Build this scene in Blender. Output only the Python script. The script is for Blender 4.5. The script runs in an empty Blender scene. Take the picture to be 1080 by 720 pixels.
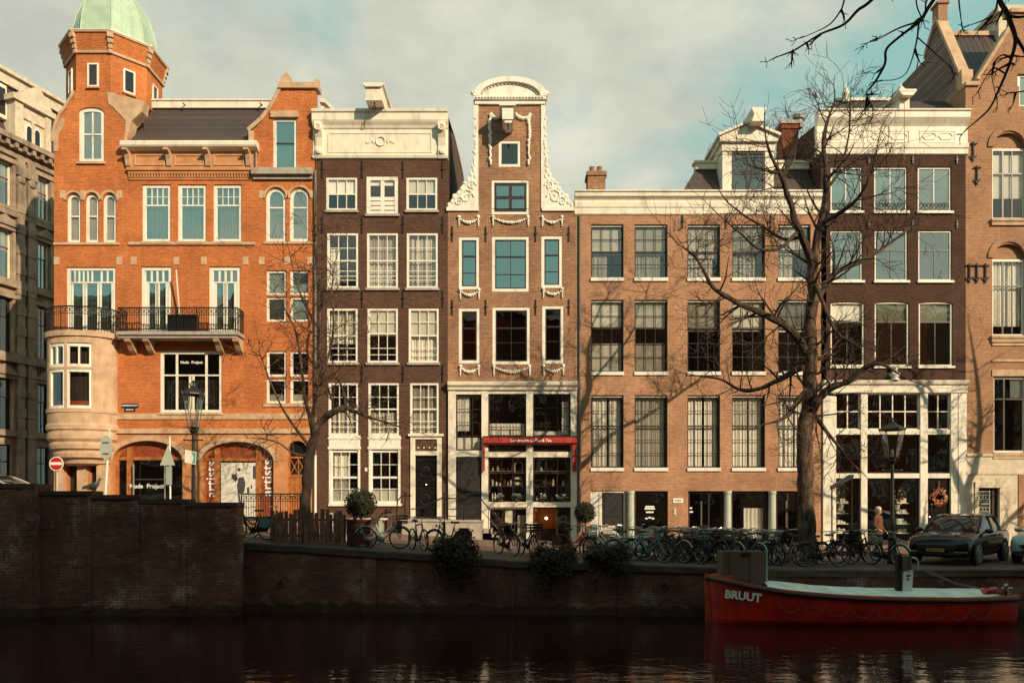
import bpy, bmesh, math, random
from mathutils import Vector, Matrix, noise
R = math.radians
rnd = random.Random(11)
sc = bpy.context.scene
COL = sc.collection
# photograph scale: focal length and horizon of the 1080x720 picture, camera 2 m above the low end of the far quay
F, CX, HY, CZ, D0 = 800.0, 540.0, 530.0, 2.0, 100.0 / 3
def fx(px, Y=D0): return (px - CX) * Y / F
def fz(py, Y=D0): return CZ + (HY - py) * Y / F
SUN_AZ, SUN_EL = 42.0, 26.0

# ---------------------------------------------------------------- scene, camera, light
sc.view_settings.view_transform = 'Standard'
sc.view_settings.look = 'None'
sc.view_settings.exposure = 0.16
sc.view_settings.gamma = 1.0
sc.view_settings.use_curve_mapping = False
try:
    sc.cycles.use_denoising = True
    sc.cycles.denoiser = 'OPENIMAGEDENOISE'
    sc.cycles.denoising_input_passes = 'RGB_ALBEDO_NORMAL'
    sc.cycles.max_bounces = 6
    sc.cycles.transparent_max_bounces = 12
    sc.cycles.sample_clamp_indirect = 4.0
except Exception:
    pass
cd = bpy.data.cameras.new('camera'); cam = bpy.data.objects.new('camera', cd); COL.objects.link(cam)
cam.location = (0, 0, CZ); cam.rotation_euler = (R(90), 0, 0)
cd.sensor_width = 36.0; cd.lens = F / 1080.0 * 36.0
cd.shift_y = 170.0 / 1080.0
cd.clip_start = 0.1; cd.clip_end = 3000.0
sc.camera = cam
sl = bpy.data.lights.new('sun', 'SUN'); sun = bpy.data.objects.new('sun', sl); COL.objects.link(sun)
sl.energy = 5.0; sl.angle = R(0.4); sl.color = (1.0, 0.81, 0.565)
sdir = Vector((math.sin(R(SUN_AZ)) * math.cos(R(SUN_EL)), -math.cos(R(SUN_AZ)) * math.cos(R(SUN_EL)), math.sin(R(SUN_EL))))
sun.location = sdir * 60
sun.rotation_euler = sdir.to_track_quat('Z', 'Y').to_euler()

# ---------------------------------------------------------------- node helpers
def newmat(name):
    m = bpy.data.materials.new(name); m.use_nodes = True
    nt = m.node_tree; return m, nt, nt.nodes.get('Principled BSDF')
def N(nt, typ, **kw):
    n = nt.nodes.new(typ)
    for k, v in kw.items():
        if k in n.inputs: n.inputs[k].default_value = v
        else: setattr(n, k, v)
    return n
def L(nt, a, b): nt.links.new(a, b)
def ramp(nt, fac, p0, p1, c0=(0, 0, 0, 1), c1=(1, 1, 1, 1)):
    r = nt.nodes.new('ShaderNodeValToRGB'); e = r.color_ramp.elements
    e[0].position, e[1].position, e[0].color, e[1].color = p0, p1, c0, c1
    L(nt, fac, r.inputs[0]); return r.outputs[0]
def mixc(nt, fac, a, b, blend='MIX'):
    n = nt.nodes.new('ShaderNodeMix'); n.data_type = 'RGBA'; n.blend_type = blend
    for sock, val in ((n.inputs[0], fac), (n.inputs[6], a), (n.inputs[7], b)):
        if hasattr(val, 'is_linked'): L(nt, val, sock)
        else: sock.default_value = val if not isinstance(val, tuple) or len(val) == 4 else (*val, 1)
    return n.outputs[2]
def c4(c): return (c[0], c[1], c[2], 1)

def plain(name, col, rough=.6, var=.15, scale=3., metal=0., bump=.0, bscale=40., spec=.5, grime=None):
    """Painted / stone / metal surface: base colour, soft noise variation, optional bump and dirt patches."""
    m, nt, b = newmat(name)
    tc = N(nt, 'ShaderNodeTexCoord')
    nz = N(nt, 'ShaderNodeTexNoise', Scale=scale, Detail=6.); L(nt, tc.outputs['Object'], nz.inputs['Vector'])
    lo, hi = tuple(c * (1 - var) for c in col), tuple(min(1, c * (1 + var)) for c in col)
    out = mixc(nt, ramp(nt, nz.outputs[0], .35, .65), c4(lo), c4(hi))
    if grime:
        g = N(nt, 'ShaderNodeTexNoise', Scale=grime[1], Detail=8., Roughness=.7)
        mp = N(nt, 'ShaderNodeMapping'); mp.inputs['Scale'].default_value = (1, 1, .25)
        L(nt, tc.outputs['Object'], mp.inputs[0]); L(nt, mp.outputs[0], g.inputs['Vector'])
        out = mixc(nt, ramp(nt, g.outputs[0], .52, .72, (0, 0, 0, 1), (grime[2],) * 3 + (1,)), out, c4(grime[0]))
    L(nt, out, b.inputs['Base Color'])
    b.inputs['Roughness'].default_value = rough; b.inputs['Metallic'].default_value = metal
    b.inputs['Specular IOR Level'].default_value = spec
    if bump:
        n2 = N(nt, 'ShaderNodeTexNoise', Scale=bscale, Detail=4.); L(nt, tc.outputs['Object'], n2.inputs['Vector'])
        bp = N(nt, 'ShaderNodeBump', Strength=bump, Distance=.02); L(nt, n2.outputs[0], bp.inputs['Height'])
        L(nt, bp.outputs[0], b.inputs['Normal'])
    return m

def brick(name, c1, c2, mortar, bw=.22, rh=.065, ms=.009, blotch=.25, lime=None, rough=.9, bs=.5, soot=None, tide=None):
    """Running-bond brickwork laid along the wall (x+y, z), weathered in large soft patches."""
    m, nt, b = newmat(name)
    tc = N(nt, 'ShaderNodeTexCoord'); sp = N(nt, 'ShaderNodeSeparateXYZ'); L(nt, tc.outputs['Object'], sp.inputs[0])
    ad = N(nt, 'ShaderNodeMath', operation='ADD'); L(nt, sp.outputs[0], ad.inputs[0]); L(nt, sp.outputs[1], ad.inputs[1])
    cb = N(nt, 'ShaderNodeCombineXYZ'); L(nt, ad.outputs[0], cb.inputs[0]); L(nt, sp.outputs[2], cb.inputs[1])
    bt = N(nt, 'ShaderNodeTexBrick'); L(nt, cb.outputs[0], bt.inputs['Vector'])
    for k, v in (('Color1', c4(c1)), ('Color2', c4(c2)), ('Mortar', c4(mortar)), ('Scale', 1.), ('Mortar Size', ms),
                 ('Mortar Smooth', .2), ('Bias', 0.), ('Brick Width', bw), ('Row Height', rh)): bt.inputs[k].default_value = v
    n1 = N(nt, 'ShaderNodeTexNoise', Scale=.55, Detail=7., Roughness=.65); L(nt, tc.outputs['Object'], n1.inputs['Vector'])
    f = ramp(nt, n1.outputs[0], .3, .7, (1 - blotch,) * 3 + (1,), (1 + blotch * .6,) * 3 + (1,))
    out = mixc(nt, 1., bt.outputs[0], f, 'MULTIPLY')
    n3 = N(nt, 'ShaderNodeTexNoise', Scale=9., Detail=3.); L(nt, tc.outputs['Object'], n3.inputs['Vector'])
    out = mixc(nt, 1., out, ramp(nt, n3.outputs[0], .3, .7, (.86, .86, .86, 1), (1.12, 1.1, 1.08, 1)), 'MULTIPLY')
    if soot:
        ns = N(nt, 'ShaderNodeTexNoise', Scale=.9, Detail=8., Roughness=.75)
        mp = N(nt, 'ShaderNodeMapping'); mp.inputs['Scale'].default_value = (1.6, 1.6, .35)
        L(nt, tc.outputs['Object'], mp.inputs[0]); L(nt, mp.outputs[0], ns.inputs['Vector'])
        out = mixc(nt, ramp(nt, ns.outputs[0], .5, .75, (0, 0, 0, 1), (soot[1],) * 3 + (1,)), out, c4(soot[0]))
    if lime:
        nl = N(nt, 'ShaderNodeTexNoise', Scale=.8, Detail=9., Roughness=.72); L(nt, tc.outputs['Object'], nl.inputs['Vector'])
        k = ramp(nt, nl.outputs[0], .54, .7)
        mo = mixc(nt, 1., k, mixc(nt, .72, c4((1, 1, 1)), bt.outputs['Fac']), 'MULTIPLY')
        out = mixc(nt, mo, out, c4(lime))
    if tide:                                            # weed and wet stain in the metre above the waterline
        nw = N(nt, 'ShaderNodeTexNoise', Scale=2.2, Detail=6.); L(nt, tc.outputs['Object'], nw.inputs['Vector'])
        md = N(nt, 'ShaderNodeMath', operation='MULTIPLY_ADD'); md.inputs[1].default_value = -.55; L(nt, nw.outputs[0], md.inputs[0]); L(nt, sp.outputs[2], md.inputs[2])
        out = mixc(nt, ramp(nt, md.outputs[0], -.22, .0, (.7,) * 3 + (1,), (0, 0, 0, 1)), out, c4(tide))
    L(nt, out, b.inputs['Base Color']); b.inputs['Roughness'].default_value = rough
    b.inputs['Specular IOR Level'].default_value = .25
    bp = N(nt, 'ShaderNodeBump', Strength=bs, Distance=.012); bp.invert = True
    L(nt, bt.outputs['Fac'], bp.inputs['Height']); L(nt, bp.outputs[0], b.inputs['Normal'])
    return m

def glass(name, tint=(.55, .55, .5), refl=.2, wav=.05, wscale=1.3, edge=.9, gcol=(.95, .97, .95)):
    """Old float glass: partly clear, partly mirroring, faintly wavy."""
    m, nt, b = newmat(name); nt.nodes.remove(b); out = nt.nodes.get('Material Output')
    tr = N(nt, 'ShaderNodeBsdfTransparent'); tr.inputs[0].default_value = c4(tint)
    gl = N(nt, 'ShaderNodeBsdfGlossy'); gl.inputs['Roughness'].default_value = .02
    gl.inputs['Color'].default_value = c4(gcol)
    tc = N(nt, 'ShaderNodeTexCoord'); nz = N(nt, 'ShaderNodeTexNoise', Scale=wscale, Detail=2.)
    L(nt, tc.outputs['Object'], nz.inputs['Vector'])
    bp = N(nt, 'ShaderNodeBump', Strength=wav, Distance=.12); L(nt, nz.outputs[0], bp.inputs['Height'])
    L(nt, bp.outputs[0], gl.inputs['Normal'])
    lw = N(nt, 'ShaderNodeLayerWeight', Blend=.25)
    mr = N(nt, 'ShaderNodeMapRange'); mr.inputs[3].default_value = refl; mr.inputs[4].default_value = edge
    L(nt, lw.outputs['Fresnel'], mr.inputs[0])
    mx = N(nt, 'ShaderNodeMixShader'); L(nt, mr.outputs[0], mx.inputs[0]); L(nt, tr.outputs[0], mx.inputs[1]); L(nt, gl.outputs[0], mx.inputs[2])
    L(nt, mx.outputs[0], out.inputs['Surface']); return m

def bark(name, c1, c2, moss=None):
    m, nt, b = newmat(name); tc = N(nt, 'ShaderNodeTexCoord')
    mp = N(nt, 'ShaderNodeMapping'); mp.inputs['Scale'].default_value = (1, 1, .3); L(nt, tc.outputs['Object'], mp.inputs[0])
    nz = N(nt, 'ShaderNodeTexNoise', Scale=7., Detail=8., Roughness=.7); L(nt, mp.outputs[0], nz.inputs['Vector'])
    out = mixc(nt, ramp(nt, nz.outputs[0], .42, .60), c4(c1), c4(c2))
    L(nt, out, b.inputs['Base Color']); b.inputs['Roughness'].default_value = .95
    bp = N(nt, 'ShaderNodeBump', Strength=1., Distance=.07); L(nt, nz.outputs[0], bp.inputs['Height']); L(nt, bp.outputs[0], b.inputs['Normal'])
    return m

def leafmat(name, c1, c2):
    m, nt, b = newmat(name); tc = N(nt, 'ShaderNodeTexCoord')
    nz = N(nt, 'ShaderNodeTexNoise', Scale=6., Detail=4.); L(nt, tc.outputs['Object'], nz.inputs['Vector'])
    L(nt, mixc(nt, ramp(nt, nz.outputs[0], .35, .65), c4(c1), c4(c2)), b.inputs['Base Color'])
    b.inputs['Specular IOR Level'].default_value = .25
    b.inputs['Roughness'].default_value = .7; return m

def striped(name, c1, c2, scale, vec, rough=.7, bump=.4):
    """Boards / tiles: a wave pattern along direction vec (object space) with noise."""
    m, nt, b = newmat(name); tc = N(nt, 'ShaderNodeTexCoord')
    dt = N(nt, 'ShaderNodeVectorMath', operation='DOT_PRODUCT'); dt.inputs[1].default_value = vec; L(nt, tc.outputs['Object'], dt.inputs[0])
    ml = N(nt, 'ShaderNodeMath', operation='MULTIPLY'); ml.inputs[1].default_value = scale; L(nt, dt.outputs['Value'], ml.inputs[0])
    fr = N(nt, 'ShaderNodeMath', operation='FRACT'); L(nt, ml.outputs[0], fr.inputs[0])
    gap = ramp(nt, fr.outputs[0], .0, .16, (.25, .25, .25, 1), (1, 1, 1, 1))
    fl = N(nt, 'ShaderNodeMath', operation='FLOOR'); L(nt, ml.outputs[0], fl.inputs[0])
    wn = N(nt, 'ShaderNodeTexWhiteNoise', noise_dimensions='1D'); L(nt, fl.outputs[0], wn.inputs['W'])
    nz = N(nt, 'ShaderNodeTexNoise', Scale=4., Detail=6.); L(nt, tc.outputs['Object'], nz.inputs['Vector'])
    md = N(nt, 'ShaderNodeMath', operation='ADD'); L(nt, wn.outputs[0], md.inputs[0]); L(nt, nz.outputs[0], md.inputs[1])
    h = N(nt, 'ShaderNodeMath', operation='MULTIPLY'); h.inputs[1].default_value = .5; L(nt, md.outputs[0], h.inputs[0])
    col = mixc(nt, h.outputs[0], c4(c1), c4(c2)); col = mixc(nt, 1., col, gap, 'MULTIPLY')
    L(nt, col, b.inputs['Base Color']); b.inputs['Roughness'].default_value = rough
    bp = N(nt, 'ShaderNodeBump', Strength=bump, Distance=.02); L(nt, gap, bp.inputs['Height']); L(nt, bp.outputs[0], b.inputs['Normal'])
    return m

def emit(name, col, s):
    m, nt, b = newmat(name); b.inputs['Base Color'].default_value = c4(col)
    b.inputs['Emission Color'].default_value = c4(col); b.inputs['Emission Strength'].default_value = s; return m

# ---------------------------------------------------------------- materials
M = {}
M['orange_brick'] = brick('orange_brick', (.57, .158, .040), (.41, .095, .020), (.53, .235, .10), ms=.011, blotch=.30, soot=((.23, .062, .018), .6))
M['brown_brick'] = brick('brown_brick', (.115, .054, .034), (.068, .030, .019), (.13, .08, .055), blotch=.3)
M['mid_brick'] = brick('mid_brick', (.35, .165, .088), (.22, .092, .048), (.37, .25, .17), ms=.011, blotch=.4, soot=((.14, .06, .03), .5))
M['tan_brick'] = brick('tan_brick', (.46, .225, .125), (.34, .145, .075), (.44, .29, .19), ms=.011, blotch=.36, soot=((.24, .10, .05), .45))
M['dark_brick'] = brick('dark_brick', (.082, .036, .024), (.055, .023, .015), (.085, .05, .035), blotch=.3)
M['pink_brick'] = brick('pink_brick', (.40, .190, .104), (.30, .130, .068), (.40, .27, .175), ms=.011, blotch=.28, soot=((.2, .09, .045), .4))
M['red_brick'] = brick('red_brick', (.30, .075, .03), (.2, .045, .02), (.2, .1, .06), blotch=.3)
M['quay_brick'] = brick('quay_brick', (.20, .068, .037), (.105, .034, .019), (.15, .078, .05), bw=.23, rh=.075, ms=.014, blotch=.6, tide=(.025, .016, .009), lime=(.36, .28, .23))
M['bridge_brick'] = brick('bridge_brick', (.25, .080, .042), (.13, .040, .022), (.16, .085, .055), bw=.27, rh=.088, ms=.017, blotch=.6, tide=(.025, .016, .009), lime=(.50, .39, .32))
M['cream'] = plain('cream_paint', (.72, .645, .525), .55, .08, 2., grime=((.33, .265, .19), 2.6, .75))
M['white'] = plain('white_paint', (.75, .70, .605), .5, .06, 2., grime=((.36, .295, .22), 3.2, .65))
M['stone'] = plain('sandstone', (.50, .33, .205), .85, .16, 3., bump=.25, grime=((.22, .13, .08), 1.4, .5))
M['pale_stone'] = plain('pale_stone', (.58, .48, .36), .85, .14, 3., bump=.25, grime=((.25, .18, .12), 1.2, .55))
M['orange_stone'] = plain('orange_stone', (.50, .215, .085), .85, .14, 2.2, bump=.25, grime=((.2, .08, .03), 1.6, .55))
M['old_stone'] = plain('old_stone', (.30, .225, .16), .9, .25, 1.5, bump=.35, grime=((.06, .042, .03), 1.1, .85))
M['step_stone'] = plain('step_stone', (.36, .31, .26), .85, .15, 4., bump=.3, grime=((.14, .1, .08), 2., .5))
M['coping'] = plain('coping_stone', (.07, .042, .03), .85, .3, 2., bump=.4, grime=((.03, .02, .016), 1.6, .6))
M['slate'] = striped('slate', (.035, .024, .022), (.085, .058, .05), 5.5, (0, 0, 1.0), .75, .5)
M['tiles'] = striped('roof_tiles', (.03, .018, .017), (.10, .062, .055), 4.2, (1, 0, 0), .45, 1.)
M['zinc'] = plain('zinc', (.20, .175, .155), .5, .15, 3., metal=.3, grime=((.08, .06, .05), 2., .5))
M['copper'] = plain('green_copper', (.36, .47, .35), .6, .12, 1.6, grime=((.20, .28, .2), 1.2, .6))
M['planks'] = striped('weathered_planks', (.09, .058, .046), (.32, .21, .16), 4.6, (0, 0, 1), .85, .8)
M['wood'] = plain('oiled_wood', (.36, .125, .034), .45, .25, 6.)
M['red_wood'] = plain('red_brown_wood', (.24, .05, .018), .5, .25, 6.)
M['old_wood'] = striped('old_boards', (.085, .050, .034), (.20, .125, .085), 1.7, (1, 0, 0), .85, .4)
M['fence_wood'] = plain('fence_wood', (.17, .075, .045), .8, .45, 5., bump=.4)
M['iron'] = plain('black_iron', (.014, .011, .010), .45, .2, 5., metal=.2)
M['green_iron'] = plain('dark_green_iron', (.020, .019, .014), .45, .25, 4., metal=.2)
M['black_paint'] = plain('black_gloss_paint', (.012, .009, .008), .2, .2, 3.)
M['dark_frame'] = plain('dark_brown_frame', (.030, .016, .012), .4, .2, 3.)
M['grey_door'] = plain('dark_grey_door', (.026, .022, .020), .4, .1, 3.)
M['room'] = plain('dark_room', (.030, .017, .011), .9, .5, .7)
M['glass'] = glass('window_glass', (.93, .92, .88), .13, .05)
M['glass_clear'] = glass('clear_glass', (.85, .83, .76), .12, .04)
M['glass_sky'] = glass('reflecting_glass', (.62, .62, .56), .42, .045, gcol=(.82, .97, .91))
M['glass_lamp'] = glass('lamp_glass', (.985, .97, .94), .04, .0, edge=.3)
M['curtain'] = plain('net_curtain', (.80, .76, .68), .9, .08, 8.)
M['blind'] = plain('roller_blind', (.86, .84, .77), .85, .05, 2.)
M['grey_blind'] = plain('grey_blind', (.46, .42, .36), .85, .1, 2.)
M['painted_reflection'] = plain('painted_sky_reflection', (.19, .25, .225), .9, .08, 8.)  # teal of the mirrored sky, painted on sheets behind the panes
M['bark'] = bark('pale_bark', (.022, .012, .008), (.135, .080, .047))
M['twig'] = bark('twig_bark', (.03, .017, .011), (.09, .055, .034))
M['bark_dark'] = bark('dark_bark', (.014, .008, .006), (.05, .029, .02))  # deep enough to hold painted shade on the slender tree's trunk
M['leaf'] = leafmat('leaf_dark', (.007, .009, .004), (.030, .031, .012))
M['leaf_brown'] = leafmat('ivy_dark', (.014, .010, .005), (.06, .040, .018))
M['asphalt'] = plain('brick_street', (.085, .05, .036), .9, .35, 1.6, bump=.3)
M['pave'] = plain('pavement_slabs', (.17, .105, .075), .88, .2, 2.5, bump=.2)
M['rubber'] = plain('rubber', (.010, .009, .009), .7, .2, 6.)
M['steel'] = plain('steel', (.35, .32, .28), .3, .1, 6., metal=.9)
M['rim'] = plain('alloy', (.40, .37, .33), .4, .15, 6., metal=.5)
M['hull_red'] = plain('hull_red', (.52, .020, .011), .34, .3, 1.2, grime=((.12, .014, .008), 2.5, .8))
M['hull_orange'] = plain('bow_orange', (.42, .07, .022), .5, .2, 2.)
M['tarp'] = plain('pale_tarp', (.66, .70, .63), .6, .15, 2.5, bump=.5, bscale=6.)
M['rope'] = plain('rope', (.17, .10, .07), .9, .2, 10.)
M['letter'] = plain('white_letters', (.78, .76, .70), .5, .02, 2.)
M['awning'] = plain('red_awning', (.32, .020, .010), .7, .18, 2.)
M['sign_blue'] = plain('sign_blue', (.015, .022, .045), .35, .1, 2.)
M['sign_red'] = plain('sign_red', (.42, .02, .015), .4, .05, 2.)
M['sign_grey'] = plain('sign_back', (.42, .44, .37), .5, .08, 2., metal=.1)
M['sign_teal'] = plain('sign_teal', (.10, .34, .28), .5, .05, 2.)
M['teal'] = plain('teal_paint', (.09, .21, .19), .4, .1, 3.)
M['paleblue'] = plain('pale_blue_paint', (.30, .35, .32), .35, .1, 3.)
M['plate'] = plain('yellow_plate', (.5, .27, .04), .5, .05, 3.)
M['poster'] = plain('poster_paper', (.62, .58, .50), .6, .04, 2.)
M['poster_dark'] = plain('poster_ink', (.055, .05, .052), .7, .1, 6.)
M['skin'] = plain('skin', (.48, .26, .17), .55, .05, 8.)
M['rust_cloth'] = plain('rust_coat', (.13, .043, .018), .9, .2, 8.)
M['dark_cloth'] = plain('dark_trousers', (.016, .012, .012), .9, .2, 8.)
M['white_hair'] = plain('grey_hair', (.55, .48, .38), .8, .15, 20.)
M['berry'] = plain('wreath_berry', (.45, .06, .025), .5, .3, 12.)
M['gold_leaf'] = plain('wreath_leaf', (.42, .24, .08), .6, .3, 12.)
M['planter_red'] = plain('planter_red', (.075, .010, .008), .6, .2, 4.)
M['glow'] = emit('lit_lamp', (1.0, .55, .2), 14.)
M['seat_white'] = plain('post_paint', (.80, .80, .72), .5, .05, 3.)
M['car_black'] = plain('black_car_paint', (.006, .004, .0035), .07, .1, 1., spec=.45)
M['car_blue'] = plain('pale_blue_car_paint', (.30, .42, .42), .2, .05, 1., spec=.6)
M['car_glass'] = plain('car_glass', (.012, .011, .010), .05, .1, 1., spec=.9)
M['lampglass'] = plain('headlamp', (.30, .29, .26), .12, .3, 8., spec=.9)
M['car_white'] = plain('silver_car_paint', (.34, .30, .25), .3, .05, 1., spec=.6)

# ---------------------------------------------------------------- mesh builder
ORG = {}
class MB:
    def __init__(s): s.v = []; s.f = []; s.m = []
    def face(s, pts, m=0):
        i = len(s.v); s.v += [tuple(p) for p in pts]; s.f.append(tuple(range(i, i + len(pts)))); s.m.append(m)
    def grid(s, rows, m=0, close=False):
        i = len(s.v); n = len(rows[0])
        for r in rows: s.v += [tuple(p) for p in r]
        for a in range(len(rows) - 1):
            for b in range(n if close else n - 1):
                c = (b + 1) % n
                s.f.append((i + a * n + b, i + a * n + c, i + (a + 1) * n + c, i + (a + 1) * n + b)); s.m.append(m)
    def box(s, x0, x1, y0, y1, z0, z1, m=0):
        i = len(s.v)
        s.v += [(x0, y0, z0), (x1, y0, z0), (x1, y1, z0), (x0, y1, z0), (x0, y0, z1), (x1, y0, z1), (x1, y1, z1), (x0, y1, z1)]
        for q in ((0, 3, 2, 1), (4, 5, 6, 7), (0, 1, 5, 4), (1, 2, 6, 5), (2, 3, 7, 6), (3, 0, 4, 7)):
            s.f.append(tuple(i + k for k in q)); s.m.append(m)
    def obox(s, c, size, rot=None, m=0):
        k = len(s.v); s.box(-size[0] / 2, size[0] / 2, -size[1] / 2, size[1] / 2, -size[2] / 2, size[2] / 2, m)
        Mx = (rot.to_matrix() if rot else Matrix.Identity(3)); c = Vector(c)
        for j in range(k, len(s.v)): s.v[j] = tuple(Mx @ Vector(s.v[j]) + c)
    def prism(s, pts, axis, a0, a1, m=0):
        P = {'y': lambda p, a: (p[0], a, p[1]), 'x': lambda p, a: (a, p[0], p[1]), 'z': lambda p, a: (p[0], p[1], a)}[axis]
        i = len(s.v); n = len(pts)
        s.v += [P(p, a0) for p in pts] + [P(p, a1) for p in pts]
        s.f += [tuple(range(i, i + n)), tuple(range(i + 2 * n - 1, i + n - 1, -1))]; s.m += [m, m]
        for k in range(n):
            j = (k + 1) % n; s.f.append((i + k, i + j, i + n + j, i + n + k)); s.m.append(m)
    def tube(s, pts, rad, n=6, m=0, cap=True):
        pts = [Vector(p) for p in pts]; k = len(pts)
        if not isinstance(rad, (list, tuple)): rad = [rad] * k
        rows = []; t = (pts[1] - pts[0]).normalized()
        u = t.orthogonal().normalized()
        for j in range(k):
            a = pts[max(j - 1, 0)]; b = pts[min(j + 1, k - 1)]
            t = (b - a)
            if t.length < 1e-9: t = Vector((0, 0, 1))
            t.normalize(); u = (u - t * u.dot(t))
            u = u.normalized() if u.length > 1e-6 else t.orthogonal().normalized()
            w = t.cross(u)
            rows.append([pts[j] + (u * math.cos(2 * math.pi * q / n) + w * math.sin(2 * math.pi * q / n)) * rad[j] for q in range(n)])
        s.grid(rows, m, True)
        if cap: s.face(rows[0][::-1], m); s.face(rows[-1], m)
    def lathe(s, prof, n=12, c=(0, 0, 0), m=0, a0=0., a1=360., sx=1., sy=1.):
        full = abs(a1 - a0 - 360) < 1e-6
        A = [R(a0 + (a1 - a0) * k / n) for k in range(n if full else n + 1)]
        s.grid([[(c[0] + r * math.cos(a) * sx, c[1] + r * math.sin(a) * sy, c[2] + z) for a in A] for r, z in prof], m, full)
    def ball(s, c, r, n=6, k=4, m=0):
        if not isinstance(r, (tuple, list)): r = (r, r, r)
        rows = []
        for j in range(k + 1):
            p = math.pi * j / k; sr = max(math.sin(p), .02)
            rows.append([(c[0] + r[0] * sr * math.cos(2 * math.pi * q / n), c[1] + r[1] * sr * math.sin(2 * math.pi * q / n), c[2] + r[2] * math.cos(p)) for q in range(n)])
        s.grid(rows, m, True)
    def torus(s, c, Rr, r, n=20, k=6, m=0, axis='y', a0=0, a1=360, taper=None):
        rows = []; full = abs(a1 - a0) == 360
        for j in range(n if full else n + 1):
            a = R(a0 + (a1 - a0) * j / n); row = []
            for q in range(k):
                b = 2 * math.pi * q / k; rr = Rr + r * math.cos(b); h = r * math.sin(b)
                if axis == 'y': row.append((c[0] + rr * math.cos(a), c[1] + h, c[2] + rr * math.sin(a)))
                elif axis == 'z': row.append((c[0] + rr * math.cos(a), c[1] + rr * math.sin(a), c[2] + h))
                else: row.append((c[0] + h, c[1] + rr * math.cos(a), c[2] + rr * math.sin(a)))
            rows.append(row)
        if full: rows.append(rows[0])
        s.grid(rows, m, True)
    def build(s, name, mats, parent=None, origin=None, smooth=False, recalc=True, bevel=0):
        if not isinstance(mats, (list, tuple)): mats = [mats]
        o3 = origin if origin is not None else (ORG[parent] if parent is not None else (0, 0, 0))
        me = bpy.data.meshes.new(name)
        me.from_pydata([(x - o3[0], y - o3[1], z - o3[2]) for x, y, z in s.v], [], s.f)
        for m in mats: me.materials.append(M[m] if isinstance(m, str) else m)
        me.polygons.foreach_set('material_index', s.m)
        if recalc or smooth:
            bm = bmesh.new(); bm.from_mesh(me)
            if smooth or getattr(s, 'weld', False): bmesh.ops.remove_doubles(bm, verts=bm.verts, dist=1e-5)
            bmesh.ops.recalc_face_normals(bm, faces=bm.faces); bm.to_mesh(me); bm.free()
        if smooth: me.polygons.foreach_set('use_smooth', [True] * len(me.polygons))
        me.update()
        o = bpy.data.objects.new(name, me); COL.objects.link(o)
        if parent is not None: o.parent = parent; ORG[o] = o3
        else: o.location = o3; ORG[o] = o3
        return o

def split(mb, name, mats, parent, tol=.02, smooth=False):
    """Build a mesh's separate pieces as parts of their own; pieces that touch stay together."""
    n = len(mb.f); box = []; par = list(range(n))
    def find(i):
        while par[i] != i: par[i] = par[par[i]]; i = par[i]
        return i
    seen = {}
    for i, fc in enumerate(mb.f):
        for v in fc:
            if v in seen: par[find(i)] = find(seen[v])
            else: seen[v] = i
    g = {}
    for i in range(n): g.setdefault(find(i), []).append(i)
    comp = list(g.values()); bb = []
    for cp in comp:
        P = [mb.v[v] for i in cp for v in mb.f[i]]; bb.append([(min(p[k] for p in P), max(p[k] for p in P)) for k in range(3)])
    p2 = list(range(len(comp)))
    def f2(i):
        while p2[i] != i: p2[i] = p2[p2[i]]; i = p2[i]
        return i
    for i in range(len(comp)):
        for j in range(i):
            if all(bb[i][k][0] - tol <= bb[j][k][1] and bb[j][k][0] - tol <= bb[i][k][1] for k in range(3)): p2[f2(i)] = f2(j)
    h = {}
    for i, cp in enumerate(comp): h.setdefault(f2(i), []).extend(cp)
    for cp in h.values():
        m = MB()
        for i in cp: m.face([mb.v[v] for v in mb.f[i]], mb.m[i])
        m.weld = True
        m.build(name, mats, parent, smooth=True if smooth else False, recalc=True)
def thing(name, label, cat, loc=(0, 0, 0), group=None):
    o = bpy.data.objects.new(name, None); COL.objects.link(o); o.location = loc
    o.empty_display_size = .3
    o['label'] = label; o['category'] = cat
    if group: o['group'] = group
    ORG[o] = tuple(loc); return o
def tag(o, label, cat, group=None):
    o['label'] = label; o['category'] = cat
    if group: o['group'] = group
    return o
def struct(o): o['kind'] = 'structure'; return o
def dup(root, loc, rotz, label, group=None):
    kids = {}
    for ch in root.children: kids[ch] = list(ch.children)
    r = root.copy(); COL.objects.link(r); r.location = loc; r.rotation_euler = (0, 0, rotz)
    r['label'] = label
    if group: r['group'] = group
    for ch, gs in kids.items():
        c = ch.copy(); COL.objects.link(c); c.parent = r
        for g in gs:
            d = g.copy(); COL.objects.link(d); d.parent = c
    return r
def text(body, size, loc, mat, parent=None, rot=0., ext=.006, bold=0., name='lettering', origin=None, ry=None):
    """Raised lettering standing on a wall that faces the canal (-Y); rot turns it in the wall plane."""
    cu = bpy.data.curves.new(name, 'FONT'); cu.body = body; cu.size = size; cu.extrude = ext; cu.offset = bold
    cu.align_x = 'CENTER'; cu.align_y = 'CENTER'; cu.resolution_u = 3
    t = bpy.data.objects.new(name, cu); COL.objects.link(t)
    dg = bpy.context.evaluated_depsgraph_get()
    me = bpy.data.meshes.new_from_object(t.evaluated_get(dg)); bpy.data.objects.remove(t)
    mx = Matrix.Translation(loc) @ (ry if ry is not None else Matrix.Identity(4)) @ Matrix.Rotation(R(90), 4, 'X') @ Matrix.Rotation(R(rot), 4, 'Z')
    o3 = origin or (ORG[parent] if parent is not None else (0, 0, 0))
    me.transform(Matrix.Translation([-c for c in o3]) @ mx)
    me.materials.clear(); me.materials.append(M[mat])
    o = bpy.data.objects.new(name, me); COL.objects.link(o)
    if parent is not None: o.parent = parent
    ORG[o] = o3; return o
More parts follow.
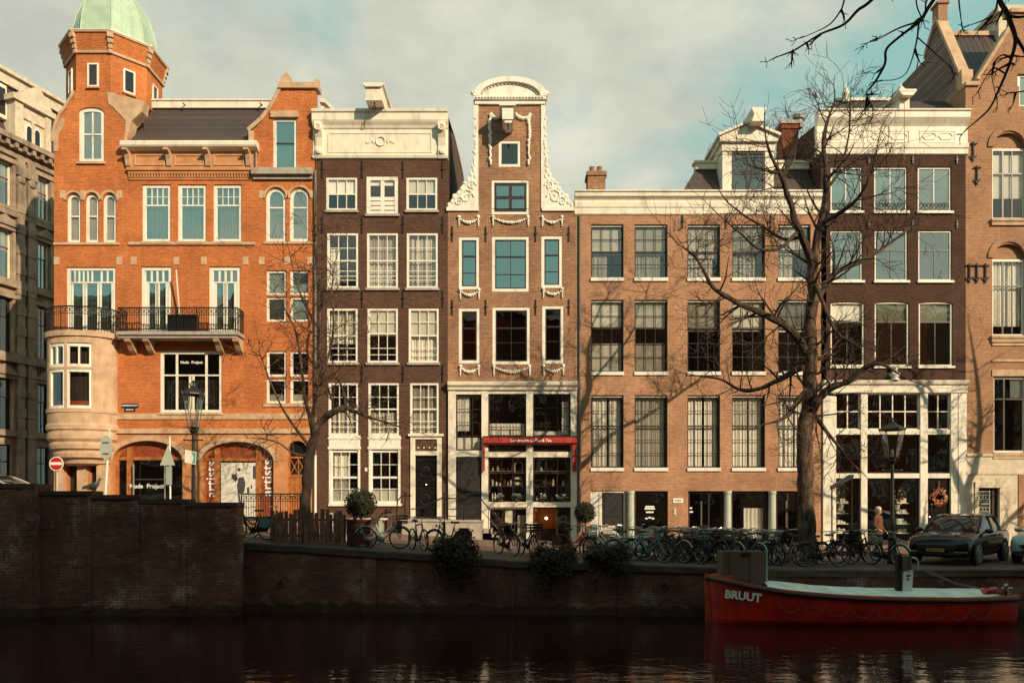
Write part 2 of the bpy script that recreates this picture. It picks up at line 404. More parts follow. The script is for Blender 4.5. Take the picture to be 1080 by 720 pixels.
def interp(tab, x):
    if x <= tab[0][0]: return tab[0][1]
    for (a, b), (c, d) in zip(tab, tab[1:]):
        if x <= c: return b + (d - b) * (x - a) / (c - a)
    return tab[-1][1]
GZ = [(-60, 1.5), (-20, 1.3), (-14, 1.12), (-8.6, .79), (-2.9, .45), (0, .24), (2.9, .15), (5.7, .08), (8.5, 0), (60, 0)]
def gz(x): return interp(GZ, x)
YQ = [(-8.6, 23.7), (5.7, 22.8)]
def yq(x): return interp(YQ, x)
# ---------------------------------------------------------------- world: sky with thin cloud
w = bpy.data.worlds.new('World'); sc.world = w; w.use_nodes = True
nt = w.node_tree; bg = nt.nodes.get('Background')
sky = nt.nodes.new('ShaderNodeTexSky'); sky.sky_type = 'NISHITA'; sky.sun_disc = False
sky.sun_elevation = R(SUN_EL); sky.sun_rotation = R(180 - SUN_AZ); sky.air_density = 1.0; sky.dust_density = 2.0
tc = N(nt, 'ShaderNodeTexCoord'); mp = N(nt, 'ShaderNodeMapping'); mp.inputs['Scale'].default_value = (1.0, 1.0, 1.9)
mp.inputs['Location'].default_value = (.35, .2, .12)
L(nt, tc.outputs['Generated'], mp.inputs[0])
nz = N(nt, 'ShaderNodeTexNoise', Scale=2.1, Detail=7., Roughness=.55, Distortion=.35); L(nt, mp.outputs[0], nz.inputs['Vector'])
nz2 = N(nt, 'ShaderNodeTexNoise', Scale=5., Detail=6., Roughness=.6); L(nt, mp.outputs[0], nz2.inputs['Vector'])
tint = mixc(nt, 1., sky.outputs[0], (1.45, 1.12, .74, 1), 'MULTIPLY')
teal = mixc(nt, .88, tint, (2.9, 5.3, 4.9, 1))
cloud = mixc(nt, ramp(nt, nz2.outputs[0], .35, .7), (4.8, 5.0, 4.2, 1), (7.0, 6.9, 5.7, 1))
sy = N(nt, 'ShaderNodeSeparateXYZ'); L(nt, tc.outputs['Generated'], sy.inputs[0])
cl = N(nt, 'ShaderNodeMath', operation='MULTIPLY_ADD'); cl.inputs[1].default_value = .10; L(nt, sy.outputs[1], cl.inputs[0]); L(nt, nz.outputs[0], cl.inputs[2])   # fewer clouds to the south
c2 = N(nt, 'ShaderNodeMath', operation='MULTIPLY_ADD'); c2.inputs[1].default_value = -.16; L(nt, sy.outputs[2], c2.inputs[0]); L(nt, cl.outputs[0], c2.inputs[2])   # thinner overhead
cover = ramp(nt, c2.outputs[0], .39, .51)
L(nt, mixc(nt, cover, teal, cloud), bg.inputs['Color']); bg.inputs['Strength'].default_value = .1

# ---------------------------------------------------------------- ground, water
def ground_sheet(name, xs, y0f, y1f, dz, mat):
    g = MB()
    for a, b in zip(xs, xs[1:]):
        g.face([(a, y0f(a), gz(a) + dz), (b, y0f(b), gz(b) + dz), (b, y1f(b), gz(b) + dz), (a, y1f(a), gz(a) + dz)])
    return struct(g.build(name, mat))
XS = [-400, -60, -30, -20, -14, -8.6, -2.9, 0, 2.9, 5.7, 8.5, 60, 400]
ground_sheet('street', XS, lambda x: yq(x) + .05, lambda x: 600, 0, 'asphalt')
pv = MB()
for a, b in zip(XS[1:], XS[2:-1]):
    for q0, q1 in (((29.6, .0), (29.6, .12)), ((29.6, .12), (D0 + 1, .12))):
        pv.face([(a, q0[0], gz(a) + q0[1]), (b, q0[0], gz(b) + q0[1]), (b, q1[0], gz(b) + q1[1]), (a, q1[0], gz(a) + q1[1])])
struct(pv.build('pavement', 'pave'))
nq = MB(); nq.box(-120, 120, -60, 6, -3, .0); struct(nq.build('near_quay', 'pave'))
WZ = -1.41
m, nt, b = newmat('canal_water')
b.inputs['Base Color'].default_value = (.020, .0055, .0035, 1); b.inputs['Roughness'].default_value = .035
b.inputs['IOR'].default_value = 1.4; b.inputs['Specular Tint'].default_value = (1., .7, .52, 1)
tc = N(nt, 'ShaderNodeTexCoord'); mp = N(nt, 'ShaderNodeMapping'); mp.inputs['Scale'].default_value = (.7, 1.5, 1); L(nt, tc.outputs['Object'], mp.inputs[0])
n1 = N(nt, 'ShaderNodeTexNoise', Scale=1.3, Detail=3., Roughness=.5); L(nt, mp.outputs[0], n1.inputs['Vector'])
n2 = N(nt, 'ShaderNodeTexNoise', Scale=5.5, Detail=3.); L(nt, mp.outputs[0], n2.inputs['Vector'])
ad = N(nt, 'ShaderNodeMath', operation='MULTIPLY_ADD'); ad.inputs[1].default_value = .3; L(nt, n2.outputs[0], ad.inputs[0]); L(nt, n1.outputs[0], ad.inputs[2])
bp = N(nt, 'ShaderNodeBump', Strength=.21, Distance=.08); L(nt, ad.outputs[0], bp.inputs['Height']); L(nt, bp.outputs[0], b.inputs['Normal'])
M['water'] = m
wt = MB(); wt.face([(-300, 5.5, WZ), (300, 5.5, WZ), (300, 24.5, WZ), (-300, 24.5, WZ)]); struct(wt.build('canal_water', 'water'))

# ---------------------------------------------------------------- quay wall and bridge wall
qr = thing('quay_wall', 'long low dark brick quay wall with stone coping below the parked bicycles', 'wall', (0, 23.2, WZ))
xs = [-8.6, -6, -2.9, 0, 2.9, 5.7, 8.5, 14, 22, 40]
q = MB(); c = MB()
q.grid([[(x, yq(x), -2.4) for x in xs], [(x, yq(x), gz(x) - .2) for x in xs]])
q.build('wall', 'quay_brick', qr)
rc = random.Random(4); x = -8.6
while x < 40:
    l_ = rc.uniform(.8, 1.3); xe = x + l_; j, k = rc.uniform(-.012, .012), rc.uniform(-.012, .012)
    ring = lambda X: [(X, yq(X) - o + k, gz(X) + z + j) for o, z in ((-.4, -.22), (.06, -.22), (.07, -.20), (.07, -.03), (.045, .006), (-.42, .008))]
    c.grid([ring(x + .004), ring(xe - .004)], 0, True); c.face(ring(x + .004)); c.face(ring(xe - .004)[::-1]); x = xe
c.grid([[(x, yq(x) - o, gz(x) + z) for x in xs] for o, z in ((-.35, -.2), (.03, -.2), (.03, -.03), (-.35, -.03))], 0)

c.build('coping', 'coping', qr)
pp = MB(); xp = fx(540, 23.1); pp.tube([(xp, yq(xp) - .03, .0), (xp, yq(xp) - .03, -1.25)], .018, 6); pp.build('drain_pipe', 'steel', qr)
es = MB(); es.grid([[(x, yq(x) - .085, gz(x) - .01 + z) for x in (7.4, 8.5, 14, 22, 40)] for z in (-.03, .03)]); es.grid([[(x, yq(x) - o, gz(x) + .02) for x in (7.4, 8.5, 14, 22, 40)] for o in (.085, -.02)]); es.build('edge_strip', 'steel', qr)
for x in (-7.2, -1.6, 4.6):
    rg_ = MB(); rg_.torus((x, yq(x) - .03, -.55), .09, .016, 14, 5); rg_.box(x - .03, x + .03, yq(x) - .045, yq(x) + .02, -.48, -.42); rg_.build('mooring_ring', 'iron', qr)
kr = MB()
for x in (-4.4, 3.4, 7.0): kr.box(x - .2, x + .2, yq(x) - .05, yq(x) + .1, -2.2, gz(x) - .22)
split(kr, 'pier', 'quay_brick', qr)

BY = 22.9
br = thing('bridge_wall', 'tall dark brick bridge abutment wall with stepped parapet and lime stains left of the quay', 'wall', (-14, BY, WZ))
q = MB(); c = MB(); st = MB(); pl = MB()
px = [-60, 42, 97, 147, 197, 250]; tops = [511, 518.5, 522.5, 527, 530.5]
for i, ty in enumerate(tops):
    x0, x1, zt = fx(px[i], BY), fx(px[i + 1], BY), fz(ty, BY)
    y0 = BY - (.28 if i == 0 else 0)
    q.box(x0, x1 - (.004 if i < 4 else 0), y0, BY + .55, -2.4, zt - .1)
    c.box(x0 - .03, x1 + .02, y0 - .05, BY + .6, zt - .1, zt + .03)
    if i: pl.box(x1 - .13, x1 - .01, BY - .03, BY, -1.2, zt - .1); st.box(x1 - .3, x1 - .02, BY - .05, BY - .031, -1.26, -1.05)
pl.box(fx(42, BY) - .34, fx(42, BY) - .02, BY - .32, BY - .28, -2.4, fz(514, BY))
q.build('wall', 'bridge_brick', br); c.build('coping', 'coping', br); split(pl, 'pilaster_strip', 'bridge_brick', br); split(st, 'stone_block', 'bridge_brick', br)

# ---------------------------------------------------------------- facade tools
def wall(mb, x0, x1, z0, z1, y, holes, depth=.25, m=0):
    """Front sheet of a wall with real openings (x0,x1,z0,z1[,arch rise]) and their reveals."""
    xs = sorted({x0, x1, *[min(max(h[k], x0), x1) for h in holes for k in (0, 1)]})
    zs = sorted({z0, z1, *[min(max(h[k], z0), z1) for h in holes for k in (2, 3)]})
    for za, zb in zip(zs, zs[1:]):
        run = None; zm = (za + zb) / 2
        for xa, xb in zip(xs, xs[1:]):
            xm = (xa + xb) / 2
            solid = not any(h[0] < xm < h[1] and h[2] < zm < h[3] for h in holes)
            if solid: run = [xa, xb] if run is None else [run[0], xb]
            if run and (not solid or xb == xs[-1]):
                mb.face([(run[0], y, za), (run[1], y, za), (run[1], y, zb), (run[0], y, zb)], m); run = None
    for h in holes:
        a, b, c, d = h[:4]; rise = h[4] if len(h) > 4 else 0; cut = d > z1 + 1e-6; d = min(d, z1); c = max(c, z0); s = d - rise; e = y + depth
        mb.face([(a, y, c), (a, e, c), (a, e, s), (a, y, s)], m); mb.face([(b, y, c), (b, y, s), (b, e, s), (b, e, c)], m)
        mb.face([(a, y, c), (b, y, c), (b, e, c), (a, e, c)], m)
        if cut: pass
        elif not rise: mb.face([(a, y, d), (a, e, d), (b, e, d), (b, y, d)], m)
        else:
            p = arc(a, b, s, rise)
            for (xa, za), (xb, zb) in zip(p, p[1:]):
                mb.face([(xa, y, za), (xb, y, zb), (xb, y, d + .0005), (xa, y, d + .0005)], m)
                mb.face([(xa, y, za), (xa, e, za), (xb, e, zb), (xb, y, zb)], m)
def arc(a, b, s, rise, n=14):
    cx, hw = (a + b) / 2, (b - a) / 2
    return [(cx - hw * math.cos(math.pi * k / n), s + rise * math.sin(math.pi * k / n)) for k in range(n + 1)]
def wavy(mb, x0, x1, z0, z1, y, amp=.035, wl=.16, m=0, seed=0):
    n = max(6, int((x1 - x0) / .035)); r = random.Random(seed)
    ph = r.random() * 6; row = []
    for i in range(n + 1):
        x = x0 + (x1 - x0) * i / n
        row.append((x, y + amp * (.8 * math.sin(ph + x * 6.28 / wl + 2.2 * math.sin(x * 4.3 + ph)) + .6 * noise.noise(Vector((x * 5.1, ph, 0))))))
    mb.grid([[(x, yy, z0) for x, yy in row], [(x + .01 * math.sin(x * 9 + ph), yy, z1) for x, yy in row]], m)
def win(root, x0, x1, z0, z1, y, mat='white', fw=.09, cols=3, rows=4, bar=.028, meet=None, rec=.02, arch=0., pane='glass',
        sill=None, curtain=None, inner=None, xb=None, zb=None, barmat=None, name='window', sub=None):
    """A window: frame with glazing bars (one mesh), its pane, sill, curtain or blind as sub-parts."""
    f = MB(); ya, yb = y + rec, y + rec + .09; s = z1 - arch
    f.box(x0 - .01, x0 + fw, ya, yb, z0, s); f.box(x1 - fw, x1 + .01, ya, yb, z0, s)
    f.box(x0 + fw, x1 - fw, ya + .002, yb - .002, z0, z0 + fw)
    if not arch: f.box(x0 - .01, x1 + .01, ya + .001, yb, z1 - fw, z1 + .01)
    else:
        po, pi_ = arc(x0 - .01, x1 + .01, s, arch + .01), arc(x0 + fw, x1 - fw, s, arch - fw)
        for k in range(len(po) - 1):
            f.prism([po[k], po[k + 1], pi_[k + 1], pi_[k]], 'y', ya + .001, yb)
    ix0, ix1, iz0, iz1 = x0 + fw, x1 - fw, z0 + fw, z1 - fw
    bm_ = 1 if barmat or inner else 0
    if inner:                                           # an inner sash of another colour
        w_ = inner[1]
        f.box(ix0, ix0 + w_, ya + .02, yb - .01, iz0, iz1, 1); f.box(ix1 - w_, ix1, ya + .02, yb - .01, iz0, iz1, 1)
        f.box(ix0 + w_, ix1 - w_, ya + .021, yb - .01, iz0, iz0 + w_, 1); f.box(ix0 + w_, ix1 - w_, ya + .021, yb - .01, iz1 - w_, iz1, 1)
        ix0 += w_; ix1 -= w_; iz0 += w_; iz1 -= w_
    def zlim(x):
        if not arch: return iz1
        t = (x - (x0 + x1) / 2) / ((ix1 - ix0) / 2); return s + (arch - fw) * math.sqrt(max(0, 1 - t * t))
    vx = [ix0 + (ix1 - ix0) * k / cols for k in range(1, cols)] if xb is None else [ix0 + (ix1 - ix0) * k for k in xb]
    hz = [iz0 + (iz1 - iz0) * k / rows for k in range(1, rows)] if zb is None else [iz0 + (iz1 - iz0) * k for k in zb]
    for x in vx: f.box(x - bar / 2, x + bar / 2, ya + .022, ya + .062, iz0, zlim(x), bm_)
    for z in hz: f.box(ix0, ix1, ya + .024, ya + .060, z - bar / 2, z + bar / 2, bm_)
    for z in ([] if meet is None else (meet if isinstance(meet, (list, tuple)) else [meet])):
        zz = iz0 + (iz1 - iz0) * z; f.box(ix0, ix1, ya + .012, ya + .068, zz - .032, zz + .032, bm_)
    if sub:                                             # extra bars in part of the window: (x fractions, z from, z to)
        for (sx, za, zb_) in sub:
            for k in sx:
                x = ix0 + (ix1 - ix0) * k; f.box(x - bar / 2, x + bar / 2, ya + .022, ya + .062, iz0 + (iz1 - iz0) * za, iz0 + (iz1 - iz0) * zb_, bm_)
    o = f.build(name, [mat, (inner[0] if inner else (barmat or mat))], root)
    p = MB(); yp = ya + .045
    if arch: p.face([(ix0 - .01, yp, iz0 - .01), (ix1 + .01, yp, iz0 - .01)] + [(a, yp, b) for a, b in arc(x0 + fw - .01, x1 - fw + .01, s, arch - fw + .01)[::-1]])
    else:
        rt_ = random.Random(int(x0 * 977 + z0 * 131)); zm = iz0 + (iz1 - iz0) * (meet[0] if isinstance(meet, (list, tuple)) else meet or .5); e_ = lambda: yp + rt_.uniform(-.007, .007)
        for za, zb_ in ((iz0 - .01, zm), (zm, iz1 + .01)):
            q_ = [e_() for _ in range(3)]; p.face([(ix0 - .01, q_[0], za), (ix1 + .01, q_[1], za), (ix1 + .01, q_[1] + q_[2] - q_[0], zb_), (ix0 - .01, q_[2], zb_)])
    p.build('pane', pane, o)
    if sill:
        k = MB(); k.box(x0 - .06, x1 + .06, y - .09, y + .05, z0 - .1, z0 - .001); k.build('sill', sill, o)
    for cu in (curtain or []):  # teal sheets among these stand in for sky mirrored in the pane
        k = MB(); kind, a, b2 = cu[0], cu[1], cu[2]; ca, cb_ = (cu[4], cu[5]) if len(cu) > 5 else (0, 1)
        X0, X1, Za, Zb = ix0 + (ix1 - ix0) * ca, ix0 + (ix1 - ix0) * cb_, iz0 + (iz1 - iz0) * a, iz0 + (iz1 - iz0) * b2
        if kind == 'drape': wavy(k, X0, X1, Za, Zb, ya + .2, seed=int(abs(x0) * 99 + z0 * 7)); k.build('curtain', cu[3] if len(cu) > 3 else 'curtain', o, smooth=True)
        else: k.box(X0, X1, ya + .11, ya + .122, Za, Zb); k.build('blind', cu[3] if len(cu) > 3 else 'blind', o)
    return o
def winp(root, p, y=D0, **kw):                         # window given in photograph pixels of the facade plane (left, top, right, bottom)
    a = kw.get('arch', 0)
    return win(root, fx(p[0]), fx(p[2]), fz(p[3]), fz(p[1]), y, **kw)
def hole(p, rise=0.): return (fx(p[0]), fx(p[2]), fz(p[3]), fz(p[1])) + ((rise,) if rise else ())
def bxp(mb, p, y0, y1, m=0): mb.box(fx(p[0]), fx(p[2]), y0, y1, fz(p[3]), fz(p[1]), m)
def profile(mb, prof, x0, x1, y=D0, m=0):              # a moulding: (out, py) points swept along X
    pts = [(y - o, fz(py)) for o, py in prof]
    mb.prism([(y + .2, pts[0][1])] + pts + [(y + .2, pts[-1][1])], 'x', x0, x1, m)
def anchors(root, xs, tops, ln=17, y=D0):
    for t in tops:
        for x in xs:
            a = MB(); a.box(fx(x) - .025, fx(x) + .025, y - .05, y - .002, fz(t + ln), fz(t)); a.box(fx(x) - .06, fx(x) + .06, y - .062, y - .005, fz(t + ln * .45 + 1), fz(t + ln * .45)); a.build('wall_anchor', 'iron', root)
def shell(root, x0, x1, ztop, floors, depth=10., mat='brown_brick', z0=0., yb=D0, side=None):
    """Party walls, back wall, flat lid (part 'party_wall') and the dark rooms inside."""
    s = MB(); sd = side or [(0, ztop), (depth, ztop)]
    for xa, xb_ in ((x0 + .01, x0 + .28), (x1 - .28, x1 - .01)):
        s.prism([(yb + .012, z0)] + [(yb + .012 + d, z) for d, z in sd] + [(yb + depth, z0)], 'x', xa, xb_)
    s.box(x0 + .28, x1 - .28, yb + depth - .3, yb + depth, z0, sd[-1][1] - .05)
    s.build('party_wall', mat, root)
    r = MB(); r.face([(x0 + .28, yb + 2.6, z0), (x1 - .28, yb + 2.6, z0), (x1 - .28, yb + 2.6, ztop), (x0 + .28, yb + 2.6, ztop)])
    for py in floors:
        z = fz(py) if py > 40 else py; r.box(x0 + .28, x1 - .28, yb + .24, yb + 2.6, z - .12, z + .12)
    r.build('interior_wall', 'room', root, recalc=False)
def swag(root, x0, x1, z, drop, y=D0, ends=.35, seed=0, r=.055):
    """A carved festoon: a sagging rope of fruit and leaves with hanging ends."""
    g = MB(); rr = random.Random(seed); n = max(7, int((x1 - x0) / .09))
    def blob(x, zz, s): g.ball((x + rr.uniform(-.01, .01), y - .03 - s * .3, zz), (s * rr.uniform(.8, 1.2), s * .9, s * rr.uniform(.8, 1.2)), 6, 4)
    for i in range(n + 1):
        t = i / n; zz = z - drop * 4 * t * (1 - t); blob(x0 + (x1 - x0) * t, zz, r * (.75 + .75 * (1 - abs(2 * t - 1))))
    for x in (x0, x1):
        blob(x, z + .03, r * 1.5)
        for k in range(int(ends / .075)): blob(x, z - .06 - k * .075, r * (.9 - .05 * k))
    g.build('garland', 'white', root, smooth=True)
def drape_of(k): return [('drape', 0, 1)]
# ---------------------------------------------------------------- house 1: orange brick corner house with turret
H = thing('corner_house', 'tall orange brick corner house with green domed turret and round stone bow window', 'house', (fx(190), D0, 1.0))
hA = (83, 113, 110, 171); tri = [(70.5, 204, 85, 255.5), (90, 204, 104, 255.5), (108.5, 204, 122.5, 255.5)]
w2 = [(150, 194.5, 180, 255), (187.5, 194.5, 217.5, 255), (225, 194.5, 255, 255)]
fd = [(149, 281, 181, 351), (220.5, 281, 253.5, 351)]; fdl = (70, 281.5, 122, 351)
big1 = (169, 370, 234, 435); twin = [(280.5, 198.5, 301.5, 254.5), (305.5, 198.5, 326.5, 254.5)]
sq = [(281, 285, 302, 311), (306, 285, 327, 311), (281, 313, 302, 339), (306, 313, 327, 339)]
sq1 = [(281, 370, 302, 397), (306, 370, 327, 397), (281, 399, 302, 425), (306, 399, 327, 425)]
arc1, arc2 = (118.5, 464.5, 192.5, 545), (212.5, 465.5, 288.5, 548); dr = (303, 464.5, 324, 545)
W = MB()
top = fz(150)
wall(W, fx(57), fx(332), fz(456), top, D0, [hole(hA)] + [hole(t, .3) for t in tri] + [hole(x) for x in w2 + fd + [fdl, big1] + sq + sq1] + [hole(t, .44) for t in twin] + [hole((288, 125, 313, 179))], .22)
W.prism([(fx(a), fz(b)) for a, b in [(57, 150), (57.6, 143), (60, 133), (64, 122), (70, 116), (71, 109), (78, 105), (79, 98), (83, 98), (83, 150)]], 'y', D0, D0 + .35)
W.prism([(fx(a), fz(b)) for a, b in [(110, 150), (110, 98), (116, 98), (131, 99), (137, 110), (138, 120), (135, 128), (135, 150)]], 'y', D0, D0 + .35)
W.prism([(fx(83), fz(98)), (fx(110), fz(98))] + [(a, b) for a, b in arc(fx(83), fx(110), fz(119), .25)[::-1]], 'y', D0, D0 + .35)
# right gable above the ledge
W.prism([(fx(a), fz(b)) for a, b in [(263, 150), (265, 139), (277, 127), (284, 118), (288, 111), (288, 150)]], 'y', D0, D0 + .35)
W.prism([(fx(a), fz(b)) for a, b in [(288, 125), (288, 111), (291, 106), (298, 94), (333, 94), (333, 150), (313, 150), (313, 125)]], 'y', D0, D0 + .35)
W.build('wall', 'orange_brick', H)
S = MB()
wall(S, fx(57), fx(332), .2, fz(456), D0 - .002, [hole(arc1, .85), hole(arc2, .85), hole(dr, .42), hole((70, 489, 82, 540)), hole((93, 489, 102.5, 540))], .42)
S.build('ground_floor_wall', 'orange_stone', H)
shell(H, fx(57), fx(332), fz(152), [443, 359, 268, 186], 12, 'orange_brick', .2)
# stone bands, quoins, copings
T = MB()
for p, o in (((136, 255.5, 269, 258.5), .07), ((57, 256, 126, 258.5), .06), ((57, 436, 332, 442), .05), ((57, 452, 332, 457), .09), ((278, 425.5, 330, 429), .06), ((278, 255, 330, 257.5), .05)):
    bxp(T, p, D0 - o, D0 + .05)
for x, y in ((60, 273), (126, 273), (141, 273), (186, 273), (215, 273), (259, 273), (276, 273), (303, 273), (327, 273), (276, 203), (330, 203), (66, 203), (87.5, 203), (126, 203), (303.5, 203)):
    T.box(fx(x - 3), fx(x + 3), D0 - .02, D0 + .05, fz(y + 6), fz(y - 2))
for t in tri + twin:                                    # hood moulds over the arched lights
    a, b, s, r_ = fx(t[0]) - .06, fx(t[2]) + .06, fz(t[1]) - (.3 if t in tri else .44), (.38 if t in tri else .52)
    po, pi_ = arc(a - .05, b + .05, s, r_ + .05), arc(a + .03, b - .03, s, r_ - .04)
    for k in range(len(po) - 1): T.prism([po[k], po[k + 1], pi_[k + 1], pi_[k]], 'y', D0 - .05, D0 + .02)
for t in (arc1, arc2):
    a, b, s = fx(t[0]), fx(t[2]), fz(t[1]) - .85
    po, pi_ = arc(a - .22, b + .22, s, 1.06), arc(a + .002, b - .002, s, .852)
    for k in range(len(po) - 1): T.prism([po[k], po[k + 1], pi_[k + 1], pi_[k]], 'y', D0 - .035, D0 + .02)
split(T, 'stone_band', 'stone', H)
C = MB()                                                # stepped stone copings of both gables
def coping(pts, wd=3, y0=D0 - .06, y1=D0 + .45):
    for (a, b), (c_, d) in zip(pts, pts[1:]):
        n_ = Vector((fx(c_) - fx(a), fz(d) - fz(b))); n_ = Vector((-n_.y, n_.x)).normalized() * wd / 24
        C.prism([(fx(a), fz(b)), (fx(c_), fz(d)), (fx(c_) + n_.x, fz(d) + n_.y), (fx(a) + n_.x, fz(b) + n_.y)], 'y', y0, y1)
coping([(57, 150), (57.6, 143), (60, 133), (64, 122), (70, 114), (76, 104), (80, 97)], 3)
coping([(263, 139), (277, 127), (284, 118), (291, 106), (297, 94)], 4)
bxp(C, (294, 88, 336, 94), D0 - .12, D0 + .5); bxp(C, (296, 82, 301, 88), D0 - .05, D0 + .3); bxp(C, (331, 84, 336, 88), D0 - .05, D0 + .3)
C.prism([(fx(297), fz(88)), (fx(308), fz(88)), (fx(306), fz(80)), (fx(302), fz(76)), (fx(298), fz(80))], 'y', D0 - .02, D0 + .3)
bxp(C, (286, 118, 315, 124.5), D0 - .1, D0 + .1); bxp(C, (263, 139, 268, 150), D0 - .1, D0 + .4)
C.prism([(fx(113), fz(97)), (fx(152), fz(107)), (fx(150), fz(118)), (fx(139), fz(128)), (fx(133), fz(151)), (fx(131), fz(151)), (fx(133), fz(128)), (fx(126), fz(120)), (fx(119), fz(113)), (fx(115), fz(110))], 'y', D0 - .03, D0 + .5)
C.prism([(fx(57), fz(160)), (fx(57), fz(143)), (fx(61), fz(133)), (fx(66), fz(124)), (fx(69), fz(126)), (fx(67), fz(134)), (fx(62), fz(142)), (fx(61), fz(160))], 'y', D0 - .03, D0 + .02)
split(C, 'gable_coping', 'stone', H)
# turret
TY = D0 + 2.65; TX = fx(121.5, TY); TR = 2.03
tz = lambda py: fz(py, D0 + .8)
def octo(r, k=8, th=22.5): return [(TX + r * math.sin(R(th + 45 * i)), TY - r * math.cos(R(th + 45 * i))) for i in range(k)]
def orows(mb, prof, m=0): mb.grid([[(x, y, z) for x, y in octo(r)] for r, z in prof], m, True)
t_ = MB(); orows(t_, [(TR, tz(160)), (TR, tz(57)), (TR + .03, tz(56)), (TR + .05, tz(53)), (TR + .2, tz(40)), (TR + .24, tz(37))]); t_.build('turret', 'orange_brick', H)
t_ = MB(); orows(t_, [(TR + .05, tz(57.5)), (TR + .085, tz(57)), (TR + .1, tz(54.5)), (TR + .06, tz(54))])
orows(t_, [(TR + .2, tz(38)), (TR + .29, tz(37.6)), (TR + .31, tz(36)), (TR + .2, tz(35.4))])
for x, y in octo(1.):
    dx, dy = x - TX, y - TY; q_ = Vector((dx, dy, 0)).to_track_quat('Y', 'Z')
    for r_, z, sz in ((TR + .16, 40, (.26, .22, .22)), (TR + .1, 45, (.22, .2, .24)), (TR + .05, 50, (.18, .18, .24)), (TR + .02, 55, (.16, .16, .2))): t_.obox((TX + dx * r_, TY + dy * r_, tz(z)), sz, q_)
t_.build('turret_cornice', 'stone', H)
t_ = MB(); orows(t_, [(TR + .32, tz(36)), (TR + .33, tz(35)), (TR + .1, tz(33.6)), (.3, tz(33))]); t_.build('dome_gutter', 'cream', H)
k = 1.80; DP = [(k, 34), (k * .995, 24), (k * .965, 12), (k * .90, 0), (k * .8, -12), (k * .66, -23), (k * .46, -33), (k * .2, -41), (.02, -46)]
t_ = MB(); orows(t_, [(r_, tz(p)) for r_, p in DP]); t_.build('dome', 'copper', H)
t_ = MB()
for i in range(8): t_.tube([(TX + (r_ + .01) * math.sin(R(22.5 + 45 * i)), TY - (r_ + .01) * math.cos(R(22.5 + 45 * i)), tz(p)) for r_, p in DP], .035, 5)
for i in range(8):
    for u_ in (.33, .66):
        t_.tube([((1 - u_) * (TX + r_ * math.sin(R(22.5 + 45 * i))) + u_ * (TX + r_ * math.sin(R(67.5 + 45 * i))), (1 - u_) * (TY - r_ * math.cos(R(22.5 + 45 * i))) + u_ * (TY - r_ * math.cos(R(67.5 + 45 * i))), tz(p)) for r_, p in DP], .012, 4)
t_.build('dome_ribs', 'copper', H)
for i in (6, 7, 0, 1):
    a0_, a1_ = octo(TR)[i], octo(TR)[(i + 1) % 8]; mx_, my_ = (a0_[0] + a1_[0]) / 2, (a0_[1] + a1_[1]) / 2
    nx, ny = mx_ - TX, my_ - TY; ln = math.hypot(nx, ny); nx /= ln; ny /= ln; tx, ty = -ny, nx
    f = MB(); g = MB(); zc, hh, hw_ = tz(80), .5, .22
    q_ = Vector((nx, ny, 0)).to_track_quat('Y', 'Z')
    for s_ in (-1, 1): f.obox((mx_ + tx * hw_ * s_ + nx * .02, my_ + ty * hw_ * s_ + ny * .02, zc), (.07, .07, 2 * hh), q_)
    for s_ in (-1, 1): f.obox((mx_ + nx * .018, my_ + ny * .018, zc + s_ * hh), (2 * hw_ + .07, .07, .07), q_)
    o = f.build('turret_window', 'white', H)
    g.obox((mx_ + nx * .005, my_ + ny * .005, zc), (2 * hw_ - .07, .02, 2 * hh - .07), q_); g.build('pane', 'car_glass', o)
    g = MB(); g.obox((mx_ + nx * .05, my_ + ny * .05, zc - hh - .08), (2 * hw_ + .16, .1, .07), q_); g.build('sill', 'orange_stone', o)
# roof between the gables
Rf = MB(); zb_, zt_ = fz(151), 2 + (530 - 115) * (D0 + 1.9) / 800
Rf.grid([[(fx(131), D0 + .05, zb_), (fx(266), D0 + .05, zb_)], [(fx(140), D0 + 1.9, zt_), (fx(285), D0 + 1.9, zt_)]])
Rf.face([(fx(60), D0 + 1.9, zt_ - .1), (fx(331), D0 + 1.9, zt_ - .1), (fx(331), D0 + 11, zt_ - 1), (fx(60), D0 + 11, zt_ - 1)])
Rf.face([(fx(266), D0 + .05, zb_), (fx(331), D0 + .05, zb_), (fx(331), D0 + 1.9, zt_), (fx(285), D0 + 1.9, zt_)])
Rf.build('roof', 'slate', H)
Rf = MB(); Rf.box(fx(140), fx(287), D0 + 1.75, D0 + 2.1, zt_ - .02, zt_ + .3); Rf.box(fx(140), fx(287), D0 + 1.7, D0 + 2.15, zt_ + .3, zt_ + .37)
Rf.build('ridge_board', 'cream', H)
for x in (177, 262):
    a = MB(); a.tube([(fx(x), D0 + 1.8, zt_ + .1), (fx(x), D0 + 1.55, zt_ + .08), (fx(x) + .12, D0 + 1.5, zt_ - .05)], .03, 5); a.build('roof_hook', 'iron', H)
g = MB(); profile(g, [(.02, 161), (.2, 160), (.36, 158.5), (.4, 157), (.4, 153.5), (.34, 152)], fx(131), fx(273.5)); g.build('gutter', 'cream', H)
g = MB(); bxp(g, (136, 160.5, 268, 178), D0 - .06, D0 + .05)
bxp(g, (135, 178, 269, 181), D0 - .16, D0 + .05); bxp(g, (136, 181, 268, 184), D0 - .1, D0 + .05)
for i in range(44): bxp(g, (136.5 + i * 3, 184.2, 138 + i * 3, 188), D0 - .09, D0 + .02)
bxp(g, (136, 188, 268, 190), D0 - .05, D0 + .05); g.build('frieze', 'orange_stone', H)
g = MB()
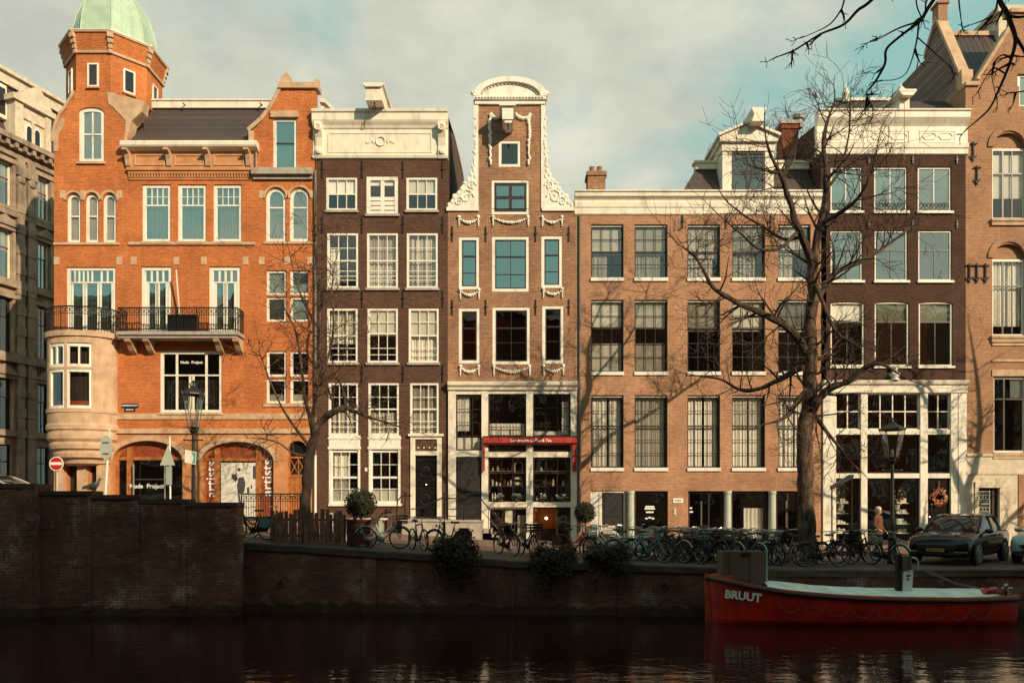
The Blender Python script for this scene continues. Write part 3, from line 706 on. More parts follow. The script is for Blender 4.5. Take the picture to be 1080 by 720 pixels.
for a, b in ((143, 175), (185, 216), (226, 258)):
    bxp(g, (a, 164, b, 165.2), D0 - .1, D0 - .05); bxp(g, (a, 174, b, 175.2), D0 - .1, D0 - .05); bxp(g, (a, 165.2, a + 1.2, 174), D0 - .1, D0 - .05); bxp(g, (b - 1.2, 165.2, b, 174), D0 - .1, D0 - .05)
split(g, 'frieze_panel', 'stone', H)
for x in (136.5, 179.5, 220.5, 263):
    g = MB(); g.prism([(D0 - .5, fz(161)), (D0 - .5, fz(163)), (D0 - .3, fz(165)), (D0 - .2, fz(170)), (D0 - .14, fz(176)), (D0 - .06, fz(177)), (D0 - .06, fz(161))], 'x', fx(x - 2.4), fx(x + 2.4)); g.build('bracket', 'stone', H)
g = MB(); bxp(g, (267, 179.5, 330.5, 186), D0 - .28, D0 + .1); bxp(g, (268, 186, 330, 190), D0 - .12, D0 + .1); g.build('lead_ledge', 'step_stone', H)
g = MB(); g.tube([(fx(270.5), D0 - .08, fz(158)), (fx(270.5), D0 - .08, fz(180))], .06, 6); g.tube([(fx(333.2), D0 - .1, fz(181)), (fx(333.2), D0 - .1, fz(480))], .05, 6); g.build('drain_pipe', 'zinc', H)
g = MB(); g.tube([(fx(333.4), D0 - .12, fz(480)), (fx(333.4), D0 - .12, fz(560))], .055, 6); g.build('drain_pipe', 'white', H)
# cladded dormer behind the right gable
g = MB(); g.prism([(fx(334), fz(140)), (fx(334), fz(96)), (fx(338), fz(97)), (fx(360), fz(119)), (fx(360), fz(140))], 'y', D0 + .8, D0 + 4); g.build('dormer', 'blind', H)
g = MB()
for (a, b), (c_, d) in (((333, 95), (339, 96)), ((339, 96), (361, 118))): g.prism([(fx(a), fz(b)), (fx(c_), fz(d)), (fx(c_), fz(d + 4)), (fx(a), fz(b + 4))], 'y', D0 + .66, D0 + 4.1)
g.build('dormer_trim', 'cream', H)
# windows
GV = 'glass_sky'
winp(H, hA, mat='white', fw=.17, cols=2, rows=2, bar=.05, rec=.06, arch=.25, zb=[.52], meet=[.52], pane=GV, curtain=[('drape', 0, 1, 'painted_reflection')], sill='stone')
for t in tri: winp(H, t, mat='white', fw=.12, cols=1, rows=1, rec=.08, arch=.3, meet=[.55], bar=.05, pane='glass', curtain=[('blind', 0, .98, 'grey_blind')])
for t in w2: winp(H, t, mat='white', fw=.14, cols=1, rows=1, rec=.06, meet=[.66], sub=[([.25, .5, .75], .66, 1)], zb=[.83], pane=GV, curtain=[('drape', 0, 1, 'painted_reflection')], sill='stone')
for t in twin: winp(H, t, mat='white', fw=.13, cols=1, rows=1, rec=.06, arch=.44, meet=[.66], pane=GV, curtain=[('blind', 0, .99, 'painted_reflection')])
winp(H, (288, 125, 313, 179), mat='white', fw=.12, cols=1, rows=1, rec=.05, pane=GV, curtain=[('blind', .0, 1, 'painted_reflection')], sill='stone')
for t in fd: winp(H, t, mat='white', fw=.16, cols=1, rows=1, rec=.06, meet=[.8], xb=[], sub=[([.25, .5, .75], .8, 1), ([.03, .1, .45, .5, .55, .9, .97], 0, .8)], bar=.075, pane=GV, curtain=[('drape', 0, 1, 'painted_reflection')])
winp(H, fdl, mat='white', fw=.14, cols=1, rows=1, rec=.06, meet=[.8], sub=[([.1, .2, .3, .4, .5, .72, .86], .8, 1), ([.04, .3, .36, .64, .7, .97], 0, .8)], bar=.07, pane=GV, curtain=[('drape', 0, 1, 'painted_reflection')])
b1 = winp(H, big1, mat='white', fw=.13, cols=1, rows=1, rec=.04, meet=[.62], xb=[.235, .765], sub=[([.47, .53], 0, .62)], bar=.1, pane='glass_clear', sill='stone', curtain=[('drape', 0, .55, 'room')])
for t in sq: winp(H, t, mat='white', fw=.1, cols=1, rows=1, rec=.06, pane='glass', curtain=[('blind', .05, 1, 'painted_reflection')])
for i, t in enumerate(sq1): winp(H, t, mat='white', fw=.1, cols=1, rows=1, rec=.06, pane='glass', curtain=[('blind', .0, .35, 'grey_blind')] if i > 1 else None)
for wd_, o_x in (('Nude', -.33), ('Project', .21)): text(wd_, .165, (fx(202.5) + o_x, D0 + .02, fz(382)), 'letter', H, bold=.003)
# bow window
BX, BA, BB = fx(88), 1.5, 1.0
def bp_(a, s=1., z=0.): return (BX + BA * s * math.cos(R(a)), D0 + BB * s * math.sin(R(a)), z)
def bow(mb, a0, a1, s0, s1, z0, z1, n=8, m=0):
    A = [a0 + (a1 - a0) * k / n for k in range(n + 1)]
    ring = lambda s, z: [bp_(a, s, z) for a in A]
    mb.grid([ring(s1, z0), ring(s1, z1), ring(s0, z1), ring(s0, z0), ring(s1, z0)], m)
    for a in (a0, a1): mb.face([bp_(a, s0, z0), bp_(a, s1, z0), bp_(a, s1, z1), bp_(a, s0, z1)], m)
o_ = MB(); zz = [fz(435), fz(366)]
for a0_, a1_ in ((178, 197), (216, 226), (260, 264.5), (303, 362)): bow(o_, a0_, a1_, .88, 1., zz[0], zz[1])
bow(o_, 178, 362, .86, 1.0, fz(366), fz(358), 20); bow(o_, 178, 362, .2, 1.07, fz(359), fz(353.5), 20); bow(o_, 178, 362, .2, 1.03, fz(437), fz(433), 20); bow(o_, 178, 362, .86, 1.005, fz(393), fz(390.5), 20)
prof = [(1., 437), (.99, 448), (1.03, 450), (1.03, 454), (.97, 456), (1., 460), (1., 464), (.92, 467), (.95, 470), (.93, 474), (.82, 476), (.85, 479), (.82, 483), (.66, 485), (.6, 489), (.4, 491), (.05, 491)]
o_.grid([[bp_(178 + 184 * k / 24, s, fz(py)) for k in range(25)] for s, py in prof])
o_.build('bow_window', 'stone', H)
for a0_, a1_ in ((197, 216), (226, 260), (264.5, 303)):
    f = MB()
    for za, zb2 in ((fz(433), fz(393)), (fz(390.5), fz(367))):
        am = (a1_ - a0_); e = 3.2
        bow(f, a0_, a0_ + e, .9, .985, za, zb2, 2); bow(f, a1_ - e, a1_, .9, .985, za, zb2, 2)
        bow(f, a0_ + e, a1_ - e, .9, .984, za, za + .12); bow(f, a0_ + e, a1_ - e, .9, .984, zb2 - .12, zb2)
        if am > 25 and za > fz(392): bow(f, (a0_ + a1_) / 2 - 1.5, (a0_ + a1_) / 2 + 1.5, .9, .98, za, zb2, 2)
    o = f.build('bow_light', 'white', H)
    f = MB(); f.grid([[bp_(a0_ + (a1_ - a0_) * k / 8, .94, z) for k in range(9)] for z in (fz(434), fz(366))]); f.build('pane', 'glass', o)
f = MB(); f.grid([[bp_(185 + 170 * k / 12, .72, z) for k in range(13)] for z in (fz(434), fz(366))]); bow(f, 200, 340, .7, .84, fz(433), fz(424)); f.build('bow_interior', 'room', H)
f = MB(); bow(f, 215, 305, .75, .86, fz(433), fz(425), 10); f.build('window_seat', 'red_wood', H)
# balconies
def rail(mb, path, z0, z1, nb):
    mb.tube([(x, y, z1) for x, y in path], .03, 6); mb.tube([(x, y, z0 + .1) for x, y in path], .02, 5); mb.tube([(x, y, z1 - .3) for x, y in path], .016, 5)
    L_ = [0.]
    for p, q2 in zip(path, path[1:]): L_.append(L_[-1] + math.hypot(q2[0] - p[0], q2[1] - p[1]))
    for i in range(nb + 1):
        d = L_[-1] * i / nb; k = max(j for j in range(len(L_)) if L_[j] <= d + 1e-9); k = min(k, len(path) - 2)
        t = (d - L_[k]) / max(L_[k + 1] - L_[k], 1e-9); x = path[k][0] + (path[k + 1][0] - path[k][0]) * t; y = path[k][1] + (path[k + 1][1] - path[k][1]) * t
        mb.tube([(x, y, z0), (x, y, z1)], .012 if i % 8 else .024, 4, cap=False)
    if True:
        for i in range(nb // 2):
            d = L_[-1] * (i + .5) * 2 / nb; k = min(max(j for j in range(len(L_)) if L_[j] <= d + 1e-9), len(path) - 2)
            t = (d - L_[k]) / max(L_[k + 1] - L_[k], 1e-9); x = path[k][0] + (path[k + 1][0] - path[k][0]) * t; y = path[k][1] + (path[k + 1][1] - path[k][1]) * t
            mb.torus((x, y, z1 - .15), .085, .012, 8, 4)
f = MB(); rail(f, [bp_(180 + 180 * k / 20, 1.03)[:2] for k in range(21)], fz(353.5), fz(329), 40); f.build('round_balcony_railing', 'iron', H)
f = MB(); bxp(f, (132, 353.5, 258, 357), D0 - .8, D0 + .05); bxp(f, (134, 357, 256, 360), D0 - .72, D0 + .05); f.build('balcony_floor', 'step_stone', H)
f = MB(); yb = D0 - .75; rail(f, [(fx(134), D0), (fx(134), yb), (fx(256.5), yb), (fx(256.5), D0)], fz(353.5), fz(329), 64); f.build('balcony_railing', 'iron', H)
for x in (142, 161, 234, 254):
    f = MB(); f.prism([(D0 - .7, fz(360)), (D0 - .65, fz(363)), (D0 - .45, fz(366)), (D0 - .25, fz(371)), (D0, fz(374)), (D0, fz(360))], 'x', fx(x - 3), fx(x + 3)); f.build('balcony_bracket', 'stone', H)
f = MB(); f.tube([(fx(191), D0 - .15, fz(334)), (fx(191), D0 - .5, fz(288))], [.045, .03], 6); f.build('flagpole', 'cream', H)
# shop front under the arches
for t, posts, tr in ((arc1, (134,), 483), (arc2, (227, 271), 484)):
    f = MB(); a, b, s = fx(t[0]), fx(t[2]), fz(t[1]) - .85; yf = D0 + .24
    po, pi_ = arc(a, b, s, .85), arc(a + .14, b - .14, s, .71)
    for k in range(len(po) - 1): f.prism([po[k], po[k + 1], pi_[k + 1], pi_[k]], 'y', yf, yf + .12)
    f.box(a, a + .14, yf, yf + .12, fz(545), s); f.box(b - .14, b, yf, yf + .12, fz(545), s)
    for x in posts: f.box(fx(x) - .12, fx(x) + .12, yf - .04, yf + .1, fz(545), s + .62)
    f.box(a + .14, b - .14, yf - .01, yf + .11, fz(tr + 1.6), fz(tr - 1.6))
    o = f.build('shop_front', 'wood', H)
    p = MB(); p.prism([(a + .1, fz(tr))] + [(x, z) for x, z in arc(a + .12, b - .12, s, .73)] + [(b - .1, fz(tr))], 'y', yf + .05, yf + .08); p.build('transom_panel', 'red_wood', o)
    p = MB(); p.face([(a + .1, yf + .06, fz(544)), (b - .1, yf + .06, fz(544)), (b - .1, yf + .06, fz(tr)), (a + .1, yf + .06, fz(tr))]); p.build('pane', 'glass', o)
f = MB(); f.box(fx(142), fx(174), D0 + .02, D0 + .05, fz(505) - .02, fz(505)); f.tube([(fx(140.5), D0 + .03, fz(540)), (fx(140.5), D0 + .03, fz(489))], .04, 5); f.tube([(fx(173.5), D0 + .03, fz(540)), (fx(173.5), D0 + .03, fz(489))], .04, 5); f.build('shop_sign_frame', 'zinc', H)
for wd_, o_x in (('Nude', -.50), ('Project', .34)): text(wd_, .26, (fx(155) + o_x, D0 + .06, fz(512.5)), 'letter', H, bold=.006)
f = MB(); bxp(f, (215.5, 487, 225.5, 545), D0 + .24, D0 + .27); bxp(f, (273, 487, 285, 545), D0 + .24, D0 + .27); split(f, 'side_panel', 'red_wood', H)
text('artists', .66, (fx(221), D0 + .225, fz(505)), 'letter', H, rot=90, bold=.006)
text('artists', .66, (fx(280.4), D0 + .225, fz(503.5)), 'letter', H, rot=90, bold=.006)
P_ = thing('poster', 'large pale poster of a walking figure in a dark coat filling the arched shop window', 'poster', (fx(251), D0 + .22, fz(530)))
f = MB(); bxp(f, (231, 487.5, 270, 545), D0 + .22, D0 + .25); f.build('sheet', 'poster', P_)
f = MB(); yk = D0 + .214
def ink(pts, k=0): f.prism([(fx(a), fz(b)) for a, b in pts], 'y', yk - .002 * k, D0 + .219)
ink([(248, 494), (250, 492.5), (252, 494), (251.5, 496.5), (249, 496.5)]); ink([(250, 503), (255, 502.5), (257, 508), (256, 518), (253, 521), (249, 520), (248, 511)]); ink([(242, 500), (247, 499), (249, 504), (246.5, 508), (243, 504)], 1)
ink([(249, 520), (251, 521), (252, 529), (254, 530), (250, 530.5)]); ink([(265, 491), (269, 490), (268, 505), (265, 504)], 1); ink([(258.5, 514), (261, 513), (261.5, 519), (259, 520)], 1); ink([(262.5, 511), (264, 511), (264, 515), (262.8, 515)], 1)
f.build('printed_figure', 'poster_dark', P_)
# timber door with arched fanlight
f = MB(); a, b, s = fx(303), fx(324), fz(464.5) - .42
f.box(a, a + .08, D0 + .15, D0 + .27, .9, s); f.box(b - .08, b, D0 + .15, D0 + .27, .9, s); f.box(a + .08, b - .08, D0 + .15, D0 + .26, fz(503), fz(500)); f.box(a + .08, b - .08, D0 + .18, D0 + .24, .9, fz(503))
f.box(a + .08, b - .08, D0 + .15, D0 + .26, fz(483), fz(481))
for x in (.3, .55): f.box(a + x - .01, a + x + .01, D0 + .165, D0 + .18, 1.1, fz(505))
for x in (.09, .44):
    for k in range(2): f.tube([(a + x, D0 + .2, fz(499.5 if k else 484)), (a + x + .34, D0 + .2, fz(484 if k else 499.5))], .022, 4)
f.box(a + .42, a + .46, D0 + .16, D0 + .23, fz(500), fz(483))
o = f.build('door', 'wood', H)
f = MB(); f.prism([(a + .02, fz(500)), (b - .02, fz(500))] + [(x, z) for x, z in arc(a + .02, b - .02, s, .4)[::-1]], 'y', D0 + .22, D0 + .25); f.build('fanlight', 'car_glass', o)
f = MB(); f.ball((a + .18, D0 + .14, fz(522)), .05, 8, 6); f.build('handle', 'steel', o)
f = MB()
for i in range(4): f.box(fx(292), fx(330), D0 - .35 * (4 - i), D0 + .1, .6, fz(545) - .17 * (3 - i) - .01)
f.build('steps', 'step_stone', H)
f = MB(); rail(f, [(fx(267), D0 - 1.45), (fx(291), D0 - 1.45), (fx(331), D0 - 1.45)], fz(550), fz(521), 26); f.build('step_railing', 'iron', H)
# dark recesses beside the pier under the bow
for p in ((70, 489, 82, 540), (93, 489, 102.5, 540)):
    f = MB(); bxp(f, (p[0] - .5, p[1] - .5, p[2] + .5, p[3]), D0 + .3, D0 + .34); f.build('recessed_door', 'dark_frame', H)
f = MB(); bxp(f, (61, 486, 69, 545), D0 - .14, D0 - .003); bxp(f, (83, 486, 92, 545), D0 - .14, D0 - .003); bxp(f, (103.5, 486, 116, 545), D0 - .14, D0 - .003); bxp(f, (60, 484, 117, 489), D0 - .2, D0 - .004); f.build('stone_pier', 'stone', H)
s_ = thing('street_sign', 'small dark blue street name plate with white lettering on orange brick wall', 'sign', (fx(137), D0 - .03, fz(429)))
f = MB(); bxp(f, (128.5, 425.5, 146, 429.6), D0 - .035, D0 - .012); bxp(f, (131.5, 430, 143, 433.6), D0 - .035, D0 - .012); f.build('plate', 'sign_blue', s_)
text('KEIZERSGRACHT', .092, (fx(137.2), D0 - .038, fz(427.6)), 'letter', s_, ext=.004, bold=.002); text('centrum', .1, (fx(137.2), D0 - .038, fz(431.8)), 'letter', s_, ext=.004, bold=.002)
a_ = thing('air_conditioner', 'dark slatted air conditioning box standing on the straight iron balcony', 'air conditioner', (fx(197.5), D0 - .6, fz(353)))
f = MB(); bxp(f, (183, 335, 213, 352), D0 - .6, D0 - .28); f.build('casing', 'iron', a_)
f = MB()
for i in range(9): f.box(fx(184), fx(212), D0 - .63, D0 - .602, fz(350.5 - i * 1.7), fz(350.5 - i * 1.7) + .025)
f.build('grille', 'dark_frame', a_)
f = MB(); bxp(f, (185, 352, 188, 353.5), D0 - .58, D0 - .3); bxp(f, (208, 352, 211, 353.5), D0 - .58, D0 - .3); f.build('feet', 'iron', a_)
# ---------------------------------------------------------------- house 2: dark brown brick, cream cornice
H = thing('canal_house', 'dark brown brick canal house with white sash windows and plain cream cornice', 'house', (fx(402), D0, .6))
X0, X1 = fx(332.6), fx(472)
r1 = [(344, 187, 377, 222), (386.5, 186, 420, 226), (428.6, 187, 461.5, 222)]
r2 = [(345, 245.6, 378, 304), (387, 245.6, 420, 304), (429, 245.6, 462, 304)]
r3 = [(345, 325, 377.5, 382.5), (387.5, 325, 420, 382.5), (431, 325, 463, 382.5)]
r4 = [(346.5, 403.5, 378, 459), (388.5, 403.5, 421, 459), (432.5, 403.5, 463, 459)]
r5 = [(348, 474, 380, 531), (390, 474, 422.5, 531)]
W = MB(); wall(W, X0, X1, .2, fz(160), D0, [hole(x) for x in r1 + r2 + r3 + r4 + r5 + [(435, 478, 464, 549)]], .2); W.build('wall', 'brown_brick', H)
shell(H, X0, X1, fz(125), [548, 468, 393, 313, 234, 160], 13, 'brown_brick', .2, side=[(0, fz(140)), (.05, fz(133)), (4.4, 20.2), (8.6, 20.9), (11, 21.2), (13, 20.9)])
C = MB(); profile(C, [(.02, 168.5), (.09, 167.5), (.12, 165), (.03, 164), (.03, 137), (.08, 136), (.12, 133.5), (.2, 131), (.24, 129), (.24, 122), (.3, 121), (.32, 118.5), (.26, 117.5)], X0 - .1, X1 + .02); C.build('cornice', 'cream', H)
C = MB()
for p in ((346, 140, 456, 141.6), (346, 160, 456, 161.6), (346, 141.6, 347.6, 160), (454.4, 141.6, 456, 160)): bxp(C, p, D0 - .055, D0 - .03)
C.torus((fx(401.5), D0 - .05, fz(149.5)), .2, .035, 16, 5)
for s_ in (-1, 1):
    for k in range(4): C.ball((fx(401.5) + s_ * (.32 + .09 * k), D0 - .04, fz(149.5) + .06 * math.sin(k * 1.7)), (.07, .03, .1 - .012 * k), 6, 4)
C.build('frieze_ornament', 'cream', H)
for xa, xb_ in ((332, 342), (461, 471.5)):
    C = MB(); a, b = fx(xa), fx(xb_)
    C.prism([(D0 - .34, fz(132)), (D0 - .36, fz(136)), (D0 - .3, fz(141)), (D0 - .16, fz(147)), (D0 - .09, fz(155)), (D0 - .14, fz(160)), (D0 - .18, fz(163)), (D0 - .1, fz(168)), (D0, fz(168)), (D0, fz(132))], 'x', a + .06, b - .05)
    C.torus(((a + b) / 2, D0 - .36, fz(138)), .12, .045, 12, 5); C.ball(((a + b) / 2, D0 - .34, fz(138)), .06)
    C.ball(((a + b) / 2, D0 - .17, fz(162)), (.15, .09, .11)); C.build('console', 'cream', H)
C = MB(); z0_ = fz(120); bxp(C, (390, 104, 407, 118), D0 - .95, D0 + 1.2)
C.prism([(fx(387.5), fz(101)), (fx(409.5), fz(101)), (fx(409), fz(103)), (fx(406.5), fz(105)), (fx(390.5), fz(105)), (fx(388), fz(103))], 'y', D0 - 1.05, D0 + 1.2)
C.build('hoist_beam', 'cream', H)
C = MB(); C.tube([(fx(398.5), D0 - .8, fz(118)), (fx(398.5), D0 - .8, fz(122))], .025, 5); C.torus((fx(398.5), D0 - .8, fz(124)), .07, .02, 10, 4); C.build('hoist_hook', 'iron', H)
Rr = MB(); Rr.face([(X0, D0 + .1, fz(120)), (X1, D0 + .1, fz(120)), (X1, D0 + 4.4, 20.15), (X0, D0 + 4.4, 20.15)]); Rr.face([(X0, D0 + 4.4, 20.15), (X1, D0 + 4.4, 20.15), (X1, D0 + 12.9, 20.8), (X0, D0 + 12.9, 20.8)]); split(Rr, 'roof', 'tiles', H)
anchors(H, (340, 382, 425, 467), (170, 228, 306, 385), 18)
for i, p in enumerate(r1):
    if i != 1: winp(H, p, fw=.1, cols=3, rows=2, meet=[.5], sill='step_stone', curtain=[('blind', .55 if i == 0 else .5, 1)])
    else: winp(H, p, fw=.16, cols=2, rows=1, bar=.16, zb=[.1, .25, .4], sill='step_stone', curtain=[('blind', .85, 1)])
for i, p in enumerate(r2): winp(H, p, fw=.1, cols=3, rows=4, meet=[.5], zb=[.2, .12, .3, .75], sill='step_stone', curtain=[('drape', 0, .75, 'curtain', 0, .35)] if i == 0 else [('drape', 0, 1, 'grey_blind')] if i == 1 else [('drape', .02, 1, 'grey_blind')], pane='glass')
for i, p in enumerate(r3): winp(H, p, fw=.1, cols=3, rows=4, meet=[.5 if i != 1 else .54], zb=[.12, .25, .77], sill='step_stone', curtain=[[('drape', .35, 1)], [('blind', .5, 1)], [('drape', 0, 1), ('blind', .5, 1)]][i])
for i, p in enumerate(r4): winp(H, p, fw=.1, cols=3, rows=4, meet=[.5], zb=[.13, .25, .75], curtain=[('drape', 0, .45, 'grey_blind')] if i < 2 else [('drape', 0, 1, 'grey_blind')])
for i, p in enumerate(r5): winp(H, p, fw=.12, cols=3, rows=4, meet=[.48], curtain=[('drape', 0, 1, 'curtain', 0, .6), ('blind', 0, .24)] if i == 0 else [('blind', 0, .26)], sill='white')
T = MB()
for (a, b) in ((347, 380), (389, 422.5)): bxp(T, (a, 459, b, 474), D0 - .03, D0 + .1); bxp(T, (a - 1, 461, b + 1, 463), D0 - .06, D0 - .03); bxp(T, (a - 1, 471, b + 1, 473.6), D0 - .07, D0 - .03)
for x in (347, 377.6, 389, 420): bxp(T, (x, 473.6, x + 2.4, 531), D0 - .03, D0 + .02)
split(T, 'window_panel', 'white', H)
T = MB()
for p in ((433, 459.5, 438, 553), (461, 459.5, 466, 553), (438, 459.5, 461, 463), (438, 475.5, 461, 480)): bxp(T, p, D0 - .06, D0 + .1)
bxp(T, (431, 457.5, 468, 460), D0 - .14, D0 + .05)
for i in range(4):
    x = fx(441 + i * 6); T.torus((x, D0 + .02, fz(469)), .14, .022, 12, 4, a0=20 if i % 2 else 200, a1=200 if i % 2 else 380)
    T.ball((x, D0 + .01, fz(472)), .05)
o = T.build('door_frame', 'cream', H)
T = MB(); bxp(T, (438, 463, 461, 475.5), D0 + .1, D0 + .12); T.build('fanlight', 'room', o)
T = MB(); bxp(T, (437.5, 480, 461.5, 548), D0 + .08, D0 + .14); bxp(T, (439.5, 483, 459.5, 509), D0 + .05, D0 + .08); bxp(T, (439.5, 513, 459.5, 537), D0 + .05, D0 + .08)
for z in (496, 525):
    T.torus((fx(449.5), D0 + .045, fz(z)), .3, .035, 18, 5); T.ball((fx(449.5), D0 + .04, fz(z)), (.18, .04, .22), 10, 6)
    for sx in (-1, 1):
        for sz in (-1, 1): T.ball((fx(449.5) + sx * .33, D0 + .05, fz(z) + sz * .42), .06)
bxp(T, (440, 510.5, 459, 512), D0 + .04, D0 + .08); d_ = T.build('door', 'black_paint', H, smooth=False)
T = MB(); T.ball((fx(449.5), D0 - .01, fz(511)), .05, 8, 6); T.build('handle', 'steel', d_)
T = MB(); yz = gz(fx(450))
T.box(fx(428), fx(470), D0 - 1.15, D0 - .001, yz - .1, fz(549)); T.box(fx(427), fx(471), D0 - 1.2, D0 - .002, fz(549), fz(549) + .09)
for i in range(3): T.box(fx(420) - .0 + i * .28, fx(428), D0 - 1.1, D0 - .1, yz - .1, yz + .12 + .17 * i)
T.build('stoop', 'step_stone', H)
f = MB()
def handrail(mb, path, post_h, r=.022):
    mb.tube(path, r, 6)
    for p in path[::2]: mb.tube([p, (p[0], p[1], p[2] - post_h)], r * .8, 5)
zr = fz(549) + .95
for y_ in (D0 - 1.1,):
    f.tube([(fx(408), y_, yz + .3), (fx(408.5), y_, yz + .75), (fx(412), y_, yz + 1.05), (fx(418), y_, zr - .35), (fx(431), y_, zr - .3)], .03, 6)
    f.tube([(fx(422), y_, yz + .75), (fx(423), y_, zr - .1), (fx(427), y_, zr + .12), (fx(431), y_, zr + .15), (fx(437), y_, zr + .15)], .03, 6)
    for x in (431, 471): f.tube([(fx(x), y_, fz(549)), (fx(x), y_, zr + .2)], .03, 6); f.ball((fx(x), y_, zr + .24), .055)
    f.tube([(fx(437), y_, zr - .42), (fx(446), y_, zr - .40), (fx(471), y_, zr + .1)], .025, 6); f.tube([(fx(431), y_, fz(549) + .2), (fx(471), y_, fz(549) + .2)], .018, 5)
f.build('stoop_railing', 'iron', H)
f = MB(); f.box(fx(385), fx(387.5), D0 - .05, D0 - .002, fz(497), fz(493)); f.build('bell_plate', 'white', H)

# ---------------------------------------------------------------- house 3: neck gable
H = thing('canal_house', 'neck gabled brown brick canal house with white scroll wings and carved festoons', 'house', (fx(540), D0, .3))
X0, X1 = fx(472.2), fx(606.6); YB = D0 - .01
gA, gB = (526, 148.5, 549, 176), (518.6, 190, 558, 226)
r2 = [(484, 250, 505.5, 305), (519, 249.5, 558, 307.5), (571, 249, 593, 303.5)]
r3 = [(484, 325, 506, 383), (519.5, 324, 559, 384), (572, 322.5, 594.5, 383)]
W = MB(); wall(W, X0, X1, fz(404), fz(220), YB, [hole(x) for x in r2 + r3] + [hole((gB[0], 190, gB[2], 226))], .22)
wall(W, fx(503), fx(572), fz(220) , fz(108), YB, [hole(gA), hole(gB)], .22); W.build('wall', 'mid_brick', H)
shell(H, X0, X1, fz(221), [478, 395, 315, 245], 11, 'mid_brick', .1)
W = MB(); W.box(fx(503) + .01, fx(503) + .25, YB + .012, D0 + 6, fz(221), fz(109)); W.box(fx(572) - .25, fx(572) - .01, YB + .012, D0 + 6, fz(221), fz(109)); W.box(fx(503) + .25, fx(572) - .25, D0 + 1.5, D0 + 1.7, fz(221), fz(109)); split(W, 'neck_side', 'mid_brick', H)
Rr = MB(); xm = fx(537.5); Rr.face([(X0, D0 + .4, fz(221)), (X0, D0 + 11, fz(221)), (xm, D0 + 11, fz(135)), (xm, D0 + .4, fz(135))]); Rr.face([(X1, D0 + .4, fz(221)), (X1, D0 + 11, fz(221)), (xm, D0 + 11, fz(135)), (xm, D0 + .4, fz(135))]); split(Rr, 'roof', 'tiles', H)
T = MB(); a, b = fx(499), fx(577)
T.box(fx(501), fx(575), YB - .1, YB + .4, fz(111), fz(107)); T.box(fx(499.5), fx(576), YB - .18, YB + .4, fz(107), fz(103.5))
po = arc(a, b, fz(103.5), (103.5 - 83) / 24.); po2 = arc(a + .3, b - .3, fz(103.4), (103.5 - 88.5) / 24.)
T.prism(po2, 'y', YB - .05, YB + .35)
for k in range(len(po) - 1): T.prism([po[k], po[k + 1], po2[k + 1], po2[k]], 'y', YB - .2, YB + .36)
for i in range(22): T.box(fx(502 + i * 3.3), fx(503.6 + i * 3.3), YB - .24, YB - .18, fz(105.8), fz(104.2))
p3 = arc(a + .36, b - .36, fz(103), (103.5 - 90) / 24., 22)
for x, z in p3[2:-2]: T.ball((x, YB - .07, z), .05)
for s_ in (501.5, 574.5): T.ball((fx(s_), YB - .1, fz(100)), (.22, .12, .12), 8, 5)
T.build('pediment', 'white', H)
T = MB(); bxp(T, (500, 111, 504.6, 221), YB - .05, YB + .3); bxp(T, (570.6, 111, 575, 221), YB - .05, YB + .3); T.build('neck_trim', 'white', H)
wing = [(504, 221), (471.8, 221), (472.5, 216), (476, 213), (478, 207), (482, 203.5), (486, 199), (489, 193), (492.5, 190), (496, 184), (497.5, 176), (499.5, 170), (499, 160), (500.8, 152), (499.8, 143), (500.8, 134), (500.3, 125), (504, 122)]
for s_ in (1, -1):
    T = MB(); mir = (lambda x: x) if s_ > 0 else (lambda x: 2 * 537.7 - x + 1.2)
    pts = [(fx(mir(a)), fz(b)) for a, b in wing]; T.prism(pts, 'y', YB - .04, YB + .22)
    T.box(*sorted((fx(mir(471)), fx(mir(505)))), YB - .09, YB + .24, fz(223), fz(219))
    rr = random.Random(5)
    for cx_, cy_, r_ in ((492, 208, .34), (484, 213, .22), (497.5, 196, .2)):
        path = [(fx(mir(cx_)) + s_ * r_ * (1 - t / 14) * math.cos(t * .8), YB - .05, fz(cy_) + r_ * (1 - t / 14) * math.sin(t * .8)) for t in range(14)]
        T.tube(path, [.05 - .002 * t for t in range(14)], 5)
    for a, b in wing[2:-1]:
        T.ball((fx(mir(a)) + s_ * .05, YB - .03, fz(b) - .02), (.09 * rr.uniform(.7, 1.3), .06, .1 * rr.uniform(.7, 1.3)), 6, 4)
    for k in range(10): T.ball((fx(mir(502 - rr.random() * 6 * (k / 10))), YB - .05, fz(150 + k * 6)), (.07, .04, .12), 6, 4)
    T.build('gable_wing', 'white', H)
T = MB(); bxp(T, (530, 124, 541.5, 138), YB - 1.0, YB - .001); bxp(T, (527, 121, 544, 125), YB - 1.1, YB + .05); bxp(T, (532.5, 138, 540, 141), YB - .95, YB)
T.build('hoist_beam', 'white', H)
T = MB(); T.tube([(fx(536), YB - .8, fz(140)), (fx(536), YB - .8, fz(146))], .03, 5); T.build('hoist_hook', 'iron', H)
for x in (517, 558):
    T = MB(); rr = random.Random(int(x))
    for k in range(20): T.ball((fx(x) + rr.uniform(-.03, .03), YB - .05, fz(122 + k * 2.7)), (.08 * rr.uniform(.7, 1.25) * (1 - k * .015), .07, .09), 6, 4)
    T.build('garland', 'white', H, smooth=True)
T = MB(); rr = random.Random(3)
for xa, za, xb_, zb_ in ((518, 121, 527, 124), (544, 121, 557, 124)):
    for k in range(8):
        t = k / 7; T.ball((fx(xa + (xb_ - xa) * t), YB - .05, fz(za + (zb_ - za) * t + 5 * 4 * t * (1 - t) * .6)), .08 * rr.uniform(.8, 1.2), 6, 4)
for k in range(5): T.ball((fx(534 + k), YB - .05, fz(119.5 - 1.6 * math.sin(k))), .09, 6, 4)
T.build('garland', 'white', H, smooth=True)
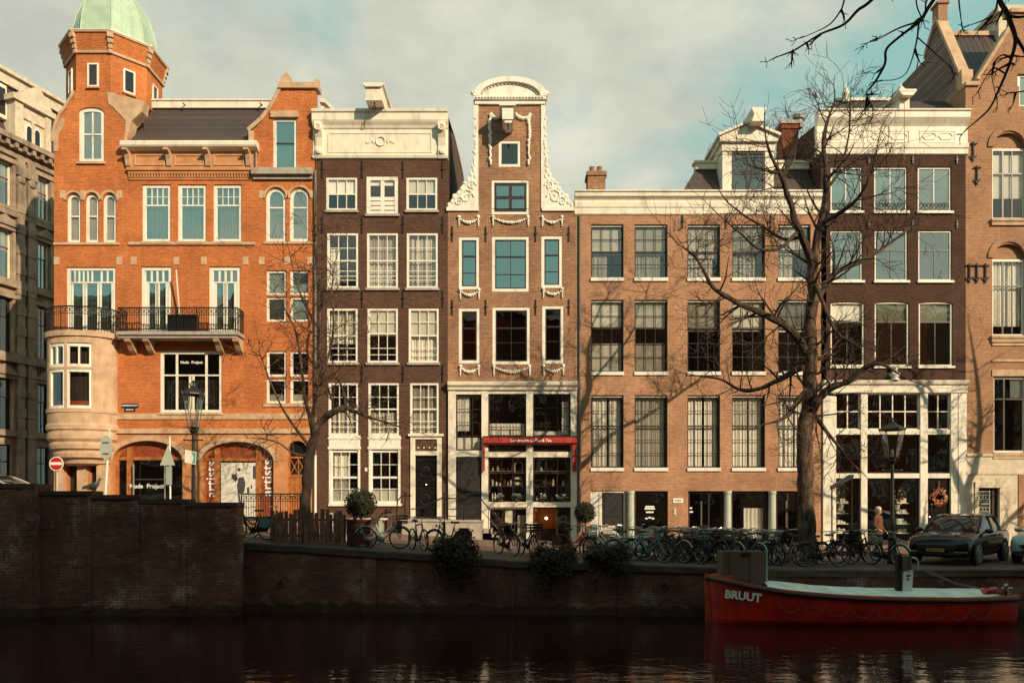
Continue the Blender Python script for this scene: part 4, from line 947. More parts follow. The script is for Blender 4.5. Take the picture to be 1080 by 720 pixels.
for i, (a, b, z) in enumerate(((484, 504.5, 230), (520, 557, 230), (572, 592.5, 230), (485.5, 505, 306.5), (573, 593, 305.5), (485.5, 505, 387), (521, 558.5, 387), (573.5, 594, 386.5))):
    swag(H, fx(a), fx(b), fz(z), .22, YB, .4, i)
anchors(H, (477, 512.5, 565, 600), (239, 316), 16, YB)
IN = ('dark_frame', .055)
winp(H, gA, y=YB, fw=.12, cols=6, rows=1, bar=.03, barmat='dark_frame', pane='glass')
winp(H, gB, y=YB, fw=.11, cols=2, rows=2, bar=.13, zb=[.5], inner=('dark_frame', .1), pane='glass_sky')
for i, p in enumerate(r2): winp(H, p, y=YB, fw=.13, cols=2 if i == 1 else 1, rows=1, zb=[.28], meet=[.66], bar=.03, inner=IN, pane='glass_sky', xb=[.5] if i == 1 else [])
for i, p in enumerate(r3): winp(H, p, y=YB, fw=.13, cols=2 if i == 1 else 1, rows=1, zb=[.36], meet=[.66], bar=.025, inner=IN, pane='glass', xb=[.5] if i == 1 else [])
# shop front
S = MB(); yS = YB - .12
pil = [(473, 481), (508, 515), (555, 562), (601.7, 608)]
for a, b in pil: bxp(S, (a, 411, b, 573), yS, YB + .25)
for p, e in (((481, 411, 508, 416), 0), ((515, 411, 555, 415.5), 0), ((562, 411, 601.7, 415.5), 0), ((481, 475, 508, 481.5), 0), ((515, 460, 555, 469), 0), ((562, 460, 601.7, 469), 0), ((515, 476.5, 555, 482), 0), ((562, 476.5, 601.7, 482), 0), ((515, 529, 555, 534.5), .04), ((562, 529, 601.7, 534.5), .04)): bxp(S, p, yS + .02 - e, YB + .2)
profile(S, [(.0, 412), (.08, 411.5), (.1, 409), (.2, 407), (.22, 404), (.14, 403)], fx(472.6), fx(608.4), yS)
S.build('shop_front', 'cream', H)
for p, kw in (((481, 416, 508, 475), dict(cols=3, rows=4, curtain=[('drape', .35, 1, 'curtain', 0, .55), ('blind', .0, .22)])), ((515, 415.5, 555, 460), dict(cols=3, rows=1, zb=[.2], sub=[([.33, .67], 0, .2)], xb=[], curtain=[('drape', 0, .3, 'curtain')])), ((562, 415.5, 601.7, 460), dict(cols=3, rows=1, zb=[.22, .68], curtain=[('drape', 0, .85, 'curtain', .8, 1), ('blind', 0, .1)])),
              ((515, 469, 555, 476.5), dict(cols=3, rows=1)), ((562, 469, 601.7, 476.5), dict(cols=3, rows=1))):
    winp(H, p, y=YB, mat='dark_frame', fw=.06, bar=.03, rec=-.02, pane='glass', **kw)
for p in ((515, 482, 555, 529), (562, 482, 601.7, 529)):
    winp(H, p, y=YB, mat='dark_frame', fw=.07, cols=3, rows=1, bar=.035, zb=[.34], meet=[.66], rec=-.02, pane='glass_clear')
f = MB(); rr = random.Random(8)                           # goods on the window shelves
for x0, x1 in ((517, 553), (564, 600)):
    for row, zz in ((0, 528), (1, 512), (2, 496)):
        f.box(fx(x0), fx(x1), YB + .35, YB + .6, fz(zz) - .02, fz(zz))
        x = fx(x0) + .05
        while x < fx(x1) - .15:
            ww = rr.uniform(.06, .16); hh = rr.uniform(.1, .36)
            if rr.random() < .65: f.lathe([(ww * .4, 0), (ww * .5, hh * .3), (ww * .45, hh * .7), (ww * .2, hh), (0, hh)], 8, (x + ww / 2, YB + .42, fz(zz)), rr.choice((0, 1, 2, 0)))
            x += ww + rr.uniform(.02, .12)
f.build('shelf_goods', ['white', 'poster_dark', 'rust_cloth'], H)['kind'] = 'stuff'
f = MB(); f.torus((fx(547), YB + .25, fz(490)), .17, .03, 14, 5, a0=0, a1=180); f.box(fx(547) - .2, fx(547) - .14, YB + .22, YB + .28, fz(498), fz(490)); f.box(fx(547) + .14, fx(547) + .2, YB + .22, YB + .28, fz(498), fz(490))
f.box(fx(543), fx(551), YB + .22, YB + .27, fz(505), fz(502)); f.box(fx(543), fx(551), YB + .22, YB + .27, fz(511), fz(508)); split(f, 'window_display', 'cream', H)
T = MB(); bxp(T, (482.5, 482, 508.5, 549), YB - .03, YB + .05); bxp(T, (485, 486, 506, 519), YB - .05, YB - .03); bxp(T, (485, 523, 506, 545), YB - .05, YB - .03)
d_ = T.build('door', 'grey_door', H)
T = MB(); T.torus((fx(495.5), YB - .07, fz(503)), .06, .018, 10, 4); bxp(T, (491, 519.8, 500, 521.6), YB - .055, YB - .03); T.ball((fx(506), YB - .08, fz(517)), .035); T.build('door_fittings', 'steel', d_)
winp(H, (516, 535, 557, 571), y=YB, mat='white', fw=.06, cols=3, rows=2, bar=.05, rec=-.02, barmat='dark_frame', pane='glass_clear', curtain=[('blind', .55, .95, 'blind', .4, .62), ('drape', 0, .8, 'grey_blind', .75, 1)])
f = MB()
for p in ((562, 534.5, 563.5, 573), (586.5, 534.5, 588.5, 573), (601, 534.5, 602, 573)): bxp(f, p, YB - .05, YB + .06)
bxp(f, (563.5, 534.5, 601, 536), YB - .05, YB + .05); bxp(f, (588.5, 552, 601, 553.2), YB - .02, YB + .03); split(f, 'basement_door', 'dark_frame', H)
f = MB(); bxp(f, (588.5, 536, 601, 572), YB + .0, YB + .006); f.build('basement_pane', 'glass', H)
f = MB(); f.ball((fx(577), YB + .75, fz(546.5)), .06, 10, 8); f.build('lit_lamp', 'glow', H)
f = MB(); f.box(fx(564), fx(587), YB + 1.3, YB + 1.35, fz(575), fz(534)); f.box(fx(570), fx(571), YB + 1.25, YB + 1.3, fz(575), fz(534)); f.box(fx(579), fx(580), YB + 1.25, YB + 1.3, fz(575), fz(534)); f.box(fx(587), fx(587.4), YB + .2, YB + 1.3, fz(575), fz(534)); f.box(fx(563.6), fx(564), YB + .2, YB + 1.3, fz(575), fz(534)); f.build('basement_lining', 'wood', H)
f = MB(); bxp(f, (563.5, 558, 587, 573), YB + .7, YB + .9); f.build('counter', 'dark_frame', H)
f = MB(); xx = fx(510)
f.box(X0 + .02, fx(510), YB - 1.3, YB - .13, .1, fz(549.5)); f.box(X0, fx(511), YB - 1.35, YB - .125, fz(549.5), fz(549.5) + .08)
for i in range(4): f.box(fx(511), fx(513) + .27 * (4 - i), YB - 1.25, YB - .2, .1, .28 + .17 * i + .1)
f.build('stoop', 'step_stone', H)
f = MB(); yr = YB - 1.3; zt = fz(549.5) + 1.0
f.tube([(X0 + .1, yr, zt), (fx(508), yr, zt), (fx(523), yr, zt - .75), (fx(529), yr, zt - 1.02)], .028, 6); f.tube([(X0 + .1, yr, zt - .45), (fx(508), yr, zt - .45), (fx(526), yr, zt - 1.3)], .02, 5)
for x, z in ((475, zt), (491, zt), (508, zt), (518, zt - .5), (528, zt - .98)): f.tube([(fx(x), yr, z), (fx(x), yr, z - 1.0)], .022, 5)
f.build('stoop_railing', 'iron', H)
A = thing('awning', 'narrow folded red awning with white lettering across the white shop front', 'awning', (fx(558), YB - .2, fz(468)))
f = MB(); f.prism([(YB - .13, fz(461.5)), (YB - .34, fz(461.5)), (YB - .42, fz(463)), (YB - .42, fz(467.5)), (YB - .3, fz(469)), (YB - .13, fz(469))], 'x', fx(510), fx(607.6)); f.build('cassette', 'awning', A)
f = MB(); f.box(fx(509.5), fx(608), YB - .36, YB - .125, fz(461.4), fz(460.4)); f.build('top_rail', 'iron', A)
for x0, x1 in ((509.6, 511.6), (603.4, 607.4)): f = MB(); f.box(fx(x0), fx(x1), YB - .3, YB - .2, fz(497), fz(469.2)); f.build('side_arm', 'awning', A)
text('Lunchroom', .17, (fx(548), YB - .428, fz(465.2)), 'letter', A, bold=.003); text('Coffee & Tea', .17, (fx(570), YB - .428, fz(465.2)), 'letter', A, bold=.003)

# ---------------------------------------------------------------- house 4: wide tan brick
H = thing('canal_house', 'wide tan brick canal house with dark sash windows and a white roof dormer', 'house', (fx(740), D0, 0))
X0, X1 = fx(606.8), fx(871.5)
cx5 = [(623.3, 657.7), (669.3, 704), (725, 759.5), (772, 807), (820.5, 855)]
r1 = [(a, 236.5, b, 293) for a, b in cx5]; r2 = [(a, 316, b, 392) for a, b in cx5]; r3 = [(a, 416.5, b, 493) for a, b in cx5]
g = [(623, 517.5, 659.5, 585), (669, 517.5, 704.5, 585), (725.8, 517.5, 763.5, 585), (771.4, 517.5, 810.6, 585), (818.4, 517.5, 843.5, 585)]
W = MB(); wall(W, X0, X1, -.2, fz(210), D0, [hole(x) for x in r1 + r2 + r3 + g[:2]] + [hole((725.8, 517.5, 843.5, 585))], .24); W.build('wall', 'tan_brick', H)
shell(H, X0, X1, fz(203), [503, 404, 305, 225], 11, 'tan_brick', -.1)
C = MB(); profile(C, [(.02, 227), (.06, 226), (.06, 220), (.09, 219), (.1, 214.5), (.06, 214), (.06, 211.5), (.12, 210), (.2, 208.5), (.21, 205), (.27, 204), (.27, 202.6)], fx(606), fx(869)); C.build('cornice', 'cream', H)
C = MB(); C.tube([(fx(611.5), D0 - .07, fz(227)), (fx(611.5), D0 - .07, fz(560))], .05, 6); C.build('drain_pipe', 'zinc', H)
anchors(H, (720, 765.5, 813), (227,), 14)
rv = random.Random(6)
for ri, rw in enumerate((r1, r2, r3)):
    for i, p in enumerate(rw):
        cur = [[('blind', .5, 1, 'grey_blind'), ('drape', 0, .5, 'grey_blind')], [('blind', .6 if i not in (2,) else .62, 1, 'blind' if i != 2 else 'grey_blind')] + ([('blind', 0, .4, 'grey_blind')] if i < 2 else []), [('drape', 0, 1, 'curtain', 0, .42 + .14 * rv.random()), ('drape', 0, 1, 'curtain', .60 - .05 * rv.random(), 1)]][ri]
        if ri == 1: cur[0] = ('blind', cur[0][1] + rv.uniform(-.05, .06), 1, cur[0][3])
        if ri == 0: cur = [('blind', rv.uniform(.3, .62), 1, 'grey_blind'), ('drape', 0, .5, 'grey_blind', 0, rv.uniform(.35, 1))]
        winp(H, p, mat='dark_frame', fw=.07, cols=3, rows=4, meet=[.5 if ri == 0 else .58 if ri == 2 else .62], bar=.022, rec=.13, pane='glass', zb=[.25, .75] if ri == 0 else [.2, .4, .8] if ri == 1 else [.19, .38, .8], curtain=cur)
T = MB()
for p in r1 + r2 + r3: bxp(T, (p[0] - .4, p[3], p[2] + .4, p[3] + 3.6), D0 - .07, D0 + .12); bxp(T, (p[0] + .05, p[1], p[2] - .05, p[1] + 2), D0 + .09, D0 + .128)
split(T, 'sill', 'white', H)
for a, b in ((661.3, 668.4), (763.6, 771.4), (810.6, 818.4)):
    c_ = MB(); c_.lathe([(.19, 0), (.19, .12), (.165, .15), (.155, fz(521)), (.18, fz(520)), (.18, fz(517.4))], 14, (fx((a + b) / 2), D0 - .06 if a < 700 else D0 + .02, 0)); c_.build('column', 'sign_grey', H, smooth=False)
f = MB(); bxp(f, (623, 517.6, 635, 585), D0 + .06, D0 + .16); bxp(f, (657.8, 517.6, 659.5, 585), D0 + .05, D0 + .16); bxp(f, (635, 517.6, 657.8, 519.2), D0 + .05, D0 + .16); bxp(f, (632, 519, 634, 585), D0 + .03, D0 + .06); o = f.build('door_frame', 'white', H)
f = MB(); bxp(f, (635, 519.2, 657.8, 585), D0 + .1, D0 + .17); bxp(f, (638, 524, 655, 545), D0 + .08, D0 + .1); bxp(f, (638, 549, 655, 572), D0 + .08, D0 + .1); f.build('door', 'grey_door', o)
for p, kw in ((g[1], dict(cols=1, rows=1)), (g[2], dict(xb=[.62], rows=1)), ((771.4, 517.5, 810.6, 585), dict(cols=1, rows=1, curtain=[('drape', .0, .75, 'blind', .38, .98)])), (g[4], dict(xb=[.55], rows=1))):
    winp(H, p, mat='dark_frame', fw=.1, rec=.14, pane='glass', bar=.06, name='shop_window', **kw)
f = MB()
for x, z, ww in ((686, 534, 9.5), (686, 536.2, 11), (686, 539.8, 8), (682.5, 546.5, 2.5), (686, 545.6, 3), (689.5, 546.5, 2.5), (729.5, 535.5, 2.5), (729.5, 539.5, 4.5)): f.box(fx(x - ww / 2), fx(x + ww / 2), D0 + .15, D0 + .17, fz(z + .8), fz(z - .8))
split(f, 'window_lettering', 'letter', H)
f = MB(); bxp(f, (739.5, 528, 741, 560), D0 + .08, D0 + .12); bxp(f, (829.5, 528, 830.8, 556), D0 + .08, D0 + .12); split(f, 'door_pull', 'steel', H)
s_ = thing('name_plate', 'small white name plate on the brick pier between the two dark doorways', 'sign', (fx(715), D0 - .02, fz(527)))
f = MB(); bxp(f, (709.8, 525, 720.4, 530), D0 - .03, D0 - .002); f.build('plate', 'white', s_)
f = MB(); bxp(f, (711.5, 527, 718.5, 528.2), D0 - .034, D0 - .031); f.build('printed_line', 'zinc', s_)
f = MB(); bxp(f, (710.5, 536, 711.3, 543), D0 - .04, D0 - .002); bxp(f, (712, 536, 712.8, 543), D0 - .04, D0 - .002); split(f, 'letter_slot', 'white', H)
# roof, dormer and chimneys
zr, zt = fz(203), fz(176, D0 + 1.2)
Rf = MB(); a0_, a1_, b0_, b1_ = fx(719), fx(868), fx(735, D0 + 1.3), fx(850, D0 + 1.3)
Rf.face([(a0_, D0 + .4, zr), (a1_, D0 + .4, zr), (b1_, D0 + 1.3, zt), (b0_, D0 + 1.3, zt)]); Rf.face([(a0_, D0 + .4, zr), (b0_, D0 + 1.3, zt), (b0_, D0 + 7, zt), (a0_, D0 + 8, zr)]); Rf.face([(a1_, D0 + .4, zr), (b1_, D0 + 1.3, zt), (b1_, D0 + 7, zt), (a1_, D0 + 8, zr)])
Rf.face([(b0_, D0 + 1.3, zt), (b1_, D0 + 1.3, zt), (b1_ - 1, D0 + 4, zt + 1.0), (b0_ + 1, D0 + 4, zt + 1.0)]); Rf.face([(b0_ + 1, D0 + 4, zt + 1), (b1_ - 1, D0 + 4, zt + 1), (b1_, D0 + 7, zt), (b0_, D0 + 7, zt)])
Rf.face([(X0, D0 + .1, zr - .05), (X1, D0 + .1, zr - .05), (X1, D0 + 11, zr - .05), (X0, D0 + 11, zr - .05)]); split(Rf, 'roof', 'slate', H)
Rf = MB(); Rf.box(b0_ - .1, b1_ + .1, D0 + 1.12, D0 + 1.5, zt - .12, zt + .14); Rf.box(b0_ - .18, b1_ + .18, D0 + 1.05, D0 + 1.55, zt + .14, zt + .24); Rf.build('roof_cornice', 'cream', H)
d = MB(); yd = D0 + .25; dz = lambda p: fz(p, yd); dx = lambda p: fx(p, yd)
for p in ((762, 159.6, 771.6, 202), (807, 159.6, 816, 202)): d.box(dx(p[0]), dx(p[2]), yd, yd + .3, dz(p[3]), dz(p[1]))
d.box(dx(762), dx(763.5), yd + .3, yd + 2.2, dz(202), dz(160)); d.box(dx(814.5), dx(816), yd + .3, yd + 2.2, dz(202), dz(160)); d.box(dx(763.5), dx(814.5), yd + .3, yd + 2.2, dz(162), dz(159.7))
d.box(dx(761), dx(817), yd - .05, yd + 2.2, dz(159.6), dz(151)); d.box(dx(758.5), dx(819), yd - .2, yd + 2.25, dz(151), dz(148))
d.prism([(dx(758), dz(148)), (dx(819.5), dz(148)), (dx(819.5), dz(146)), (dx(790.5), dz(134)), (dx(787), dz(134)), (dx(758), dz(146))], 'y', yd - .18, yd + 2.2)
d.prism([(dx(756), dz(146.3)), (dx(787), dz(133)), (dx(790), dz(133)), (dx(821.5), dz(146.3)), (dx(821.5), dz(143.6)), (dx(790.5), dz(130.5)), (dx(787), dz(130.5)), (dx(756), dz(143.6))], 'y', yd - .3, yd + 2.2)
d.prism([(dx(788), dz(136)), (dx(801), dz(136)), (dx(800), dz(131)), (dx(800), dz(128)), (dx(803), dz(123.5)), (dx(803), dz(122)), (dx(788), dz(122)), (dx(788), dz(123.5)), (dx(790), dz(128))], 'y', yd - .7, yd + 1)
dm = d.build('dormer', 'cream', H)
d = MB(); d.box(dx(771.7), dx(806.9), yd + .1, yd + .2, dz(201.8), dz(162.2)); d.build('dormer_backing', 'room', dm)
d = MB(); d.box(dx(772), dx(806.5), yd + .05, yd + .062, dz(201), dz(163)); d.build('pane', 'glass', dm)
d = MB()
for p in ((771.6, 160, 774, 202), (804.6, 160, 807, 202), (788, 160, 790, 202)): d.box(dx(p[0]), dx(p[2]), yd + .02, yd + .09, dz(p[3]), dz(p[1]))
for z in (161, 180.5, 182.5, 200.5): d.box(dx(774), dx(804.6), yd + .025, yd + .085, dz(z + .9), dz(z - .7))
d.build('dormer_window', 'dark_frame', dm)
def chimney(px0, px1, py0, py1, yc, mat, name='chimney', depth=.8, pots=2):
    c_ = MB(); a, b, zt_ = fx(px0, yc), fx(px1, yc), fz(py0, yc)
    c_.box(a, b, yc, yc + depth, fz(py1, yc) - .6, zt_); c_.box(a - .06, b + .06, yc - .06, yc + depth + .06, zt_ - .22, zt_ - .05)
    for i in range(pots): x = a + (b - a) * (i + .7) / (pots + .4); c_.lathe([(.14, 0), (.12, .3), (.14, .32), (.1, .33)], 8, (x, yc + depth / 2, zt_))
    return c_.build(name, mat, H)
chimney(620, 638.5, 180, 205, D0 + 1.5, 'mid_brick')
chimney(825, 842, 131, 172, D0 + 3, 'red_brick', pots=0)
d = MB(); yc = D0 + 3; d.box(fx(823, yc), fx(844, yc), yc - .1, yc + .9, fz(131, yc), fz(127.5, yc)); d.lathe([(.2, 0), (.2, .4), (.28, .42), (.28, .6), (.05, .62)], 8, (fx(846, yc), yc + .5, fz(130, yc))); d.build('chimney_cap', 'zinc', H)

# ---------------------------------------------------------------- house 5: dark brick with panelled cornice
H = thing('canal_house', 'dark brick canal house with panelled cream cornice, two finials and cream shop front', 'house', (fx(942), D0, 0))
X0, X1 = fx(866), fx(1018)
r1 = [(876, 176, 909.5, 223), (922, 176, 957, 223), (968, 176, 1003.5, 223)]; r2 = [(876, 243, 910, 296), (922.5, 243, 957.5, 296), (968.5, 243, 1004, 296)]; r3 = [(876, 318, 912, 386), (922.5, 318, 959, 386), (969, 318, 1005, 386)]
W = MB(); wall(W, X0, X1, fz(404), fz(155), D0, [hole(x) for x in r1 + r2] + [hole(x, .1) for x in r3], .22); W.build('wall', 'dark_brick', H)
shell(H, X0, X1, fz(122), [501, 405, 308, 233], 12, 'dark_brick', -.1, side=[(0, fz(130)), (.5, 18.9), (6, 19.8), (12, 19.6)])
C = MB(); profile(C, [(.02, 164), (.08, 163), (.1, 158), (.14, 157), (.16, 152.5), (.05, 151.5), (.05, 134), (.1, 132), (.16, 130), (.26, 126.5), (.27, 121), (.33, 120), (.34, 118.5)], fx(861), fx(1020)); C.build('cornice', 'cream', H)
for a, b in ((866, 912), (914, 960), (968, 1008)):
    C = MB()
    for p in ((a + 1, 138, b - 1, 139.2), (a + 1, 150, b - 1, 151), (a + 1, 139.2, a + 2.2, 150), (b - 2.2, 139.2, b - 1, 150)): bxp(C, p, D0 - .07, D0 - .05)
    for k in (0, 1):
        x0, x1 = a + 4 + k * (b - a - 6) / 2, a + 4 + (k + 1) * (b - a - 6) / 2 - 2
        pts = [(x0 + 3, 141), (x1 - 3, 141), (x1, 144.5), (x1 - 3, 148), (x0 + 3, 148), (x0, 144.5)]
        C.tube([(fx(u), D0 - .055, fz(v)) for u, v in pts + pts[:1]], .025, 4)
    C.build('frieze_panel', 'cream', H)
Rf = MB(); zt = fz(107, D0 + 1.6)
Rf.grid([[(fx(862), D0 + .1, fz(119)), (fx(1018), D0 + .1, fz(119))], [(fx(884, D0 + 1.6), D0 + 1.6, zt), (fx(1000, D0 + 1.6), D0 + 1.6, zt)], [(fx(884, D0 + 1.6), D0 + 9, zt), (fx(1000, D0 + 1.6), D0 + 9, zt)]])
split(Rf, 'roof', 'slate', H)
Rf = MB(); Rf.box(fx(880, D0 + 1.6), fx(958, D0 + 1.6), D0 + 1.5, D0 + 1.7, zt, zt + .12); Rf.build('ridge_board', 'cream', H)
def finial(x, pyb, pyt, yc):
    f = MB(); zb = fz(pyb, yc); h_ = fz(pyt, yc) - zb
    f.lathe([(.14, 0), (.14, .06), (.07, .1), (.06, .2), (.16, .3), (.2, .42), (.13, .55), (.06, .6), (.09, .66), (.04, .76), (.03, 1.), (0, 1.02)] if h_ < .01 else [(r_, z * h_) for r_, z in ((.15, 0), (.15, .08), (.07, .12), (.06, .25), (.17, .36), (.2, .48), (.12, .6), (.06, .65), (.1, .7), (.04, .78), (.025, .98), (0, 1))], 10, (fx(x, yc), yc, zb)); f.build('finial', 'cream', H, smooth=True)
finial(892, 108, 88, D0 + 1.3)
C = MB(); C.box(fx(945), fx(955.5), D0 - .3, D0 + .8, fz(119), fz(107)); C.prism([(fx(941), fz(104)), (fx(959), fz(104)), (fx(955.5), fz(108)), (fx(945), fz(108))], 'y', D0 - .6, D0 + .8); C.box(fx(941), fx(959), D0 - .62, D0 + .8, fz(104), fz(102)); C.build('hoist_block', 'cream', H)
finial(950, 102, 88, D0)
C = MB(); C.tube([(fx(947), D0 - .55, fz(110)), (fx(947), D0 - .55, fz(176))], .012, 4); C.build('hoist_rope', 'rope', H)
anchors(H, (872, 916, 962.5, 1009), (165, 233), 8)
for ri, rw in enumerate((r1, r2, r3)):
    for i, p in enumerate(rw):
        if ri == 0: kw = dict(cols=2, rows=1, pane='glass_sky', curtain=[('blind', 0, 1, 'painted_reflection')])
        elif ri == 1: kw = dict(rows=1, xb=[], meet=[.62], sub=[([.5], 0, .62)], pane='glass_sky')
        else: kw = dict(rows=1, xb=[], meet=[.7], sub=[([.5], 0, .7)], pane='glass_sky' if i else 'glass', arch=.1, curtain=[('blind', .68, 1)])
        winp(H, p, mat='cream', fw=.075, rec=.05, bar=.035, barmat='dark_frame' if ri else 'white', sill='white', **kw)
for p in r1[:]:
    C = MB(); x0, x1 = fx(p[0] + 2), fx(p[2] - 2); z0_ = fz(221); yy = D0 + .03
    C.tube([(x0, yy, z0_ + .3), (x1, yy, z0_ + .3)], .015, 4); C.tube([(x0, yy, z0_ + .05), (x1, yy, z0_ + .05)], .015, 4)
    n = 8
    for k in range(n): C.torus((x0 + (x1 - x0) * (k + .5) / n, yy, z0_ + .175), .075, .011, 8, 4)
    C.build('window_railing', 'iron', H)
S = MB(); yS = D0 - .08
for a, b in ((867.5, 881), (907.5, 914), (969.8, 977.5), (1002, 1018.5)): bxp(S, (a, 414.5, b, 585), yS, D0 + .2)
for p in ((881, 453, 907.5, 458), (914, 453, 969.8, 458), (977.5, 453, 1002, 458), (881, 499, 907.5, 504), (914, 499, 969.8, 504), (977.5, 499, 1002, 504)): bxp(S, p, yS + .03, D0 + .15)
profile(S, [(.0, 415), (.05, 414), (.05, 407), (.14, 405.5), (.18, 402.5), (.12, 401.5)], fx(867), fx(1019), yS)
S.build('shop_front', 'cream', H)
S = MB(); bxp(S, (1009, 414.6, 1010, 585), yS - .004, yS + .02); S.build('drain_pipe', 'zinc', H)
for p, n in (((881, 414.5, 907.5, 453), 2), ((914, 414.5, 969.8, 453), 4), ((977.5, 414.5, 1002, 453), 2)): winp(H, p, mat='cream', fw=.06, cols=n, rows=2, bar=.05, rec=.02, pane='glass')
for p in ((881, 458, 907.5, 499), (914, 458, 969.8, 499), (977.5, 458, 1002, 499)): winp(H, p, mat='dark_frame', fw=.05, cols=1, rows=1, rec=.04, pane='glass', name='shop_window')
for p in ((881, 504, 907.5, 580), (914, 504, 969.8, 580)): winp(H, p, mat='dark_frame', fw=.06, cols=2 if p[0] > 900 else 1, rows=1, rec=.05, pane='glass', name='shop_window')
f = MB(); bxp(f, (977.5, 504, 1002, 585), D0 + .05, D0 + .14); bxp(f, (981, 509, 998.5, 540), D0 + .03, D0 + .05); bxp(f, (981, 546, 998.5, 575), D0 + .03, D0 + .05); d_ = f.build('door', 'black_paint', H)
f = MB(); f.ball((fx(980), D0 - .01, fz(545)), .05); f.build('handle', 'steel', d_)
f = MB(); rr = random.Random(4)
for x0, x1 in ((884, 898), (950, 963)):
    for zz in (530, 541, 552, 562):
        f.box(fx(x0), fx(x1), D0 + .3, D0 + .55, fz(zz) - .03, fz(zz)); x = fx(x0)
        while x < fx(x1) - .1:
            ww, hh = rr.uniform(.05, .12), rr.uniform(.08, .22)
            f.box(x, x + ww, D0 + .34, D0 + .5, fz(zz), fz(zz) + hh, rr.choice((0, 0, 1))); x += ww + rr.uniform(0, .08)
f.build('shelf_goods', ['white', 'sign_grey'], H)['kind'] = 'stuff'
f = MB(); xb = fx(942); f.lathe([(.2, 0), (.22, .05), (.12, .12), (.2, .22), (.23, .3), (.12, .4), (.08, .42)], 10, (xb, D0 - .14, fz(402))); f.ball((xb, D0 - .16, fz(402) + .53), (.12, .13, .16), 10, 8); f.build('stone_bust', 'white', H, smooth=True)
f = MB(); f.prism([(fx(861), fz(517)), (fx(861), fz(513)), (fx(880), fz(501.5)), (fx(884), fz(502)), (fx(882), fz(506))], 'y', D0 - 1.6, D0 - 1.45); f.tube([(fx(882), D0 - 1.52, fz(503)), (fx(882), D0 - 1.52, fz(580))], .03, 6); f.tube([(fx(862), D0 - 1.52, fz(516)), (fx(862), D0 - 1.52, fz(580))], .03, 6); f.build('stair_rail', 'iron', H)

# ---------------------------------------------------------------- house 6: pink-tan brick with tiled roof
H = thing('canal_house', 'tan brick house with arched windows, dark tiled roof and pale stone ground floor', 'house', (fx(1060), D0, 0))
X0, X1 = fx(1018.4), fx(1190); YB = D0 + .0
wins = [(1046.5, 156, 1082, 231), (1046.5, 273, 1082, 354), (1048, 397, 1083, 477), (1075, 78, 1096, 112), (1098, 156, 1134, 231), (1098, 273, 1134, 354), (1098, 397, 1134, 477)]
W = MB(); wall(W, X0, X1, fz(480), fz(91), YB, [hole(w_) if k not in (0, 1, 4, 5) else (fx(w_[0]), fx(w_[2]), fz(w_[3]), fz(w_[1] - 1) + .62, .62) for k, w_ in enumerate(wins)], .28)
W.prism([(fx(1032), fz(91)), (fx(1032), fz(85)), (fx(1041), fz(73)), (fx(1041), fz(66)), (fx(1053), fz(52)), (fx(1053), fz(46)), (fx(1066), fz(30)), (fx(1068), fz(14)), (fx(1073), fz(14)), (fx(1073), fz(91))], 'y', YB, YB + .35)
W.prism([(fx(1073), fz(78)), (fx(1073), fz(14)), (fx(1104), fz(14)), (fx(1140), fz(91)), (fx(1098), fz(91)), (fx(1098), fz(78))], 'y', YB, YB + .35)
W.build('wall', 'pink_brick', H)
shell(H, X0, X1, fz(86), [487, 388, 262, 120], 12, 'pink_brick', -.1)
C = MB()
def coping6(pts, wd=3.4, y0=YB - .06, y1=YB + .45):
    for (a, b), (c_, d) in zip(pts, pts[1:]):
        n_ = Vector((fx(c_) - fx(a), fz(d) - fz(b))); n_ = Vector((-n_.y, n_.x)).normalized() * wd / 24
        C.prism([(fx(a), fz(b)), (fx(c_), fz(d)), (fx(c_) + n_.x, fz(d) + n_.y), (fx(a) + n_.x, fz(b) + n_.y)], 'y', y0, y1)
coping6([(1032, 85), (1066, 30)]); bxp(C, (1017.5, 87, 1032, 91), YB - .1, YB + .5); bxp(C, (1065, 10, 1106, 14), YB - .1, YB + .5)
split(C, 'gable_coping', 'stone', H)
pr = [(0, fz(91)), (.05, 21.0), (1.9, 24.6), (2.9, 23.4), (7, 23.4), (12, 23.), (12, 15)]
C = MB(); C.prism([(YB + .4 + a, z) for a, z in pr], 'x', X0 + .02, X0 + .3); C.build('plank_side_wall', 'planks', H)
C = MB()
for (a, za), (b, zb) in zip(pr[1:3], pr[2:4]): C.prism([(YB + .4 + a, za), (YB + .4 + b, zb), (YB + .4 + b, zb + .28), (YB + .4 + a, za + .28)], 'x', X0 - .06, X0 + .42)
C.box(X0 - .05, X0 + .45, YB + .2, YB + .62, 20.4, 21.15); C.build('side_coping', 'stone', H)
C = MB(); C.box(X0 - .02, X0 + .42, YB + 2.1, YB + 2.6, 24.3, 25.3); C.box(X0 - .08, X0 + .48, YB + 2.04, YB + 2.66, 25.3, 25.42); C.build('chimney', 'pink_brick', H)
C = MB(); C.face([(X0 + .3, YB + .4, fz(91)), (X1, YB + .4, fz(91)), (X1, YB + 2.4, 24.0), (X0 + .3, YB + 2.4, 24.0)]); C.face([(X0 + .3, YB + 2.4, 24.), (X1, YB + 2.4, 24.), (X1, YB + 12, 22.), (X0 + .3, YB + 12, 22.)]); split(C, 'roof', 'tiles', H)
C = MB(); C.box(X0 + .42, fx(1064, YB + 2.4), YB + 2.3, YB + 2.55, 23.95, 24.15); C.build('ridge_tiles', 'stone', H)
C = MB(); a, b = fx(1050, YB + 2), fx(1084, YB + 2); C.box(a + .15, b, YB + 2, YB + 4, 23.6, 24.75); C.box(a, b + .3, YB + 1.8, YB + 4.2, 24.75, 25.05); C.build('roof_dormer', 'pale_stone', H)
C = MB()
